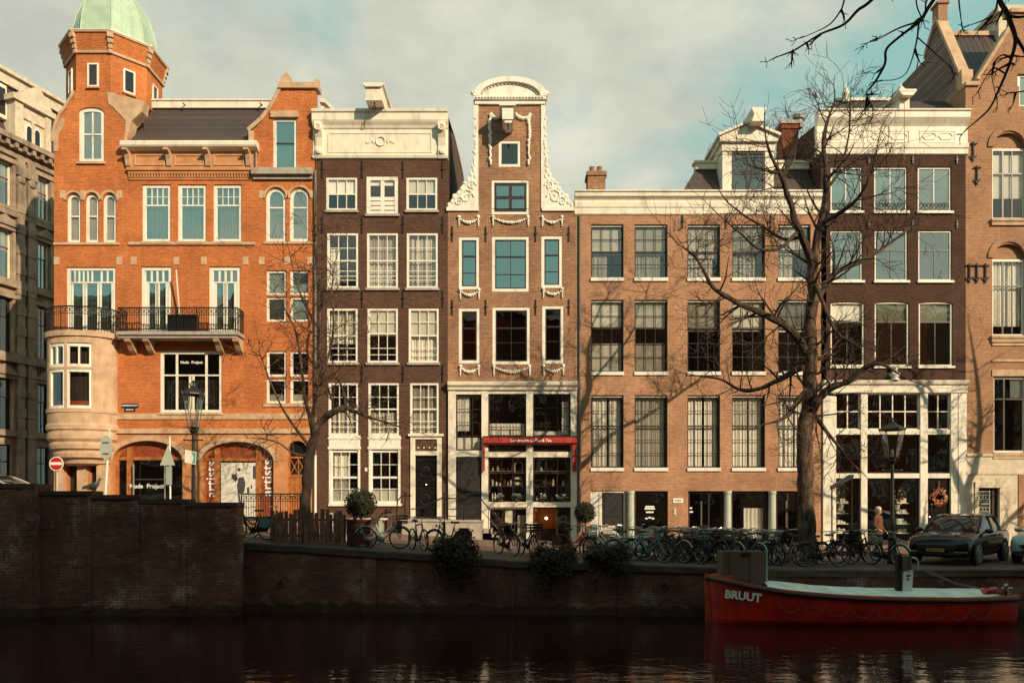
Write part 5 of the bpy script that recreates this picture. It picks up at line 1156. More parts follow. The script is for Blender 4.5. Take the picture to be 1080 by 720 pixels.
for p in wins[:2] + wins[4:6]:
    for q_, (ra, o) in enumerate(((22, .05),)):
        a, b = fx(p[0] - 5), fx(p[2] + 5); pa = arc(a, b, fz(p[1] - 1), .96, 16); pb = arc(a + .26, b - .26, fz(p[1] - 1), .70, 16)
        for k in range(16): C.prism([pa[k], pa[k + 1], pb[k + 1], pb[k]], 'y', YB - .06, YB + .02)
        pb2 = arc(a + .3, b - .3, fz(p[1] - 1), .64, 16); 
split(C, 'arch_moulding', 'pink_brick', H)
C = MB()
for p in wins[:2] + wins[4:6]: C.prism(arc(fx(p[0]) - .01, fx(p[2]) + .01, fz(p[1] + .5), .68, 14), 'y', YB + .17, YB + .26)
split(C, 'arch_infill', 'pink_brick', H)
C = MB()
for p in wins[:3] + wins[4:]: bxp(C, (p[0] - 1.5, p[3], p[2] + 1.5, p[3] + 7), YB - .09, YB + .1); bxp(C, (p[0] - 2, p[3] + 1, p[2] + 2, p[3] + 3), YB - .14, YB - .05)
bxp(C, (1046, 390, 1140, 396.5), YB - .04, YB + .1); bxp(C, (1046, 362, 1140, 364.5), YB - .05, YB + .1); bxp(C, (1046, 379, 1140, 381.5), YB - .05, YB + .1)
split(C, 'stone_band', 'stone', H)
for i, p in enumerate(wins):
    if i == 2 or i == 6: kw = dict(xb=[.33, .36], meet=[.72], pane='glass', curtain=[('blind', .74, 1, 'blind', .6, 1)])
    elif i == 3: kw = dict(cols=2, pane='glass_sky')
    else: kw = dict(xb=[.33, .36, .66], meet=[.66], pane='glass', curtain=[('blind', .3, .95, 'blind')] if i == 0 else [('drape', .12, 1, 'curtain')])
    winp(H, p, y=YB, mat='cream' if i != 3 else 'white', fw=.09, rows=1, bar=.04, rec=.1, barmat='dark_frame', **kw)
for xs_, y0_, n in ((1026, 150, 1), (1030, 175, 1), (1022, 278, 1), (1030, 278, 1), (1039, 278, 1)):
    a = MB(); x, z = fx(xs_), fz(y0_)
    a.tube([(x, YB - .05, z), (x, YB - .05, z - .85)], .035, 5); a.tube([(x - .16, YB - .05, z - .1), (x + .16, YB - .05, z - .1)], .03, 5); a.tube([(x - .14, YB - .05, z - .6), (x, YB - .05, z - .8), (x + .14, YB - .05, z - .6)], .03, 5); a.build('wall_anchor', 'iron', H)
G = MB(); wall(G, X0, X1, -.2, fz(480), YB - .06, [hole((1031, 514.5, 1053, 590)), hole((1086, 500, 1130, 560))], .3); bxp(G, (1018.5, 478, 1190, 481), YB - .12, YB + .05); bxp(G, (1018.5, 497, 1190, 500), YB - .1, YB); bxp(G, (1027, 508, 1031, 580), YB - .1, YB - .05); bxp(G, (1053, 508, 1057, 580), YB - .1, YB - .05); bxp(G, (1027, 508, 1057, 514), YB - .12, YB - .05)
for x in (1024, 1075): bxp(G, (x, 500, x + .5, 590), YB - .07, YB - .05)
G.build('ground_floor_wall', 'pale_stone', H)
G = MB(); bxp(G, (1073, 500, 1086, 585), YB - .09, YB - .05); G.build('brick_pier', 'pink_brick', H)
G = MB(); bxp(G, (1031, 514.5, 1053, 590), YB + .12, YB + .18); bxp(G, (1047, 514.5, 1053, 590), YB + .06, YB + .12); d_ = G.build('door', 'dark_frame', H)
G = MB(); 
for x in (1033.5, 1045): G.tube([(fx(x), YB + .09, fz(517)), (fx(x), YB + .09, fz(560))], .02, 4)
for z in (518, 531, 545): 
    G.tube([(fx(1033.5), YB + .09, fz(z)), (fx(1045), YB + .09, fz(z))], .02, 4)
    for x in (1036, 1039.3, 1042.5): G.torus((fx(x), YB + .09, fz(z + 6)), .09, .016, 10, 4); G.torus((fx(x), YB + .09, fz(z + 9.5)), .05, .012, 8, 4)
G.build('door_grille', 'sign_grey', d_)
G = MB(); bxp(G, (1086, 500, 1130, 560), YB + .1, YB + .14); G.build('window', 'car_glass', H)

# ---------------------------------------------------------------- pale stone block across the side street
Yb = 42.5; Ab = (fx(0, Yb), Yb, 0)
H = thing('stone_building', 'ornate pale stone corner building across the side street, half in shade at the left edge', 'building', (0, 0, 0))
ang = math.atan2(.946, .325)
def bz(py): return CZ + (HY - py) * Yb / F            # heights read at the photograph's left edge
U0, U1 = -9., 9.
def upx(p):                                           # distance along the wall for a photograph column
    k = (p - CX) / F; return (k * Ab[1] - Ab[0]) / (.325 - .946 * k)
W = MB()
wb = [(upx(-8), upx(12)), (upx(39), upx(52))]; wb2 = [(u + 4.6, v + 4.6) for u, v in wb]; wb3 = [(u - 4.0, v - 4.0) for u, v in wb]
hl = []
for a, b in wb + wb2 + wb3:
    for t_, bt in ((168, 215), (240, 292), (312, 370), (398, 455), (468, 520)): hl.append((a, b, bz(bt), bz(t_)))
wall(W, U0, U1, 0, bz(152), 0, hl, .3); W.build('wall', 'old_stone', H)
r = MB(); r.box(U0, U1, 2.2, 2.4, 0, bz(100)); r.box(U0, U1, .3, 2.2, bz(140), bz(138)); r.build('interior_wall', 'room', H)
for (a, b, c_, d) in hl: win(H, a, b, c_, d, 0, mat='cream' if d > bz(300) else 'dark_frame', fw=.08, cols=2, rows=1, meet=[.66], bar=.05, rec=.14, pane='glass_sky' if d > bz(250) else 'glass', barmat='red_wood' if d > bz(250) else None, curtain=[('blind', .6, 1)] if d > bz(250) else None)
T = MB()
for z, o, h_ in ((152, .3, .35), (146, .6, .3), (160, .15, .25), (224, .2, .3), (300, .25, .35), (380, .3, .4), (458, .2, .3)): T.box(U0, U1, -o, .1, bz(z), bz(z) + h_)
for k in range(34): u = U0 + k * .53; T.box(u, u + .2, -.52, -.3, bz(152), bz(152) + .3)
for a, b in wb + wb2 + wb3:
    for t_, bt in ((168, 215), (240, 292), (312, 370), (398, 455)):
        T.box(a - .18, a - .02, -.12, .05, bz(bt), bz(t_)); T.box(b + .02, b + .18, -.12, .05, bz(bt), bz(t_)); T.box(a - .25, b + .25, -.2, .05, bz(t_), bz(t_) + .22); T.box(a - .25, b + .25, -.22, .05, bz(bt) - .2, bz(bt))
        if t_ in (240, 398): T.prism([(a - .3, bz(t_) + .22), (b + .3, bz(t_) + .22), ((a + b) / 2, bz(t_) + .8)], 'y', -.3, .05)
for u in (upx(20), upx(31), upx(20) + 4.6, upx(31) + 4.6, upx(31) - 4.2):
    T.box(u - .22, u + .22, -.22, .05, 0, bz(160)); T.box(u - .3, u + .3, -.3, .05, bz(178), bz(168)); T.ball((u, -.26, bz(182)), (.26, .12, .24)); T.box(u - .28, u + .28, -.28, .05, bz(300), bz(292))
    for k in range(12): T.box(u - .26, u + .26, -.26, .05, bz(460 - k * 22), bz(460 - k * 22) + .5)
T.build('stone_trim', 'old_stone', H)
A_ = MB(); ua, ub = upx(14), upx(52)
A_.box(ua, ua + .5, -.15, 1.2, bz(146), bz(98)); A_.box(ub - .35, ub, -.15, 1.2, bz(146), bz(98)); A_.box(ua + .5, ub - .35, -.05, 1.2, bz(146), bz(140)); A_.box(ua + .5, ub - .35, -.05, 1.2, bz(112), bz(98)); A_.box(ua - .2, ub + .2, -.3, 1.3, bz(98), bz(92))
A_.prism([(ua + .1, bz(92)), (ub + .1, bz(92)), ((ua + ub) / 2 + .3, bz(70))], 'y', -.2, 1.3); A_.box(ua + .5, ub - .35, .05, 1.2, bz(140), bz(112))
A_.box((ua + ub) / 2 - .05, (ua + ub) / 2 + .12, -.08, .1, bz(140), bz(112)); A_.build('attic_dormer', 'pale_stone', H)
for c_ in (.32, .68):
    A_ = MB(); u = ua + .5 + (ub - ua - .85) * c_; A_.prism([(u - .24, bz(140)), (u + .24, bz(140))] + arc(u - .24, u + .24, bz(122), .3)[::-1], 'y', -.03, .06); A_.build('arched_window', 'white', H)
    A_ = MB(); A_.prism([(u - .15, bz(138)), (u + .15, bz(138))] + arc(u - .15, u + .15, bz(122), .2)[::-1], 'y', -.05, -.02); A_.build('arched_pane', 'car_glass', H)
Rb = MB(); Rb.face([(U0, .1, bz(146)), (U1, .1, bz(146)), (U1, 2.4, bz(60)), (U0, 2.4, bz(60))]); Rb.face([(U0, 2.4, bz(60)), (U1, 2.4, bz(60)), (U1, 9, bz(60)), (U0, 9, bz(60))]); split(Rb, 'roof', 'slate', H)
Rb = MB(); Rb.box(U0, U1, 2.1, 2.6, bz(62), bz(50)); Rb.box(U0, U1, 1.9, 2.7, bz(50), bz(46)); Rb.build('ridge_cornice', 'pale_stone', H)
Rb = MB(); u = upx(5); Rb.box(u - .5, u + .5, .5, 1.9, bz(118), bz(82)); Rb.build('skylight_frame', 'cream', H)
Rb = MB(); Rb.box(u - .4, u + .4, .47, .5, bz(114), bz(86)); Rb.build('skylight_pane', 'car_glass', H)
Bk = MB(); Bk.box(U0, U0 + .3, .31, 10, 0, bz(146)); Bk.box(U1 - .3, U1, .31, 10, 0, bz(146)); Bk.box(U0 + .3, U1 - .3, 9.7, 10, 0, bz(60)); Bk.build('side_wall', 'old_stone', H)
H.location = Ab; H.rotation_euler = (0, 0, ang)
# ---------------------------------------------------------------- trees
def P3(px, py, Y): return Vector((fx(px, Y), Y, fz(py, Y)))
def smooth_path(pts, rad, sub=4):
    o, r = [], []
    n = len(pts)
    for i in range(n - 1):
        p0, p1, p2, p3 = pts[max(i - 1, 0)], pts[i], pts[i + 1], pts[min(i + 2, n - 1)]
        for k in range(sub):
            t = k / sub
            o.append(.5 * ((2 * p1) + (p2 - p0) * t + (2 * p0 - 5 * p1 + 4 * p2 - p3) * t * t + (3 * p1 - p0 - 3 * p2 + p3) * t ** 3)); r.append(rad[i] + (rad[i + 1] - rad[i]) * t)
    o.append(pts[-1]); r.append(rad[-1]); return o, r
twk = True
def grow(mb, p, d, ln, r, depth, rg, up=.12, kids=(3, 5), wob=.28):
    n = max(3, int(ln / .28)); path = [p.copy()]; dirs = []
    d = d.normalized()
    for i in range(n):
        d = (d + Vector((rg.gauss(0, wob), rg.gauss(0, wob), rg.gauss(0, wob) + up)) * .45).normalized()
        dirs.append(d.copy()); path.append(path[-1] + d * ln / n)
    mb.tube(path, [max(r * (1 - .72 * i / n), .0062 if twk else .004) for i in range(n + 1)], 5 if r > .03 else 4 if r > .014 else 3, cap=False)
    if depth <= 0: return
    for _ in range(rg.randint(*kids)):
        k = rg.randint(max(1, n // 4), n); t = dirs[min(k, n) - 1]
        s = Vector((rg.gauss(0, 1), rg.gauss(0, .8), rg.gauss(0, 1))); s = (s - t * s.dot(t)).normalized()
        grow(mb, path[k], t * .75 + s * rg.uniform(.5, 1.), ln * rg.uniform(.45, .7), max(r * (1 - .8 * k / n) * .65, .005), depth - 1, rg, up, kids, wob)
def tree(name, label, limbs, Yt, base, seed, mats=('bark', 'bark'), trunk_n=1, dens=1., group=None, twl=1.1, scatter=.9, depth=2, up=.12):
    """limbs: lists of (px, py, depth offset, radius); the first trunk_n are the trunk, the rest the crown."""
    rg = random.Random(seed); rt = thing(name, label, 'tree', base, group)
    tb, cb = MB(), MB()
    for li, lm in enumerate(limbs):
        pts = [P3(a, b, Yt + dy) for a, b, dy, r in lm]; pt, rd = smooth_path(pts, [r for *_, r in lm], 6)
        for i in range(len(pt)): pt[i] = pt[i] + Vector((noise.noise(pt[i] * 1.7), noise.noise(pt[i] * 1.7 + Vector((9, 0, 0))), 0)) * min(rd[i] * .5, .07); rd[i] *= 1 + .25 * noise.noise(pt[i] * 3.1)
        (tb if li < trunk_n else cb).tube(pt, rd, 14 if li < trunk_n else 7)
        L_ = sum((pt[i + 1] - pt[i]).length for i in range(len(pt) - 1))
        cnt = int(L_ * dens * (1.1 if li < trunk_n else 2.1))
        for _ in range(cnt):
            f = rg.uniform(.35 if li < trunk_n else .2, 1); k = min(int(f * (len(pt) - 1)), len(pt) - 2)
            if li < trunk_n and pt[k].z < base[2] + 4: continue
            t = (pt[k + 1] - pt[k]).normalized(); s = Vector((rg.gauss(0, 1), rg.gauss(0, scatter), rg.gauss(.25, 1))); s = (s - t * s.dot(t)).normalized()
            grow(cb, pt[k], t * .5 + s, rg.uniform(.55, 1.25) * twl, min(max(rd[k] * .42, .016), .05), depth, rg, up)
        if li >= trunk_n: grow(cb, pt[-1], (pt[-1] - pt[-2]), twl * .8, max(rd[-1], .01), 1, rg, up)
    tb.build('trunk', mats[0], rt, smooth=True); cb.build('crown', mats[1], rt, recalc=False)
    return rt
YT = 25.1
bt = tree('street_tree', 'large bare tree with thick trunk and spreading limbs before the tan brick house', [
    [(853, 592, 0, 0.332), (852, 575, 0, 0.289), (851, 540, 0, 0.26), (849, 500, 0, 0.246), (848, 460, .05, 0.26), (853, 425, .1, 0.238), (855, 390, .1, 0.209), (855, 345, .1, 0.194), (857, 310, .1, 0.18), (859, 275, .15, 0.166), (864, 245, .2, 0.137), (868, 225, .2, 0.144)],
    [(858, 285, .15, 0.144), (851, 262, .0, 0.13), (840, 240, -.2, 0.115), (832, 210, -.3, 0.095), (824, 186, -.4, 0.075), (814, 166, -.5, 0.05), (808, 148, -.6, 0.03)],
    [(868, 228, .2, 0.15), (872, 205, .3, 0.12), (870, 178, .3, 0.09), (869, 150, .4, 0.07), (873, 128, .5, 0.05), (880, 108, .6, 0.03)],
    [(850, 372, .1, 0.144), (838, 352, -.2, 0.13), (822, 340, -.5, 0.11), (800, 329, -.8, 0.095), (774, 317, -1.1, 0.08), (752, 303, -1.3, 0.065), (742, 285, -1.5, 0.05), (732, 270, -1.6, 0.035), (716, 258, -1.8, 0.022)],
    [(848, 388, 0, 0.12), (836, 392, .4, 0.1), (818, 402, .9, 0.085), (800, 410, 1.3, 0.075), (780, 411, 1.7, 0.06), (760, 400, 2.0, 0.045), (740, 397, 2.2, 0.03)],
    [(852, 440, .1, 0.153), (864, 420, -.3, 0.14), (878, 408, -.6, 0.12), (895, 402, -.9, 0.1), (912, 388, -1.2, 0.08), (928, 384, -1.5, 0.055), (948, 394, -1.7, 0.03)],
    [(857, 320, .1, 0.15), (868, 308, .5, 0.12), (882, 287, .9, 0.1), (905, 277, 1.3, 0.08), (925, 266, 1.6, 0.06), (942, 254, 1.9, 0.045), (960, 240, 2.2, 0.025)],
    [(866, 236, .2, 0.09), (880, 228, -.3, 0.075), (900, 214, -.8, 0.06), (914, 195, -1.2, 0.045), (922, 172, -1.4, 0.03)],
    [(852, 410, 0, 0.1), (838, 428, -.6, 0.085), (828, 440, -1.0, 0.06), (812, 446, -1.3, 0.035)],
    [(844, 250, -.1, 0.07), (826, 252, .4, 0.055), (806, 240, .8, 0.045), (786, 228, 1.2, 0.035), (768, 214, 1.4, 0.022)],
    [(840, 245, -.2, 0.06), (822, 262, -.8, 0.05), (800, 262, -1.2, 0.04), (780, 245, -1.5, 0.03), (764, 232, -1.7, 0.02)],
    [(858, 296, .1, 0.08), (872, 330, -.8, 0.06), (884, 352, -1.2, 0.045), (900, 362, -1.5, 0.03)],
    [(872, 200, .3, 0.06), (886, 178, 1.0, 0.05), (894, 150, 1.4, 0.035), (897, 120, 1.6, 0.022)],
    [(851, 425, .1, 0.09), (866, 447, .8, 0.07), (884, 470, 1.2, 0.05), (896, 486, 1.5, 0.03)],
], YT, (fx(852, YT), YT, gz(fx(852, YT))), 5, mats=('bark', 'twig'), dens=1.75, twl=1.35)
YL = 24.9
lt = tree('street_tree', 'slender bare tree with shade-darkened trunk and fine upright pale branches', [
    [(321, 580, 0, .23), (322, 560, 0, .19), (323, 520, 0, .17), (325, 490, 0, .165), (328, 470, 0, .16), (332, 455, 0, .13)],
    [(330, 462, 0, .12), (331, 430, .1, .075), (334, 400, .1, .065), (337, 370, .2, .06), (337, 330, .2, .055), (335, 290, .2, .05), (332, 255, .3, .04), (333, 215, .3, .02)],
    [(331, 456, 0, .13), (340, 443, -.2, .12), (352, 434, -.4, .11), (365, 430, -.5, .10), (372, 433, -.5, .07), (390, 440, -.7, .045), (410, 446, -.9, .03), (428, 452, -1., .018)],
    [(329, 450, 0, .08), (322, 420, -.3, .055), (318, 385, -.4, .045), (312, 350, -.5, .035), (300, 325, -.6, .02)],
    [(326, 470, 0, .06), (312, 452, -.5, .045), (298, 430, -.8, .035), (284, 400, -1., .025), (274, 372, -1.1, .015)],
    [(333, 405, .1, .05), (345, 380, .5, .04), (352, 345, .6, .032), (350, 305, .6, .022), (354, 275, .6, .014)],
    [(365, 431, -.5, .06), (362, 412, -.6, .04), (355, 396, -.7, .03), (350, 380, -.8, .02)],
    [(336, 345, .2, .045), (322, 322, -.2, .035), (312, 295, -.3, .025), (306, 268, -.4, .014)],
    [(326, 480, 0, .05), (310, 478, -.6, .035), (292, 466, -1., .025), (272, 462, -1.2, .015)],
    [(335, 390, .1, .045), (324, 372, -.3, .035), (326, 345, -.4, .028), (322, 318, -.4, .018)],
], YL, (fx(321, YL), YL, gz(fx(321, YL))), 9, mats=('bark_dark', 'bark'), dens=1.35, twl=1.05, up=.05)  # the trunk's darker bark puts the shade on it into the colour
YO = 8.2                                                # the tree this side of the canal whose twigs hang into the top right corner
twk = False
ov = tree('street_tree', 'dark twigs of a near tree hanging into the sky at the top right corner', [
    [(1640, 800, -2.2, .3), (1635, 600, -2.2, .26), (1600, 380, -2.1, .22), (1480, 130, -1.9, .18), (1330, -30, -1.7, .16), (1190, -40, -1.5, .14)],
    [(1190, -40, -1.5, 0.12), (1110, -90, -.8, 0.08), (1040, -80, -.2, 0.0341), (985, 0, 0, 0.0211), (976, 14, 0, 0.0192), (970, 23, 0, 0.0174), (950, 38, 0, 0.0149), (935, 52, .1, 0.0136), (933, 68, .1, 0.0124), (922, 88, .1, 0.0105), (914, 98, .1, 0.00806), (919, 111, .1, 0.0062)],
    [(1040, -80, -.2, 0.031), (980, -60, 0, 0.0248), (922, -2, 0, 0.0161), (905, 11, 0, 0.0149), (890, 26, 0, 0.0136), (866, 36, 0, 0.0124), (848, 47, 0, 0.0105), (836, 54, 0, 0.00992), (820, 60, 0, 0.00682)],
    [(895, -30, 0, 0.00992), (890, 2, 0, 0.00868), (885, 14, 0, 0.00806), (875, 26, 0, 0.00744), (860, 34, 0, 0.00558), (848, 39, 0, 0.00434)],
    [(970, 23, 0, 0.0124), (950, 29, -.1, 0.00868), (936, 36, -.1, 0.00682), (923, 43, -.1, 0.00434)],
    [(969, 24, 0, 0.0112), (967, 42, .1, 0.00868), (962, 62, .1, 0.00744), (955, 78, .1, 0.0062), (944, 84, .1, 0.00496), (931, 85, .1, 0.00372)],
    [(968, 40, .1, 0.00744), (977, 48, .1, 0.0062), (987, 57, .1, 0.00558), (1001, 69, .1, 0.00372)],
    [(1190, -40, -1.5, 0.1), (1120, -50, -.6, 0.07), (1058, -8, 0, 0.0279), (1063, 15, 0, 0.0248), (1070, 38, 0, 0.0223), (1069, 52, 0, 0.0198), (1062, 75, 0, 0.0161), (1053, 96, 0, 0.013), (1044, 114, 0, 0.0105), (1032, 126, 0, 0.00806), (1021, 135, 0, 0.00558)],
    [(1060, 78, 0, 0.00992), (1048, 72, .1, 0.00806), (1040, 82, .1, 0.00682), (1034, 92, .1, 0.00496)],
    [(1066, 62, 0, 0.0124), (1058, 58, -.1, 0.00868), (1050, 64, -.1, 0.00682), (1046, 78, -.1, 0.00558), (1050, 100, -.1, 0.00372)],
    [(1055, -20, 0, 0.0124), (1052, 2, 0, 0.00992), (1048, 15, 0, 0.00868), (1036, 22, 0, 0.00682), (1022, 27, 0, 0.00434)],
    [(1071, 40, 0, 0.0186), (1082, 60, .1, 0.0155), (1088, 90, .1, 0.0124), (1080, 96, .1, 0.00868), (1068, 98, .1, 0.00558)],
    [(966, -10, 0, 0.00868), (967, 6, 0, 0.00744), (971, 17, 0, 0.0062)],
    [(1010, -12, 0, 0.00806), (1012, 8, 0, 0.00682), (1014, 24, 0, 0.00434)],
    [(1064, 17, 0, 0.0155), (1078, 18, -.1, 0.0124), (1095, 12, -.1, 0.00868)],
], YO, (fx(1640, 6), 5.4, 0), 21, mats=('bark_dark', 'bark_dark'), dens=1.0, twl=.17, depth=1, up=-.12)
twk = True
bk = tree('bare_tree', 'thin twiggy crown of a bare tree behind the red chimney', [
    [(846, 420, 0, .2), (842, 240, 0, .14), (838, 190, 0, .1), (836, 170, 0, .08)],
    [(836, 172, 0, .06), (829, 155, .2, .04), (824, 138, .3, .02)], [(837, 176, 0, .06), (842, 158, -.2, .04), (846, 138, -.3, .02)], [(836, 166, 0, .05), (834, 148, 0, .035), (833, 132, 0, .015)],
], 48, (fx(846, 48), 48, 0), 31, mats=('bark', 'bark'), dens=2.2, twl=1.3)

# ---------------------------------------------------------------- leafy things
def leaves(mb, c, r, n, size, rg, lumps=9, flat=0.):
    lumps = int(lumps * 1.3)
    C_ = [Vector((c[0] + r[0] * rg.uniform(-.72, .72), c[1] + r[1] * rg.uniform(-.6, .6), c[2] + r[2] * rg.uniform(-.6, .6))) for _ in range(lumps)]
    for i in range(n):
        k = C_[rg.randrange(lumps)] if flat == 0 else Vector(c)
        v = Vector((rg.gauss(0, 1), rg.gauss(0, 1), rg.gauss(0, 1))).normalized(); q = (rg.uniform(.55, 1.06) if flat else rg.random() ** .4 * .55)
        p = Vector((k.x + v.x * r[0] * q, k.y + v.y * r[1] * q, k.z + v.z * r[2] * q))
        u = Vector((rg.gauss(0, 1), rg.gauss(0, 1), rg.gauss(0, 1))).normalized(); w_ = u.orthogonal().normalized(); s = size * rg.uniform(.6, 1.4)
        mb.face([p - u * s, p + w_ * s * .5, p + u * s, p - w_ * s * .5])
def bush(px, py, Y, r, label, seed, mat='leaf_brown', n=2600):
    x, z = fx(px, Y), fz(py, Y); t = thing('ivy_bush', label, 'bush', (x, Y, z - r[2] * .3), 'shrubs hanging over the quay edge')
    rg = random.Random(seed); mb = MB(); leaves(mb, (x, Y, z), r, n, .055, rg, 14)
    for k in range(26):                                 # trailing shoots
        xx = x + rg.uniform(-.9, .9) * r[0]; zz = z - r[2] * rg.uniform(.3, 1.0); yy = Y - r[1] * .6
        for j in range(rg.randint(5, 14)):
            s = .05; p = Vector((xx + rg.gauss(0, .05), yy + rg.gauss(0, .03), zz - j * .05)); u = Vector((rg.gauss(0, 1), rg.gauss(0, 1), rg.gauss(0, 1))).normalized(); w_ = u.orthogonal().normalized()
            mb.face([p - u * s, p + w_ * s * .5, p + u * s, p - w_ * s * .5])
    mb.build('foliage', mat, t, recalc=False)
    st = MB()
    for k in range(7): a = rg.uniform(0, 6.28); st.tube([(x, Y + .25, z - r[2] * .3), (x + math.cos(a) * r[0] * .4, Y + .1 + math.sin(a) * r[1] * .3, z), (x + math.cos(a) * r[0] * .7, Y + math.sin(a) * r[1] * .6, z + r[2] * .4)], [.03, .02, .008], 5)
    st.build('stems', 'bark_dark', t)
bush(481, 583, 23.25, (.78, .5, .58), 'round dark shrub hanging over the quay edge below the stone stoops', 1, n=3400)
bush(583, 592, 23.0, (.68, .42, .58), 'squarish dark ivy shrub on the quay edge below the lit basement shop', 2, n=3200)
bush(643, 590, 22.95, (.70, .42, .50), 'dark ivy shrub on the quay edge in front of the white bicycles', 3, n=3000)
def topiary(px, py, r, Y, label, pot_py=None):
    x, z = fx(px, Y), fz(py, Y); zb = gz(x); t = thing('topiary_ball', label, 'plant', (x, Y, zb))
    rg = random.Random(int(px)); mb = MB(); mb.ball((x, Y, z), r * .82, 12, 8); leaves(mb, (x, Y, z), (r, r, r), 2200, .045, rg, flat=1); mb.build('foliage', 'leaf', t, recalc=False)
    mb = MB(); mb.tube([(x, Y, zb + .4), (x + .02, Y, (z + zb) / 2 + .1), (x, Y, z - r * .5)], .03, 6); mb.build('stem', 'bark_dark', t)
    return t, x, zb
t, x, zb = topiary(380.5, 531, .50, 24.9, 'clipped round topiary bush standing in the dark red planter box')
pl = thing('planter_box', 'dark red wooden planter box with small white emblem below the round topiary', 'planter', (x, 24.9, zb))
f = MB(); f.box(x - .36, x + .36, 24.55, 25.25, zb + .08, zb + .82); f.box(x - .4, x + .4, 24.51, 25.29, zb + .82, zb + .88)
for s_ in (-1, 1): f.box(x + s_ * .33 - .05, x + s_ * .33 + .05, 24.53, 24.55, zb + .08, zb + .82); f.box(x + s_ * .28 - .05, x + s_ * .28 + .05, 24.6, 25.2, zb, zb + .08)
f.build('box', 'planter_red', pl)
f = MB(); f.prism([(x + .03, zb + .56), (x + .09, zb + .6), (x + .15, zb + .56), (x + .14, zb + .48), (x + .09, zb + .43), (x + .04, zb + .48)], 'y', 24.525, 24.548); f.build('emblem', 'sign_grey', pl)
f = MB(); f.box(x - .33, x + .33, 24.6, 25.2, zb + .82, zb + .84); f.build('soil', 'rubber', pl)
t, x, zb = topiary(617, 540, .42, 30.6, 'small round topiary in a pot beside the white framed side door')
f = MB(); f.lathe([(.2, 0), (.26, .5), (.28, .52), (.24, .52), (.22, .46), (0, .46)], 12, (x, 30.6, zb)); f.build('pot', 'zinc', t)
for i, (px, py, lb) in enumerate(((891, 522, 'leafy plant with pale flowers behind the left shop window of the dark brick house'), (951, 523, 'leafy plant with pale flowers behind the middle shop window of the dark brick house'))):
    x, z, Y = fx(px), fz(py), D0 + .45; t = thing('potted_plant', lb, 'plant', (x, Y, z - .5)); rg = random.Random(40 + i); mb = MB(); leaves(mb, (x, Y - .05, z), (.42, .16, .38), 260, .06, rg, 8); mb.build('foliage', 'leaf', t, recalc=False)
    mb = MB(); leaves(mb, (x, Y - .12, z + .04), (.4, .1, .36), 70, .04, rg, 8); mb.build('blossom', 'white', t, recalc=False)
    mb = MB(); mb.lathe([(.11, 0), (.15, .25), (.12, .25), (0, .22)], 10, (x, Y, z - .62)); mb.build('pot', 'sign_grey', t)
for i, (px, lb) in enumerate(((526, 'pale flowers on the left window ledge above the basement shop'), (545, 'white flowers at the right end of the left ledge above the basement shop'), (572, 'pale flowers at the left end of the ledge above the lit basement door'), (594, 'white flowers at the right end of the ledge above the lit basement door'))):
    x, z, Y = fx(px), fz(524), D0 - .16; t = thing('flower_pot', lb, 'plant', (x, Y, z - .2), 'flower pots on the shop ledge'); rg = random.Random(60 + i); mb = MB(); leaves(mb, (x, Y, z), (.3, .08, .16), 90, .04, rg, 5); mb.build('leaves', 'leaf', t, recalc=False)
    mb = MB(); leaves(mb, (x, Y - .03, z + .02), (.3, .07, .15), 90, .035, rg, 5); mb.build('blossom', 'white', t, recalc=False)
    mb = MB(); mb.lathe([(.06, 0), (.08, .14), (.06, .14), (0, .12)], 8, (x, Y, z - .2)); mb.build('pot', 'rust_cloth', t)
x, z, Y = fx(989.7), fz(524), D0 - .04
wr = thing('door_wreath', 'round red and gold wreath hanging on the dark shop door', 'wreath', (x, Y, z))
rg = random.Random(77); mb = MB(); mb2 = MB()
for k in range(300):
    a = rg.uniform(0, 6.28); q = .27 + rg.gauss(0, .065); p = Vector((x + q * math.cos(a), Y - .03 + rg.gauss(0, .03), z + q * math.sin(a))); u = Vector((rg.gauss(0, 1), rg.gauss(0, 1), rg.gauss(0, 1))).normalized(); w_ = u.orthogonal().normalized(); s = rg.uniform(.03, .07)
    mb.face([p - u * s, p + w_ * s * .5, p + u * s, p - w_ * s * .5])
for k in range(46): a = rg.uniform(0, 6.28); q = .27 + rg.gauss(0, .07); mb2.ball((x + q * math.cos(a), Y - .09 + rg.gauss(0, .02), z + q * math.sin(a)), rg.uniform(.025, .045), 6, 4)
mb.torus((x, Y - .02, z), .27, .05, 20, 6); 
for fc in mb2.f: mb.face([mb2.v[v] for v in fc], 1)
mb.build('ring', ['gold_leaf', 'berry'], wr, recalc=False)
mb = MB(); mb.box(x - .025, x + .025, Y - .02, Y - .01, z + .28, z + .72); mb.build('ribbon', 'rust_cloth', wr)

# ---------------------------------------------------------------- signs and lamps behind the bridge wall
def gpost(px, Y): x = fx(px, Y); return x, gz(x)
x, zb = gpost(60.5, 27); zc = fz(489, 27)
s_ = thing('no_entry_sign', 'round red no entry sign with white bar on a short pole behind the bridge wall', 'sign', (x, 27, zb))
f = MB(); f.tube([(x, 27, zb), (x, 27, zc + .2)], .03, 8); f.build('pole', 'sign_grey', s_)
f = MB(); f.prism([(x + .24 * math.cos(a * .2618), zc + .24 * math.sin(a * .2618)) for a in range(24)], 'y', 26.93, 26.95); f.torus((x, 26.94, zc), .24, .018, 24, 5, m=1); o = f.build('disc', ['sign_red', 'white'], s_)
f = MB(); f.box(x - .2, x + .2, 26.92, 26.929, zc - .04, zc + .06); f.build('white_bar', 'white', o)
Y = 26.; x, zb = gpost(113, Y); zc = fz(472, Y)
s_ = thing('round_sign', 'back of a pale oval traffic sign on a leaning white pole', 'sign', (x - .1, Y, zb))
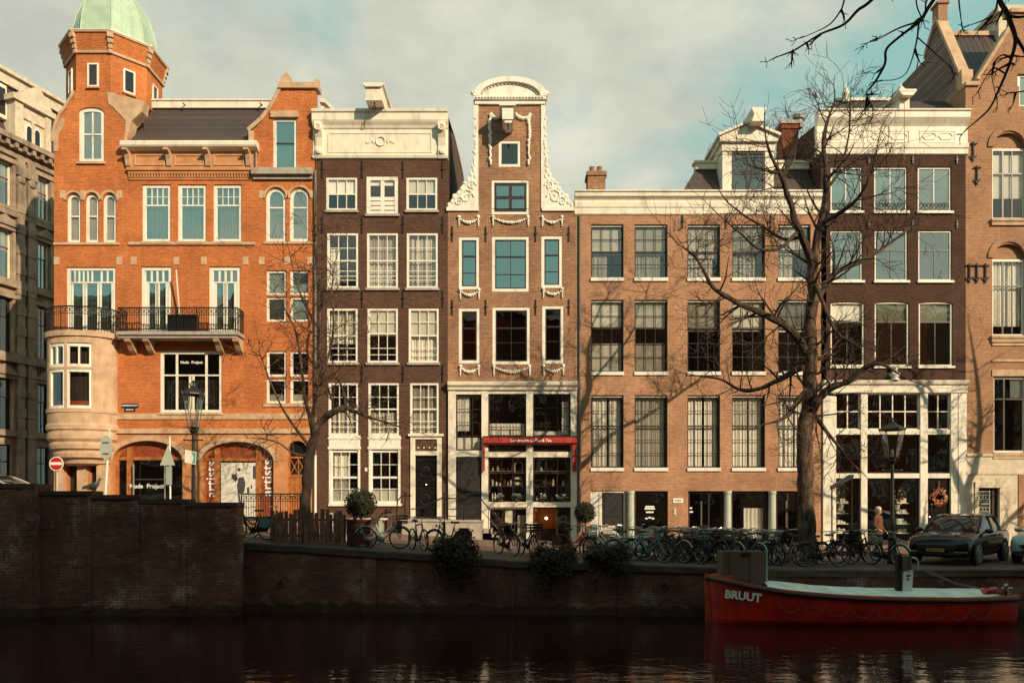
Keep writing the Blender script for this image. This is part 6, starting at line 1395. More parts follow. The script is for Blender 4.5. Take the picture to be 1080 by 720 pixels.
f = MB(); f.tube([(x - .13, Y, zb), (x + .08, Y, fz(452, Y))], .035, 8); f.build('pole', 'white', s_)
f = MB(); f.prism([(x + .22 * math.cos(a * .2618), zc + .42 * math.sin(a * .2618)) for a in range(24)], 'y', Y - .07, Y - .045); f.build('disc', 'sign_grey', s_)
f = MB()
for dz_ in (.18, -.2): f.box(x - .1, x + .1, Y - .1, Y - .071, zc + dz_ - .02, zc + dz_ + .02)
f.build('bracket', 'zinc', s_)
x, zb = gpost(180, Y)
s_ = thing('warning_sign', 'grey back of a triangular traffic sign above a narrow panel before the first arch', 'sign', (x, Y, zb))
f = MB(); f.tube([(x, Y, zb), (x - .03, Y, fz(460, Y))], .03, 8); f.build('pole', 'white', s_)
f = MB(); f.prism([(fx(169.5, Y), fz(490.5, Y)), (fx(185, Y), fz(490.5, Y)), (fx(178, Y), fz(469, Y))], 'y', Y - .06, Y - .04); f.build('triangle', 'sign_grey', s_)
f = MB(); f.box(fx(176, Y), fx(182, Y), Y - .06, Y - .04, fz(511, Y), fz(491.5, Y)); f.build('panel', 'paleblue', s_)
def lamp(px, Y, top_py, lant_h, wd, label, arms=False, pan=None):
    """Cast iron canal lamp: fluted post, six-sided tapered lantern, crowned roof."""
    x = fx(px, Y); zb = gz(x); zt = fz(top_py, Y); s_ = thing('street_lamp', label, 'lamp', (x, Y, zb))
    zl = zt - lant_h                                     # bottom of the glass
    f = MB(); f.lathe([(.17, 0), (.17, .25), (.13, .35), (.12, .8), (.15, .85), (.09, .95), (.07, 1.2), (.055, (zl - zb) * .7), (.05, zl - zb - .45), (.09, zl - zb - .42), (.05, zl - zb - .38), (.05, zl - zb - .2), (.12, zl - zb - .12), (.06, zl - zb - .05), (.12, zl - zb)], 12, (x, Y, zb))
    f.tube([(x - .3, Y, zl - .42), (x + .3, Y, zl - .42)], .022, 6); f.ball((x - .31, Y, zl - .42), .035); f.ball((x + .31, Y, zl - .42), .035)
    f.build('post', 'green_iron', s_, smooth=False)
    n = 6; hg = lant_h * .72
    ring = lambda r, z: [(x + r * math.cos(R(60 * k + 30)), Y + r * math.sin(R(60 * k + 30)), z) for k in range(n)]
    f = MB(); b0, b1 = ring(wd * .27, zl), ring(wd * .5, zl + hg)
    for k in range(n): f.tube([b0[k], b1[k]], .012, 5); f.tube([b0[k], b0[(k + 1) % n]], .014, 5); f.tube([b1[k], b1[(k + 1) % n]], .022, 5); f.tube([b1[k], (b1[k][0] + (b1[k][0] - x) * .12, b1[k][1] + (b1[k][1] - Y) * .12, b1[k][2] + .14)], [.03, .008], 5)
    f.grid([ring(wd * .52, zl + hg), ring(wd * .5, zl + hg + .05), ring(wd * .28, zl + hg + lant_h * .12), ring(wd * .12, zl + hg + lant_h * .18), ring(wd * .1, zl + hg + lant_h * .2)], 0, True)
    for k in range(6): a = R(60 * k); f.tube([(x + .1 * math.cos(a), Y + .1 * math.sin(a), zl + hg + lant_h * .18), (x + .13 * math.cos(a), Y + .13 * math.sin(a), zt - .05), (x, Y, zt)], [.02, .015, .012], 5)
    f.ball((x, Y, zt + .02), .045)
    for k in range(n): a = R(60 * k + 30); f.tube([(x + wd * .27 * math.cos(a), Y + wd * .27 * math.sin(a), zl), (x + wd * .2 * math.cos(a), Y + wd * .2 * math.sin(a), zl - .1), (x + .04 * math.cos(a), Y + .04 * math.sin(a), zl - .22)], .015, 5)
    o = f.build('lantern', 'green_iron', s_)
    f = MB(); f.grid([ring(wd * .26, zl + .01), ring(wd * .485, zl + hg - .01)], 0, True); f.build('glass', 'glass_lamp', o, recalc=False)
    f = MB(); f.lathe([(.03, 0), (.04, .1), (.05, .2), (.0, .28)], 8, (x, Y, zl)); f.build('burner', 'steel', o)
    if arms:
        za = fz(491, Y); f = MB(); a0_, a1_ = fx(912, Y), fx(976, Y)
        f.tube([(a0_, Y, za), (a1_, Y, za)], .02, 6); f.tube([(a0_ + .2, Y, za + .08), (a1_ - .2, Y, za + .08)], .014, 5)
        for k in range(8): f.torus((a0_ + .25 + k * (a1_ - a0_ - .5) / 7, Y, za + .04), .06, .012, 8, 4)
        for q in (a0_, a1_):
            f.prism([(q - .1, za), (q - .05, za + .12), (q - .1, za + .17), (q, za + .26), (q + .1, za + .17), (q + .05, za + .12), (q + .1, za), (q + .04, za - .12), (q, za - .2), (q - .04, za - .12)], 'y', Y - .03, Y + .03)
        f.build('cross_arm', 'green_iron', s_)
    return s_
lamp(204, 25.2, 403, 1.5, .64, 'old iron street lamp with tapered glass lantern rising behind the bridge wall')
lamp(941, 24.9, 442, 1.25, .76, 'old iron street lamp with ornate cross arm in front of the dark brick shop')
Y = 25.1; n_ = thing('notice_board', 'small white and teal notice board fixed to the lamp post above the bridge wall', 'sign', (fx(203, Y), Y, fz(481, Y)))
f = MB(); f.prism([(fx(196, Y), fz(474, Y)), (fx(208, Y), fz(476.5, Y)), (fx(207, Y), fz(490, Y)), (fx(195.5, Y), fz(487.5, Y))], 'y', Y - .06, Y - .04); f.build('board', 'white', n_)
f = MB(); f.prism([(fx(202.5, Y), fz(476, Y)), (fx(207.6, Y), fz(477.2, Y)), (fx(206.7, Y), fz(489.2, Y)), (fx(203.5, Y), fz(488.5, Y)), (fx(205, Y), fz(482, Y))], 'y', Y - .064, Y - .0605); f.build('teal_print', 'sign_teal', n_)
# a gull on the parapet
Y = 22.9; x, z = fx(99.5, Y), fz(516, Y) - .12
gl = thing('gull', 'white and grey gull sitting on the bridge parapet', 'bird', (x, Y, z))
f = MB(); f.grid([[(x - .02 + a + r_ * .0, Y + r_ * math.cos(q * .785), z + .24 + zz + r_ * math.sin(q * .785)) for q in range(8)] for a, zz, r_ in ((-.22, -.1, .01), (-.15, -.07, .05), (-.05, -.03, .1), (.06, .0, .115), (.13, .06, .09), (.16, .13, .055), (.17, .19, .058), (.2, .22, .055), (.25, .21, .02), (.30, .19, .006))], 0, True); f.build('body', 'white', gl, smooth=True)
f = MB()
for s_ in (-1, 1): f.grid([[(x - .02 + a, Y + s_ * (.1 + .02), z + .24 + zz + dz_) for a, zz in ((-.28, -.08), (-.15, -.04), (0, .02), (.09, .05))] for dz_ in (-.05, 0, .05)])
f.build('wings', 'sign_grey', gl)
f = MB()
for s_ in (-1, 1): f.tube([(x + .02, Y + .04 * s_, z + .16), (x + .03, Y + .04 * s_, z)], .01, 5)
f.build('legs', 'plate', gl)

# ---------------------------------------------------------------- slatted fence round the tree, bench, street odds
Y0, Y1 = 24.1, 25.6; xa, xb_ = fx(286, 24.2), fx(352, 24.2); zb = gz((xa + xb_) / 2)
sf = thing('slat_fence', 'weathered enclosure of upright brown planks round the slender tree', 'fence', ((xa + xb_) / 2, Y0, zb))
f = MB(); rg = random.Random(3); x = xa
while x < xb_ - .1:
    ww = rg.uniform(.09, .15); h_ = rg.uniform(.92, 1.12); f.obox((x + ww / 2, Y0 + rg.uniform(-.02, .02), zb + h_ / 2 + .02), (ww, .03, h_), Matrix.Rotation(rg.uniform(-.03, .03), 3, 'Y').to_quaternion()); x += ww + rg.uniform(.01, .06)
f.build('front_planks', 'fence_wood', sf)
f = MB(); x = Y0 + .1
while x < Y1:
    for xx in (xa, xb_): h_ = rg.uniform(.9, 1.1); f.box(xx - .02, xx + .02, x, x + .13, zb, zb + h_)
    x += .16
x = xa
while x < xb_: h_ = rg.uniform(.9, 1.1); f.box(x, x + .12, Y1, Y1 + .03, zb, zb + h_); x += .15
f.build('side_planks', 'fence_wood', sf)
f = MB()
for z in (.25, .75): f.box(xa, xb_, Y0 + .035, Y0 + .075, zb + z, zb + z + .07)
f.build('rails', 'old_wood', sf)
Yb = 26.4; xa, xb_ = fx(357, Yb), fx(408, Yb); zb = gz(xa)
bn = thing('bench', 'long white bench top on pale legs in front of the dark brown house', 'bench', ((xa + xb_) / 2, Yb, zb))
zs = fz(547, Yb); f = MB(); f.box(xa, xb_, Yb - .2, Yb + .2, zs - .03, zs + .03); f.build('seat', 'white', bn)
for x in (xa + .2, xb_ - .2): f = MB(); f.box(x - .06, x + .06, Yb - .17, Yb + .17, zb, zs - .03); f.build('leg', 'sign_grey', bn)
Y = 27.5; x = fx(350, Y); zb = gz(x); bl = thing('bollard', 'short pale stone bollard between the plank enclosure and the white bench', 'bollard', (x, Y, zb))
f = MB(); f.lathe([(.14, 0), (.13, .75), (.15, .78), (.15, .85), (.1, .95), (0, .98)], 12, (x, Y, zb)); f.build('post', 'step_stone', bl)
f = MB(); f.lathe([(.155, .5), (.155, .58)], 12, (x, Y, zb)); f.build('band', 'white', bl)
# a tree further along the quay to the right: out of the frame, its branch shadows fall on the houses
tree('street_tree', 'bare tree further along the quay past the right edge of the photo', [
    [(1440, 600, 0, .34), (1440, 500, 0, .28), (1442, 400, 0, .24), (1440, 330, 0, .2)],
    [(1440, 340, 0, .16), (1415, 280, 0, .12), (1380, 220, .2, .09), (1340, 180, .3, .06), (1300, 150, .4, .03)],
    [(1440, 400, 0, .14), (1400, 370, -.3, .11), (1350, 350, -.5, .08), (1300, 320, -.7, .05), (1260, 300, -.8, .03)],
    [(1440, 335, 0, .16), (1450, 260, .2, .11), (1440, 180, .3, .07), (1430, 110, .3, .03)],
    [(1442, 420, 0, .13), (1480, 380, .3, .1), (1530, 320, .5, .06), (1560, 260, .6, .03)],
    [(1410, 270, 0, .08), (1420, 200, -.3, .06), (1400, 140, -.5, .03)],
], 24.6, (fx(1440, 24.6), 24.6, 0), 15, mats=('bark', 'twig'), dens=1.2, twl=1.2)
# ---------------------------------------------------------------- bicycles
def bike_proto(frame='black_paint', crate=None, basket=None, bag=None, tyre='rubber', fender='black_paint', rimm='rim', front=None, sport=False, child=False):
    rt = thing('bicycle', 'bicycle', 'bicycle', (0, 0, 0))
    wr, wx = .345, .54
    for s in (1, -1):
        w_ = MB(); w_.torus((s * wx, 0, wr), wr - .03, .012, 24, 5)
        for k in range(14): a = R(k * 360 / 14); w_.tube([(s * wx + .02 * math.cos(a), .02 * (-1) ** k, wr + .02 * math.sin(a)), (s * wx + (wr - .03) * math.cos(a), 0, wr + (wr - .03) * math.sin(a))], .003, 3, cap=False)
        w_.tube([(s * wx, -.05, wr), (s * wx, .05, wr)], .022, 8); o = w_.build('wheel', rimm, rt)
        w_ = MB(); w_.torus((s * wx, 0, wr), wr - .012, .027, 26, 6); w_.build('tyre', tyre, o)
        if not sport: w_ = MB(); w_.torus((s * wx, 0, wr), wr + .034, .022, 16, 5, a0=25 if s > 0 else -5, a1=165 if s > 0 else 150); w_.build('mudguard', fender, rt)
    f = MB(); bb = (-.06, 0, .29); st = (-.22, 0, .80); ht, hb = (.34, 0, .86), (.385, 0, .66); ra = (-wx, 0, wr); fa = (wx, 0, wr)
    f.tube([bb, st], .026, 6); f.tube([ht, hb], .028, 6)
    f.tube([bb, (.08, 0, .36), (.26, 0, .54), hb], .029, 6)
    f.tube([(-.13, 0, .5), (.04, 0, .52), (.2, 0, .66), ht] if not sport else [st, ht], .024, 6)
    for y in (-.05, .05):
        f.tube([(bb[0], y * .6, bb[2]), (ra[0], y, ra[2])], .012, 5); f.tube([(st[0] + .02, y * .4, .72), (ra[0], y, ra[2])], .011, 5); f.tube([(hb[0], y * .7, hb[2] - .02), (hb[0] + .06, y, .48), (fa[0], y, fa[2])], .018, 5)
    f.tube([(-.1, .1, .27), (-.22, .18, .02)], .01, 5)
    f.build('frame', frame, rt)
    f = MB(); f.tube([st, (-.25, 0, .93)], .014, 6); f.build('seat_post', 'steel', rt)
    f = MB(); f.grid([[(-.25 + a, b * w2, .96 + c) for b, c in ((-1, -.03), (-.6, .02), (0, .03), (.6, .02), (1, -.03))] for a, w2 in ((-.14, .02), (-.13, .1), (-.05, .11), (.05, .05), (.14, .025), (.16, .01))]); f.box(-.37, -.12, -.03, .03, .92, .95); f.build('saddle', 'rubber', rt)
    f = MB(); f.tube([ht, (.32, 0, .98), (.30, 0, 1.04)], .014, 6)
    if sport: f.tube([(.34, -.3, 1.03), (.31, -.1, 1.05), (.30, 0, 1.05), (.31, .1, 1.05), (.34, .3, 1.03)], .013, 6)
    else: f.tube([(.06, -.29, 1.06), (.2, -.28, 1.09), (.33, -.2, 1.1), (.34, -.08, 1.06), (.30, 0, 1.04), (.34, .08, 1.06), (.33, .2, 1.1), (.2, .28, 1.09), (.06, .29, 1.06)], .017, 6)
    f.tube([(.33, -.2, 1.1), (.4, -.16, 1.06)], .008, 4); f.build('handlebar', 'steel', rt)
    f = MB(); f.torus((bb[0], .04, bb[2]), .09, .012, 14, 4); f.tube([(bb[0], .06, bb[2]), (bb[0] + .12, .07, bb[2] - .12)], .01, 5); f.tube([(bb[0], -.06, bb[2]), (bb[0] - .12, -.07, bb[2] + .12)], .01, 5)
    f.box(bb[0] + .06, bb[0] + .18, .07, .17, bb[2] - .135, bb[2] - .11); f.box(bb[0] - .18, bb[0] - .06, -.17, -.07, bb[2] + .11, bb[2] + .135); f.build('crank', 'rubber', rt)
    if not sport:
        f = MB(); f.prism([(bb[0] + .1, bb[2] + .06), (bb[0] + .1, bb[2] - .08), (ra[0] - .06, wr - .06), (ra[0] - .06, wr + .06)], 'y', .045, .07); f.build('chain_guard', frame, rt)
        f = MB()
        for y in (-.07, 0, .07): f.tube([(-.26, y, .74), (-.86, y, .74)], .009, 4)
        for x in (-.3, -.5, -.7, -.86): f.tube([(x, -.07, .74), (x, .07, .74)], .008, 4)
        for y in (-.07, .07): f.tube([(-.72, y, .74), ra], .009, 4)
        f.build('rear_rack', frame, rt)
        f = MB(); f.ball((.46, 0, .84), (.05, .045, .05), 8, 6); f.build('headlight', 'steel', rt)
        f = MB(); f.box(-.92, -.88, -.03, .03, .66, .72); f.build('tail_light', 'sign_red', rt)
    if crate:
        f = MB(); x0, x1, y0, y1, z0, z1 = .42, .78, -.22, .22, .80, 1.06
        f.box(x0, x1, y0, y1, z0, z0 + .02)
        for z in (.84, .93, 1.02): 
            f.box(x0, x0 + .015, y0, y1, z, z + .055); f.box(x1 - .015, x1, y0, y1, z, z + .055); f.box(x0 + .015, x1 - .015, y0, y0 + .015, z, z + .055); f.box(x0 + .015, x1 - .015, y1 - .015, y1, z, z + .055)
        for x in (x0, x1 - .02):
            for y in (y0, y1 - .02): f.box(x - .002, x + .022, y - .002, y + .022, z0, z1 + .02)
        f.tube([(.60, -.1, .8), (.54, -.05, .4)], .01, 4); f.tube([(.60, .1, .8), (.54, .05, .4)], .01, 4); f.build('crate', crate, rt)
    if basket:
        f = MB()
        for z, w_ in ((.78, .16), (.88, .18), (1.0, .2)): f.tube([(.44, -w_, z), (.44 + w_ * 1.6, -w_, z), (.44 + w_ * 1.6, w_, z), (.44, w_, z), (.44, -w_, z)], .008, 4)
        for k in range(7):
            t = k / 6; f.tube([(.44 + .256 * t, -.16, .78), (.44 + .32 * t, -.2, 1.0)], .006, 3); f.tube([(.44 + .256 * t, .16, .78), (.44 + .32 * t, .2, 1.0)], .006, 3); f.tube([(.70, -.16 + .32 * t, .78), (.76, -.2 + .4 * t, 1.0)], .006, 3)
        f.build('basket', basket, rt)
    if bag:
        f = MB()
        for y in (-.17, .17): f.grid([[(-.58 + .2 * math.cos(a), y + d_, .56 + .17 * math.sin(a)) for a in [k * math.pi / 6 for k in range(12)]] for d_ in (-.06, -.05, .05, .06)], 0, True); f.prism([(-.58 + .2 * math.cos(k * math.pi / 6), .56 + .17 * math.sin(k * math.pi / 6)) for k in range(12)], 'y', y - .06, y + .06)
        f.box(-.72, -.44, -.12, .12, .75, .775); f.build('saddlebag', bag, rt)
    if child: f = MB(); f.box(-.66, -.4, -.14, .14, .8, .84); f.box(-.68, -.64, -.15, .15, .84, 1.18); f.box(-.64, -.4, -.16, -.13, .84, .98); f.box(-.64, -.4, .13, .16, .84, .98); f.build('child_seat', child, rt)
    return rt
PR = dict(
    black=lambda: bike_proto(), crate=lambda: bike_proto(crate='black_paint'), grey=lambda: bike_proto('zinc', fender='sign_grey'), sport=lambda: bike_proto('black_paint', sport=True),
    bag=lambda: bike_proto(bag='rubber'), tealbag=lambda: bike_proto(bag='teal'), white=lambda: bike_proto('white', crate='white', fender='white'), silver=lambda: bike_proto('paleblue', crate='dark_frame', fender='paleblue', rimm='steel'),
    teal=lambda: bike_proto('paleblue', basket='white', tyre='rubber', fender='teal'), fork=lambda: bike_proto('teal', fender='black_paint'), basket=lambda: bike_proto(basket='steel'), red=lambda: bike_proto('sign_red', bag='rust_cloth'), child=lambda: bike_proto(child='rubber'), pale=lambda: bike_proto('black_paint', fender='sign_grey'), tealbasket=lambda: bike_proto(basket='teal'), brown=lambda: bike_proto('rust_cloth', basket='rope'))
GRP = 'bicycles parked along the quay'
BK = [  # px of the bicycle's middle, depth, heading, kind, label
    (266, 25.0, 168, 'tealbag', 'dark bicycle with teal saddlebags at the end of the bridge wall'),
    (281, 26.2, 20, 'black', 'black bicycle standing against the step railing of the orange house'),
    (404, 24.4, 8, 'silver', 'pale framed bicycle with dark front crate in front of the white bench'),
    (441, 24.7, -62, 'sport', 'slim black bicycle turned to the water in front of the panelled black door'),
    (473, 25.2, 155, 'bag', 'black bicycle with black saddlebags behind the round quay shrub'),
    (534, 25.3, -60, 'black', 'black bicycle parked before the basement window, left of two'),
    (556, 25.5, -68, 'crate', 'black bicycle with a front crate parked beside the lit basement door'),
    (606, 25.0, -40, 'red', 'red bicycle with rust coloured bags in front of the small round topiary'),
    (622, 25.6, -110, 'grey', 'grey bicycle with pale mudguards at the foot of the white framed side door'),
    (643, 25.4, 172, 'white', 'white bicycle with a white crate behind the ivy shrub'),
    (664, 24.4, 12, 'teal', 'pale blue bicycle with teal mudguards and white front basket'),
    (684, 24.3, -38, 'fork', 'teal framed bicycle turned to the water next to the white basket bicycle'),
    (698, 25.0, -70, 'black', 'black bicycle just right of the teal framed bicycle'),
    (709, 24.5, -58, 'pale', 'black bicycle with grey mudguards below the white name plate'),
    (719, 25.3, -75, 'basket', 'black bicycle with a wire basket behind the grey mudguard bicycle'),
    (728, 24.3, -62, 'tealbasket', 'black bicycle with a bright teal front basket'),
    (738, 25.2, -80, 'black', 'plain black bicycle tucked behind the teal basket bicycle'),
    (748, 24.4, -64, 'crate', 'black bicycle with a front crate left of the brown boat hutch'),
    (758, 25.2, -58, 'child', 'black bicycle with a child seat left of the first round column'),
    (768, 24.4, -72, 'grey', 'grey bicycle below the first round column'),
    (778, 25.2, -60, 'bag', 'black bicycle with saddlebags in front of the pale shop curtain'),
    (789, 24.3, -68, 'pale', 'black bicycle with pale mudguards right behind the brown boat hutch'),
    (799, 25.3, -56, 'brown', 'brown bicycle with a wicker coloured basket before the shop curtain'),
    (809, 24.6, -72, 'black', 'plain black bicycle at the right side of the brown boat hutch'),
    (820, 25.1, -120, 'basket', 'black bicycle with a wire basket below the second round column'),
    (828, 24.3, 155, 'grey', 'grey bicycle with pale mudguards just left of the big tree'),
    (838, 25.6, 30, 'child', 'black bicycle with a child seat leaning at the big tree'),
    (868, 23.7, 4, 'black', 'black bicycle seen side on at the quay edge right of the big tree'),
    (882, 24.7, 14, 'crate', 'black bicycle with a front crate behind the side on bicycle'),
    (901, 25.0, -8, 'basket', 'black bicycle with wire basket left of the person in the rust coat'),
    (913, 26.0, 28, 'bag', 'black bicycle with saddlebags by the pale shop pilaster'),
    (934, 24.1, -66, 'pale', 'black bicycle with grey mudguards leaning at the ornate street lamp'),
]
rb = random.Random(19)
for px, Y, yaw, kind in ((703, 26.2, -70, 'pale'), (714, 26.3, -60, 'black'), (724, 26.1, -75, 'crate'), (733, 26.3, 110, 'black'), (743, 26.2, -66, 'grey'), (753, 26.4, -60, 'black'), (763, 26.1, 115, 'pale'), (773, 26.3, -72, 'basket'), (783, 26.2, -64, 'black'), (794, 26.3, 108, 'grey'), (804, 26.1, -70, 'black'), (815, 26.3, -58, 'crate'), (690, 26.0, -66, 'black'), (660, 26.2, 160, 'white'), (631, 26.4, -80, 'black')):
    BK.append((px, Y, yaw, kind, 'bicycle half hidden in the back row of the crowded bicycle parking'))
made = {}
for px, Y, yaw, kind, lb in BK:
    x = fx(px, Y); z = gz(x)
    loc, rz = (x, Y, z + .003), R(yaw)
    if kind not in made:
        made[kind] = PR[kind](); o = made[kind]; o.location = loc; o.rotation_euler = (0, 0, rz); o['label'] = lb; o['group'] = GRP
    else: dup(made[kind], loc, rz, lb, GRP)

# ---------------------------------------------------------------- cars
def car(label, loc, yaw, paint, glassm='car_glass', plate=True):
    rt = thing('parked_car', label, 'car', (0, 0, 0))
    stn = [(2.44, .45, .40, .60, .62), (2.42, .66, .33, .68, .71), (2.34, .82, .28, .76, .83), (2.15, .93, .25, .84, .94), (1.8, .965, .24, .90, 1.02), (1.3, .97, .24, .96, 1.07), (.85, .97, .24, 1.0, 1.10), (0, .97, .24, 1.02, 1.08), (-1, .97, .24, 1.04, 1.10), (-1.8, .965, .25, 1.06, 1.12), (-2.2, .9, .3, 1.02, 1.12), (-2.38, .78, .4, .95, 1.04), (-2.42, .6, .5, .85, .92)]
    def sec(x, w_, zb, zs, zt):
        h = [(0, zb), (w_ * .78, zb), (w_ * .95, zb + .09), (w_, (zb + zs) / 2 - .03), (w_ * .985, zs - .08), (w_ * .945, zs - .005), (w_ * .84, zs + (zt - zs) * .45), (w_ * .5, zt - .012), (0, zt)]
        return [(x, y, z) for y, z in h] + [(x, -y, z) for y, z in h[-2:0:-1]]
    f = MB(); rows = [sec(*s_) for s_ in stn]; f.grid(rows, 0, True); f.face(rows[0]); f.face(rows[-1]); body = f.build('body', paint, rt, smooth=True)
    cab = [(1.0, .80, .78, 1.07), (.75, .84, .74, 1.22), (.4, .86, .70, 1.42), (.12, .87, .67, 1.545), (-.3, .87, .655, 1.60), (-.9, .86, .64, 1.60), (-1.4, .85, .61, 1.54), (-1.8, .82, .58, 1.38), (-2.15, .8, .6, 1.13)]
    def csec(x, wb, wt, z, o=0., zl=1.0):
        zl = min(zl, z - .03); h = [(wb, zl), (wb + (wt - wb) * .35, zl + (z - zl) * .4), (wt + .03, z - .06 * (z - zl) / .5), (wt - .06, z - .012), (wt * .5, z + .012), (0, z + .016)]
        return [(x, y, q) for y, q in h] + [(x, -y, q) for y, q in h[-2::-1]]
    f = MB(); f.grid([csec(*c_) for c_ in cab]); f.build('windows', glassm, rt, smooth=True)
    f = MB(); f.grid([[(x, y, q + .012) for x, y, q in csec(*c_)[2:-2]] for c_ in cab[3:8]]); f.build('roof', paint, rt, smooth=True)
    f = MB()
    for s_ in (-1, 1):
        f.tube([(1.02, s_ * .82, 1.05), (.75, s_ * .80, 1.23), (.4, s_ * .745, 1.42), (.12, s_ * .70, 1.53), (-.3, s_ * .685, 1.575), (-.9, s_ * .67, 1.575), (-1.4, s_ * .64, 1.51), (-1.8, s_ * .61, 1.36), (-2.15, s_ * .64, 1.12)], .035, 6)
        f.tube([(-.35, s_ * .875, 1.02), (-.45, s_ * .70, 1.56)], .03, 5); f.tube([(-1.3, s_ * .86, 1.04), (-1.5, s_ * .65, 1.46)], .05, 5)
    f.build('pillars', paint, rt)
    for s_ in (-1, 1):
        f = MB(); f.ball((.72, s_ * 1.06, 1.08), (.09, .13, .085), 10, 6); f.tube([(.72, s_ * .88, 1.03), (.72, s_ * 1.0, 1.06)], .03, 5); f.build('mirror', paint, rt, smooth=True)
        f = MB(); f.grid([[(2.385 - .32 * t - .02 * k, s_ * (.58 + .31 * t + .012 * k), .705 + .115 * t + .10 * k * (1 - .3 * t)) for k in (0, .5, 1)] for t in (0, .25, .5, .75, 1)]); f.build('headlight', 'lampglass', rt, smooth=True)
        f = MB(); f.box(2.36, 2.45, s_ * .72 - .17, s_ * .72 + .17, .43, .46); f.build('fog_strip', 'lampglass', rt)
    f = MB(); f.prism([(-.62, .62), (-.5, .5), (.5, .5), (.62, .62), (.5, .655), (-.5, .655)], 'x', 2.36, 2.452); f.prism([(-.8, .46), (-.7, .34), (.7, .34), (.8, .46)], 'x', 2.3, 2.44); f.build('grille', 'rubber', rt)
    f = MB(); f.box(2.44, 2.468, -.26, .26, .44, .54); o = f.build('number_plate', 'plate', rt)
    f = MB()
    for k, y in enumerate((-.2, -.13, -.06, .02, .09, .19)): f.box(2.466, 2.470, y - .022, y + .022, .465, .515)
    f.build('plate_marks', 'rubber', o)
    for x in (1.48, -1.45):
        for s_ in (-1, 1):
            f = MB(); f.lathe([(.40, -.02), (.40, .03), (0, .03)], 24); a_ = MB()
            a_.prism([(x + .42 * math.cos(k * .2618), .37 + .42 * math.sin(k * .2618)) for k in range(24)], 'y', s_ * .95, s_ * .973); a_.build('wheel_arch', 'rubber', rt)
            w_ = MB(); w_.torus((x, s_ * .88, .36), .275, .1, 26, 10, axis='y'); o = w_.build('wheel', 'rubber', rt, smooth=True)
            w_ = MB()
            for k in range(10): a2 = R(36 * k); w_.tube([(x, s_ * .985, .36), (x + .25 * math.cos(a2), s_ * .975, .36 + .25 * math.sin(a2))], .022, 4)
            w_.torus((x, s_ * .97, .36), .255, .02, 24, 5); w_.build('rim', 'rim', o)
    f = MB(); f.box(-2.43, -2.36, -.8, .8, .86, .92); f.build('tail_light', 'sign_red', rt)
    f = MB()
    for s_ in (-.4, .35): f.tube([(1.06, s_ - .3, 1.10), (.98, s_ + .05, 1.115), (.88, s_ + .36, 1.17)], .012, 4)
    f.build('wipers', 'rubber', rt)
    rt.location = loc; rt.rotation_euler = (0, 0, yaw); return rt
cx_, cy_ = fx(1013, 26.0), 26.0
car('glossy black car with yellow number plate parked facing the water beside the street lamp', (cx_, cy_, gz(cx_)), math.atan2(-math.cos(R(47)), -math.sin(R(47))), 'car_black')
car('pale blue car at the right edge, only its mirror and headlamp in view', (fx(1119, 25.8), 25.8, 0), math.atan2(-math.cos(R(48)), -math.sin(R(48))), 'car_blue')
x = fx(-2, 25.5); car('pale silver car roof showing above the bridge parapet at the left edge', (x, 25.5, gz(x) + .12), R(4), 'car_white')

# ---------------------------------------------------------------- boat
XB0, XB1, YC = 5.62, 14.17, 22.02 - .12
Ln = XB1 - XB0
bo = thing('canal_boat', 'long low red canal boat with black rim, rope loops and pale cover', 'boat', ((XB0 + XB1) / 2, YC, WZ))
def beam(s): 
    if s < .3: return .98 * (1 - (1 - s / .3) ** 2.2) ** .75
    if s < .75: return .98
    return .98 - .28 * ((s - .75) / .25) ** 2
def sheer(s): return interp([(0, -.12), (.05, -.19), (.12, -.31), (.22, -.44), (.36, -.56), (.55, -.64), (.8, -.665), (1, -.64)], s)
SS = [0, .008, .02, .04, .07, .1, .14, .18, .23, .3, .4, .5, .6, .7, .8, .9, .96, 1.0]
def hx(s): return XB0 + Ln * s
def bsec(s, y_sign):
    b, z1 = max(beam(s), .015), sheer(s); rake = -.0
    return [(hx(s) + .12 * (1 - min(s * 12, 1)) * (z1 - z) / 1.4, YC + y_sign * b * k, z) for k, z in ((1., z1), (.985, z1 - .12), (.96, z1 * .5 + WZ * .5 + .05), (.88, WZ + .12), (.7, WZ - .1), (.0, WZ - .35))]
f = MB()
for sg in (-1, 1): f.grid([bsec(s, sg) for s in SS])
e0, e1 = bsec(1., -1), bsec(1., 1); f.face(e0 + e1[::-1][1:])
f.build('hull', 'hull_red', bo, smooth=False)
f = MB()
for sg in (-1, 1): f.tube([(hx(s) - (.03 if s == 0 else 0), YC + sg * (max(beam(s), .01) + .03), sheer(s) - .05) for s in SS], .05, 8)
f.tube([(hx(1) + .03, YC - beam(1) - .02, sheer(1) - .05), (hx(1) + .1, YC, sheer(1) - .05), (hx(1) + .03, YC + beam(1) + .02, sheer(1) - .05)], .05, 8); f.build('rubbing_strip', 'rubber', bo, smooth=True)
f = MB()
for sg in (-1, 1): f.grid([[(hx(s), YC + sg * max(beam(s) - d_, .0), sheer(s) + z) for d_, z in ((-.03, .0), (-.02, .05), (.12, .05), (.13, -.1))] for s in SS])
f.build('gunwale', 'hull_orange', bo)
f = MB(); S2 = [s for s in SS if s >= .18]; rows = []
rg = random.Random(2)
for s in [.18 + .76 * k / 40 for k in range(41)]:
    b = beam(s) - .1; rows.append([(hx(s), YC + b * q, sheer(s) + .02 + .16 * (1 - q * q) + .02 * noise.noise(Vector((s * 22, q * 4, 0)))) for q in (-1, -.8, -.5, -.2, .1, .4, .7, .9, 1)])
f.grid(rows); f.build('cover', 'tarp', bo, smooth=True)
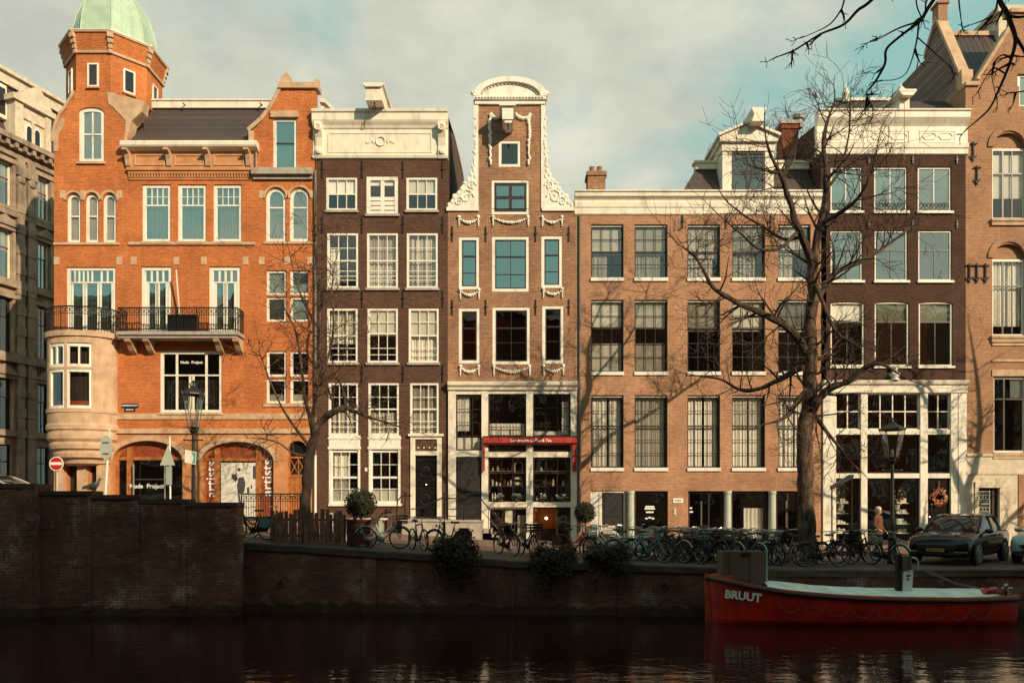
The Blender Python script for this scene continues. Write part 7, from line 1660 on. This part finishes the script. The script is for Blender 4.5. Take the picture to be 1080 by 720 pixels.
f = MB(); f.grid([[(hx(s), YC + max(beam(s) - .1, .0) * q, sheer(s) - .03) for q in (-1, 0, 1)] for s in SS if s <= .2]); f.grid([[(hx(s), YC + (beam(s) - .1) * q, sheer(s) - .02) for q in (-1, 0, 1)] for s in (.9, .96, 1.)]); f.build('deck', 'old_wood', bo)
f = MB(); f.prism([(hx(0) - .03, WZ - .1), (hx(0) - .05, -.05), (hx(0) + .08, -.05), (hx(0) + .16, WZ - .1)], 'y', YC - .05, YC + .05); f.prism([(hx(.005), -.1), (hx(.005), .04), (hx(.07), -.06), (hx(.07), -.2)], 'y', YC - .5, YC - .03) if False else None
f.build('stem_post', 'hull_orange', bo)
f = MB(); f.prism([(hx(.0) + .05, YC - .05), (hx(.06), YC - .5), (hx(.075), YC - .5), (hx(.075), YC + .5), (hx(.06), YC + .5), (hx(0) + .05, YC + .05)], 'z', sheer(.05) - .04, sheer(.05) + .12); f.build('bow_locker', 'hull_orange', bo)
for k in range(9):                                      # rope loops along the near side
    s0, s1 = .2 + k * .078, .2 + (k + 1) * .078; f = MB(); pts = []
    for j in range(13):
        t = j / 12; s = s0 + (s1 - s0) * t; z = sheer(s) - .14 - .42 * math.sqrt(max(0, 1 - (2 * t - 1) ** 2)); k_ = 1.0 if z > sheer(s) - .3 else .975
        pts.append((hx(s), YC - beam(s) * k_ - .025, z))
    f.tube(pts, .007, 5); f.build('rope_loop', 'rope', bo)
ry = Matrix.Rotation(math.atan2(-(beam(.16) - beam(.06)) * 1.0, Ln * .10), 4, 'Z') @ Matrix.Rotation(R(4.5), 4, 'Y')
text('BRUUT', .31, (hx(.098), YC - beam(.098) - .035, sheer(.098) - .34), 'letter', bo, ext=.012, bold=.012, ry=ry)
Yh = 21.9; hb = thing('boat_hutch', 'upright weathered brown board hutch standing in the bow of the red boat', 'hutch', (fx(786, Yh), Yh, sheer(.1)))
xa, xb_ = fx(762.5, Yh - .3), fx(807.5, Yh - .3); zt = fz(581, Yh - .3); z0_ = sheer(.15) - .02
f = MB(); f.box(xa, xb_, Yh - .32, Yh - .27, z0_ - .05, zt); f.box(xa, xa + .04, Yh - .27, Yh + .3, z0_, zt - .02); f.box(xb_ - .04, xb_ - .0, Yh - .27, Yh + .3, z0_, zt - .02); f.box(xa, xb_, Yh + .3, Yh + .34, z0_, zt - .01); f.build('boards', 'old_wood', hb)
f = MB(); f.box(xa + .04, xb_ - .05, Yh - .25, Yh + .28, zt - .04, zt - .02); f.build('lid', 'old_wood', hb)
f = MB(); f.box(xb_ + .002, xb_ + .05, Yh - .33, Yh - .26, z0_ - .1, zt + .02); f.build('corner_post', 'sign_grey', hb)
f = MB(); xm = fx(785, Yh - .3); f.box(xm - .1, xm + .14, Yh - .36, Yh - .325, zt - .12, zt - .05); f.tube([(xm + .05, Yh - .34, zt - .08), (xm + .05, Yh - .3, zt + .35)], .02, 5); f.build('latch', 'iron', hb)
Yp = 21.6; po_ = thing('steering_post', 'upright pale steering post with dark box on top amidships in the red boat', 'post', (fx(955, Yp), Yp, -.6))
f = MB(); xa, xb_ = fx(950.5, Yp), fx(960.5, Yp); z0_, z1_ = fz(631, Yp), fz(601, Yp); f.prism([(xa - .02, z0_), (xb_ - .02, z0_), (xb_ + .02, z1_), (xa + .03, z1_)], 'y', Yp - .1, Yp + .1); f.build('post', 'seat_white', po_)
f = MB(); f.box(fx(945, Yp), fx(949.5, Yp), Yp - .08, Yp + .08, z0_, fz(584, Yp)); f.build('dark_post', 'rubber', po_)
f = MB(); f.box(fx(949.8, Yp), fx(959, Yp), Yp - .14, Yp + .14, fz(600.5, Yp), fz(586, Yp)); f.build('engine_box', 'old_wood', po_)
f = MB(); f.tube([(fx(959, Yp), Yp, fz(587, Yp)), (fx(966, Yp), Yp, fz(588.5, Yp)), (fx(968.5, Yp), Yp, fz(592, Yp)), (fx(968, Yp), Yp, fz(600, Yp))], .03, 6); f.build('handle', 'sign_grey', po_)
f = MB(); f.ball(((xa + xb_) / 2, Yp - .1, fz(610, Yp)), .035); f.box((xa + xb_) / 2 - .05, (xa + xb_) / 2 + .08, Yp - .115, Yp - .101, fz(607, Yp), fz(605.5, Yp)); f.build('switch', 'rubber', po_)
Yr = 21.75; rp = thing('mooring_rope', 'slack mooring rope running from the red boat stern up to the quay edge', 'rope', (fx(1010, Yr), Yr, -.55))
f = MB(); f.tube([(fx(1052, Yr), Yr, sheer(.9) + .06), (fx(1030, Yr), Yr + .1, -.42), (fx(1012, Yr), Yr + .4, -.3), (fx(1004, Yr), Yr + .7, -.12), (fx(996, Yr), Yr + 1.0, .02)], .014, 5); f.tube([(fx(1040, Yr), Yr, -.5), (fx(1014, Yr), Yr + .2, -.36), (fx(1000, Yr), Yr + .6, -.15), (fx(990, Yr), Yr + 1.02, .02)], .014, 5); f.build('line', 'rope', rp)
lb_ = thing('life_vest', 'crumpled red cloth bundle lying on the stern of the boat', 'bundle', (fx(1049, 21.5), 21.5, -.55))
f = MB(); xq = fx(1048, 21.5); f.grid([[(xq + a * .42, 21.5 + .22 * math.cos(q * .7), -.56 + (1 - a * a) * .17 * abs(math.sin(q * .7)) * (1 + .5 * noise.noise(Vector((a * 3, q, 1))))) for q in range(9)] for a in (-1, -.8, -.5, -.2, .1, .4, .7, 1)], 0, True); f.build('cloth', 'sign_red', lb_, smooth=True)
f = MB(); f.tube([(xq - .3, 21.32, -.5), (xq, 21.28, -.42), (xq + .3, 21.32, -.5)], .02, 5); f.build('strap', 'rubber', lb_)
bl = thing('mooring_cleat', 'small dark iron cleat on the stern deck of the red boat', 'cleat', (fx(1062, 21.6), 21.6, -.6))
f = MB(); xq = fx(1061.5, 21.6); f.tube([(xq, 21.6, -.66), (xq, 21.6, -.42)], .05, 8); f.tube([(xq - .16, 21.6, -.44), (xq + .16, 21.6, -.44)], .04, 6); f.ball((xq, 21.6, -.36), .07); f.build('horn', 'steel', bl)

# ---------------------------------------------------------------- person in a rust coat
def skin_mesh(J, E, name, parent, mats, fn, lev=2):
    me = bpy.data.meshes.new(name); me.from_pydata([j[:3] for j in J], E, [])
    o = bpy.data.objects.new(name, me); COL.objects.link(o)
    o.modifiers.new('Skin', 'SKIN'); sv = me.skin_vertices[0].data
    for i, j in enumerate(J): sv[i].radius = (j[3], j[4] if len(j) > 4 else j[3])
    sv[0].use_root = True
    s = o.modifiers.new('Sub', 'SUBSURF'); s.levels = lev; s.render_levels = lev
    dg = bpy.context.evaluated_depsgraph_get(); m2 = bpy.data.meshes.new_from_object(o.evaluated_get(dg)); bpy.data.objects.remove(o)
    m2.materials.clear()
    for m in mats: m2.materials.append(M[m])
    for p in m2.polygons: p.material_index = fn(p.center); p.use_smooth = True
    o = bpy.data.objects.new(name, m2); COL.objects.link(o); o.parent = parent; return o
Yq = 28.6; x = fx(926, Yq); zb = gz(x)
pe = thing('person', 'person with pale hair in a rust coloured coat and dark trousers, standing', 'person', (x, Yq, zb))
J = [(0, 0, .98, .15, .12), (0, .0, 1.15, .145, .11), (0, -.01, 1.35, .175, .12), (0, -.01, 1.47, .14, .09), (0, -.01, 1.54, .06), (0.01, -.03, 1.62, .07, .08), (0.015, -.035, 1.72, .085, .1), (0.01, -.02, 1.80, .06, .07),
     (-.19, 0, 1.45, .065), (-.25, .0, 1.17, .055), (-.22, -.16, .98, .042), (-.20, -.24, .94, .03),
     (.19, 0, 1.45, .065), (.25, .02, 1.17, .055), (.24, -.12, .95, .042), (.235, -.19, .90, .03),
     (-.1, 0, .90, .105), (-.11, -.02, .52, .07), (-.12, .02, .1, .048), (-.12, -.1, .04, .045), (-.12, -.2, .03, .035),
     (.1, 0, .90, .105), (.12, -.05, .52, .07), (.14, .0, .1, .048), (.15, -.12, .04, .045), (.16, -.21, .03, .035)]
E = [(0, 1), (1, 2), (2, 3), (3, 4), (4, 5), (5, 6), (6, 7), (3, 8), (8, 9), (9, 10), (10, 11), (3, 12), (12, 13), (13, 14), (14, 15), (0, 16), (16, 17), (17, 18), (18, 19), (19, 20), (0, 21), (21, 22), (22, 23), (23, 24), (24, 25)]
for hx_, hy_, hz_, sg in ((-.20, -.24, .94, -1), (.235, -.19, .90, 1)):     # five fingers and a thumb side, slightly curled
    hi = 11 if sg < 0 else 15
    for k in range(4):
        a = len(J); dx_ = (k - 1.5) * .017; J.append((hx_ + dx_, hy_ - .035, hz_ - .03, .0095)); J.append((hx_ + dx_, hy_ - .05 - .004 * (k % 2), hz_ - .065, .0085)); E += [(hi, a), (a, a + 1)]
    a = len(J); J.append((hx_ - sg * .032, hy_ - .03, hz_ - .005, .010)); J.append((hx_ - sg * .036, hy_ - .055, hz_ - .03, .009)); E += [(hi, a), (a, a + 1)]
def pm(c):
    if c.z > 1.53: return 0
    if c.y < -.175 and c.z > .8: return 0
    if c.z > .86 or (abs(c.x) > .185 and c.z > .8): return 1
    return 2 if c.z > .08 else 3
bd = skin_mesh(J, E, 'body', pe, ['skin', 'rust_cloth', 'dark_cloth', 'rubber'], pm)
ORG[bd] = ORG[pe]
ox, oy, oz = x, Yq, zb
f = MB(); f.ball((ox + .01, oy - .005, oz + 1.77), (.102, .115, .10), 12, 8); f.ball((ox + .01, oy + .05, oz + 1.70), (.095, .07, .12), 10, 6); f.build('hair', 'white_hair', pe, smooth=True)
f = MB(); f.lathe([(.2, .78), (.215, .95), (.19, 1.12), (.215, 1.3), (.2, 1.42), (.13, 1.5), (.085, 1.54)], 14, (ox, oy, oz), sy=.72); f.build('coat', 'rust_cloth', pe, smooth=True)
f = MB(); f.ball((ox + .015, oy - .14, oz + 1.685), (.016, .03, .025)); f.ball((ox - .03, oy - .125, oz + 1.715), .012); f.ball((ox + .055, oy - .125, oz + 1.715), .012); f.ball((ox + .015, oy - .128, oz + 1.64), (.026, .012, .008)); f.ball((ox - .085, oy - .03, oz + 1.69), (.012, .022, .032)); f.ball((ox + .11, oy - .03, oz + 1.69), (.012, .022, .032)); f.build('face', 'skin', pe)
pe.rotation_euler = (0, 0, R(35))

# ---------------------------------------------------------------- the row of houses on the near bank (seen mirrored in the windows; it shades the water and the quay)
wm_ = None; xx = -75.; rg = random.Random(12); MT = ['brown_brick', 'mid_brick', 'dark_brick', 'tan_brick', 'red_brick']
i = 0
while xx < 62:
    ww = rg.uniform(6.5, 9.5); zt = 22.7 + rg.uniform(-.4, .4); k = i % 5
    nb = thing('near_house', 'gabled brick house in the row on the near bank behind the viewpoint', 'house', (xx + ww / 2, -6, 0), 'houses on the near bank')
    f = MB(); f.box(xx, xx + ww - .02, -16, -6, 0, zt - 2.2); f.build('wall', MT[k], nb)
    f = MB()
    if k % 2: f.prism([(xx, zt - 2.2), (xx + ww - .02, zt - 2.2), (xx + ww * .65, zt + .3), (xx + ww * .35, zt + .3)], 'y', -15.5, -6.05)
    else: f.prism([(-16, zt - 2.2), (-6, zt - 2.2), (-6, zt - 1), (-8, zt + .2), (-14, zt + .2)], 'x', xx, xx + ww - .02)
    f.build('roof', 'tiles', nb)
    f = MB(); f.box(xx - .05, xx + ww + .03, -6, -5.7, zt - 2.6, zt - 1.9); f.build('cornice', 'cream', nb)
    nw = 3
    for a in range(nw):
        for b_ in range(4):
            cx2, cz2 = xx + ww * (a + .5) / nw, 3.2 + b_ * 3.1
            if wm_ is None:
                f = MB()
                for q in ((-.6, -.5, -.95, .95), (.5, .6, -.95, .95), (-.5, .5, .85, .95), (-.5, .5, -.95, -.85), (-.02, .02, -.85, .85), (-.5, .5, .2, .25)): f.box(q[0], q[1], 0, .08, q[2], q[3])
                wm_ = f.build('window', 'white', None, origin=(0, 0, 0)); wo = wm_
                f = MB(); f.box(-.5, .5, .01, .03, -.85, .85); pn_ = f.build('pane', 'car_glass', None, origin=(0, 0, 0)); po2 = pn_
            else: wo = wm_.copy(); COL.objects.link(wo); po2 = pn_.copy(); COL.objects.link(po2)
            wo.parent = nb; wo.location = (cx2 - (xx + ww / 2), 0.02, cz2); po2.parent = wo; po2.location = (0, 0, 0)
    xx += ww; i += 1
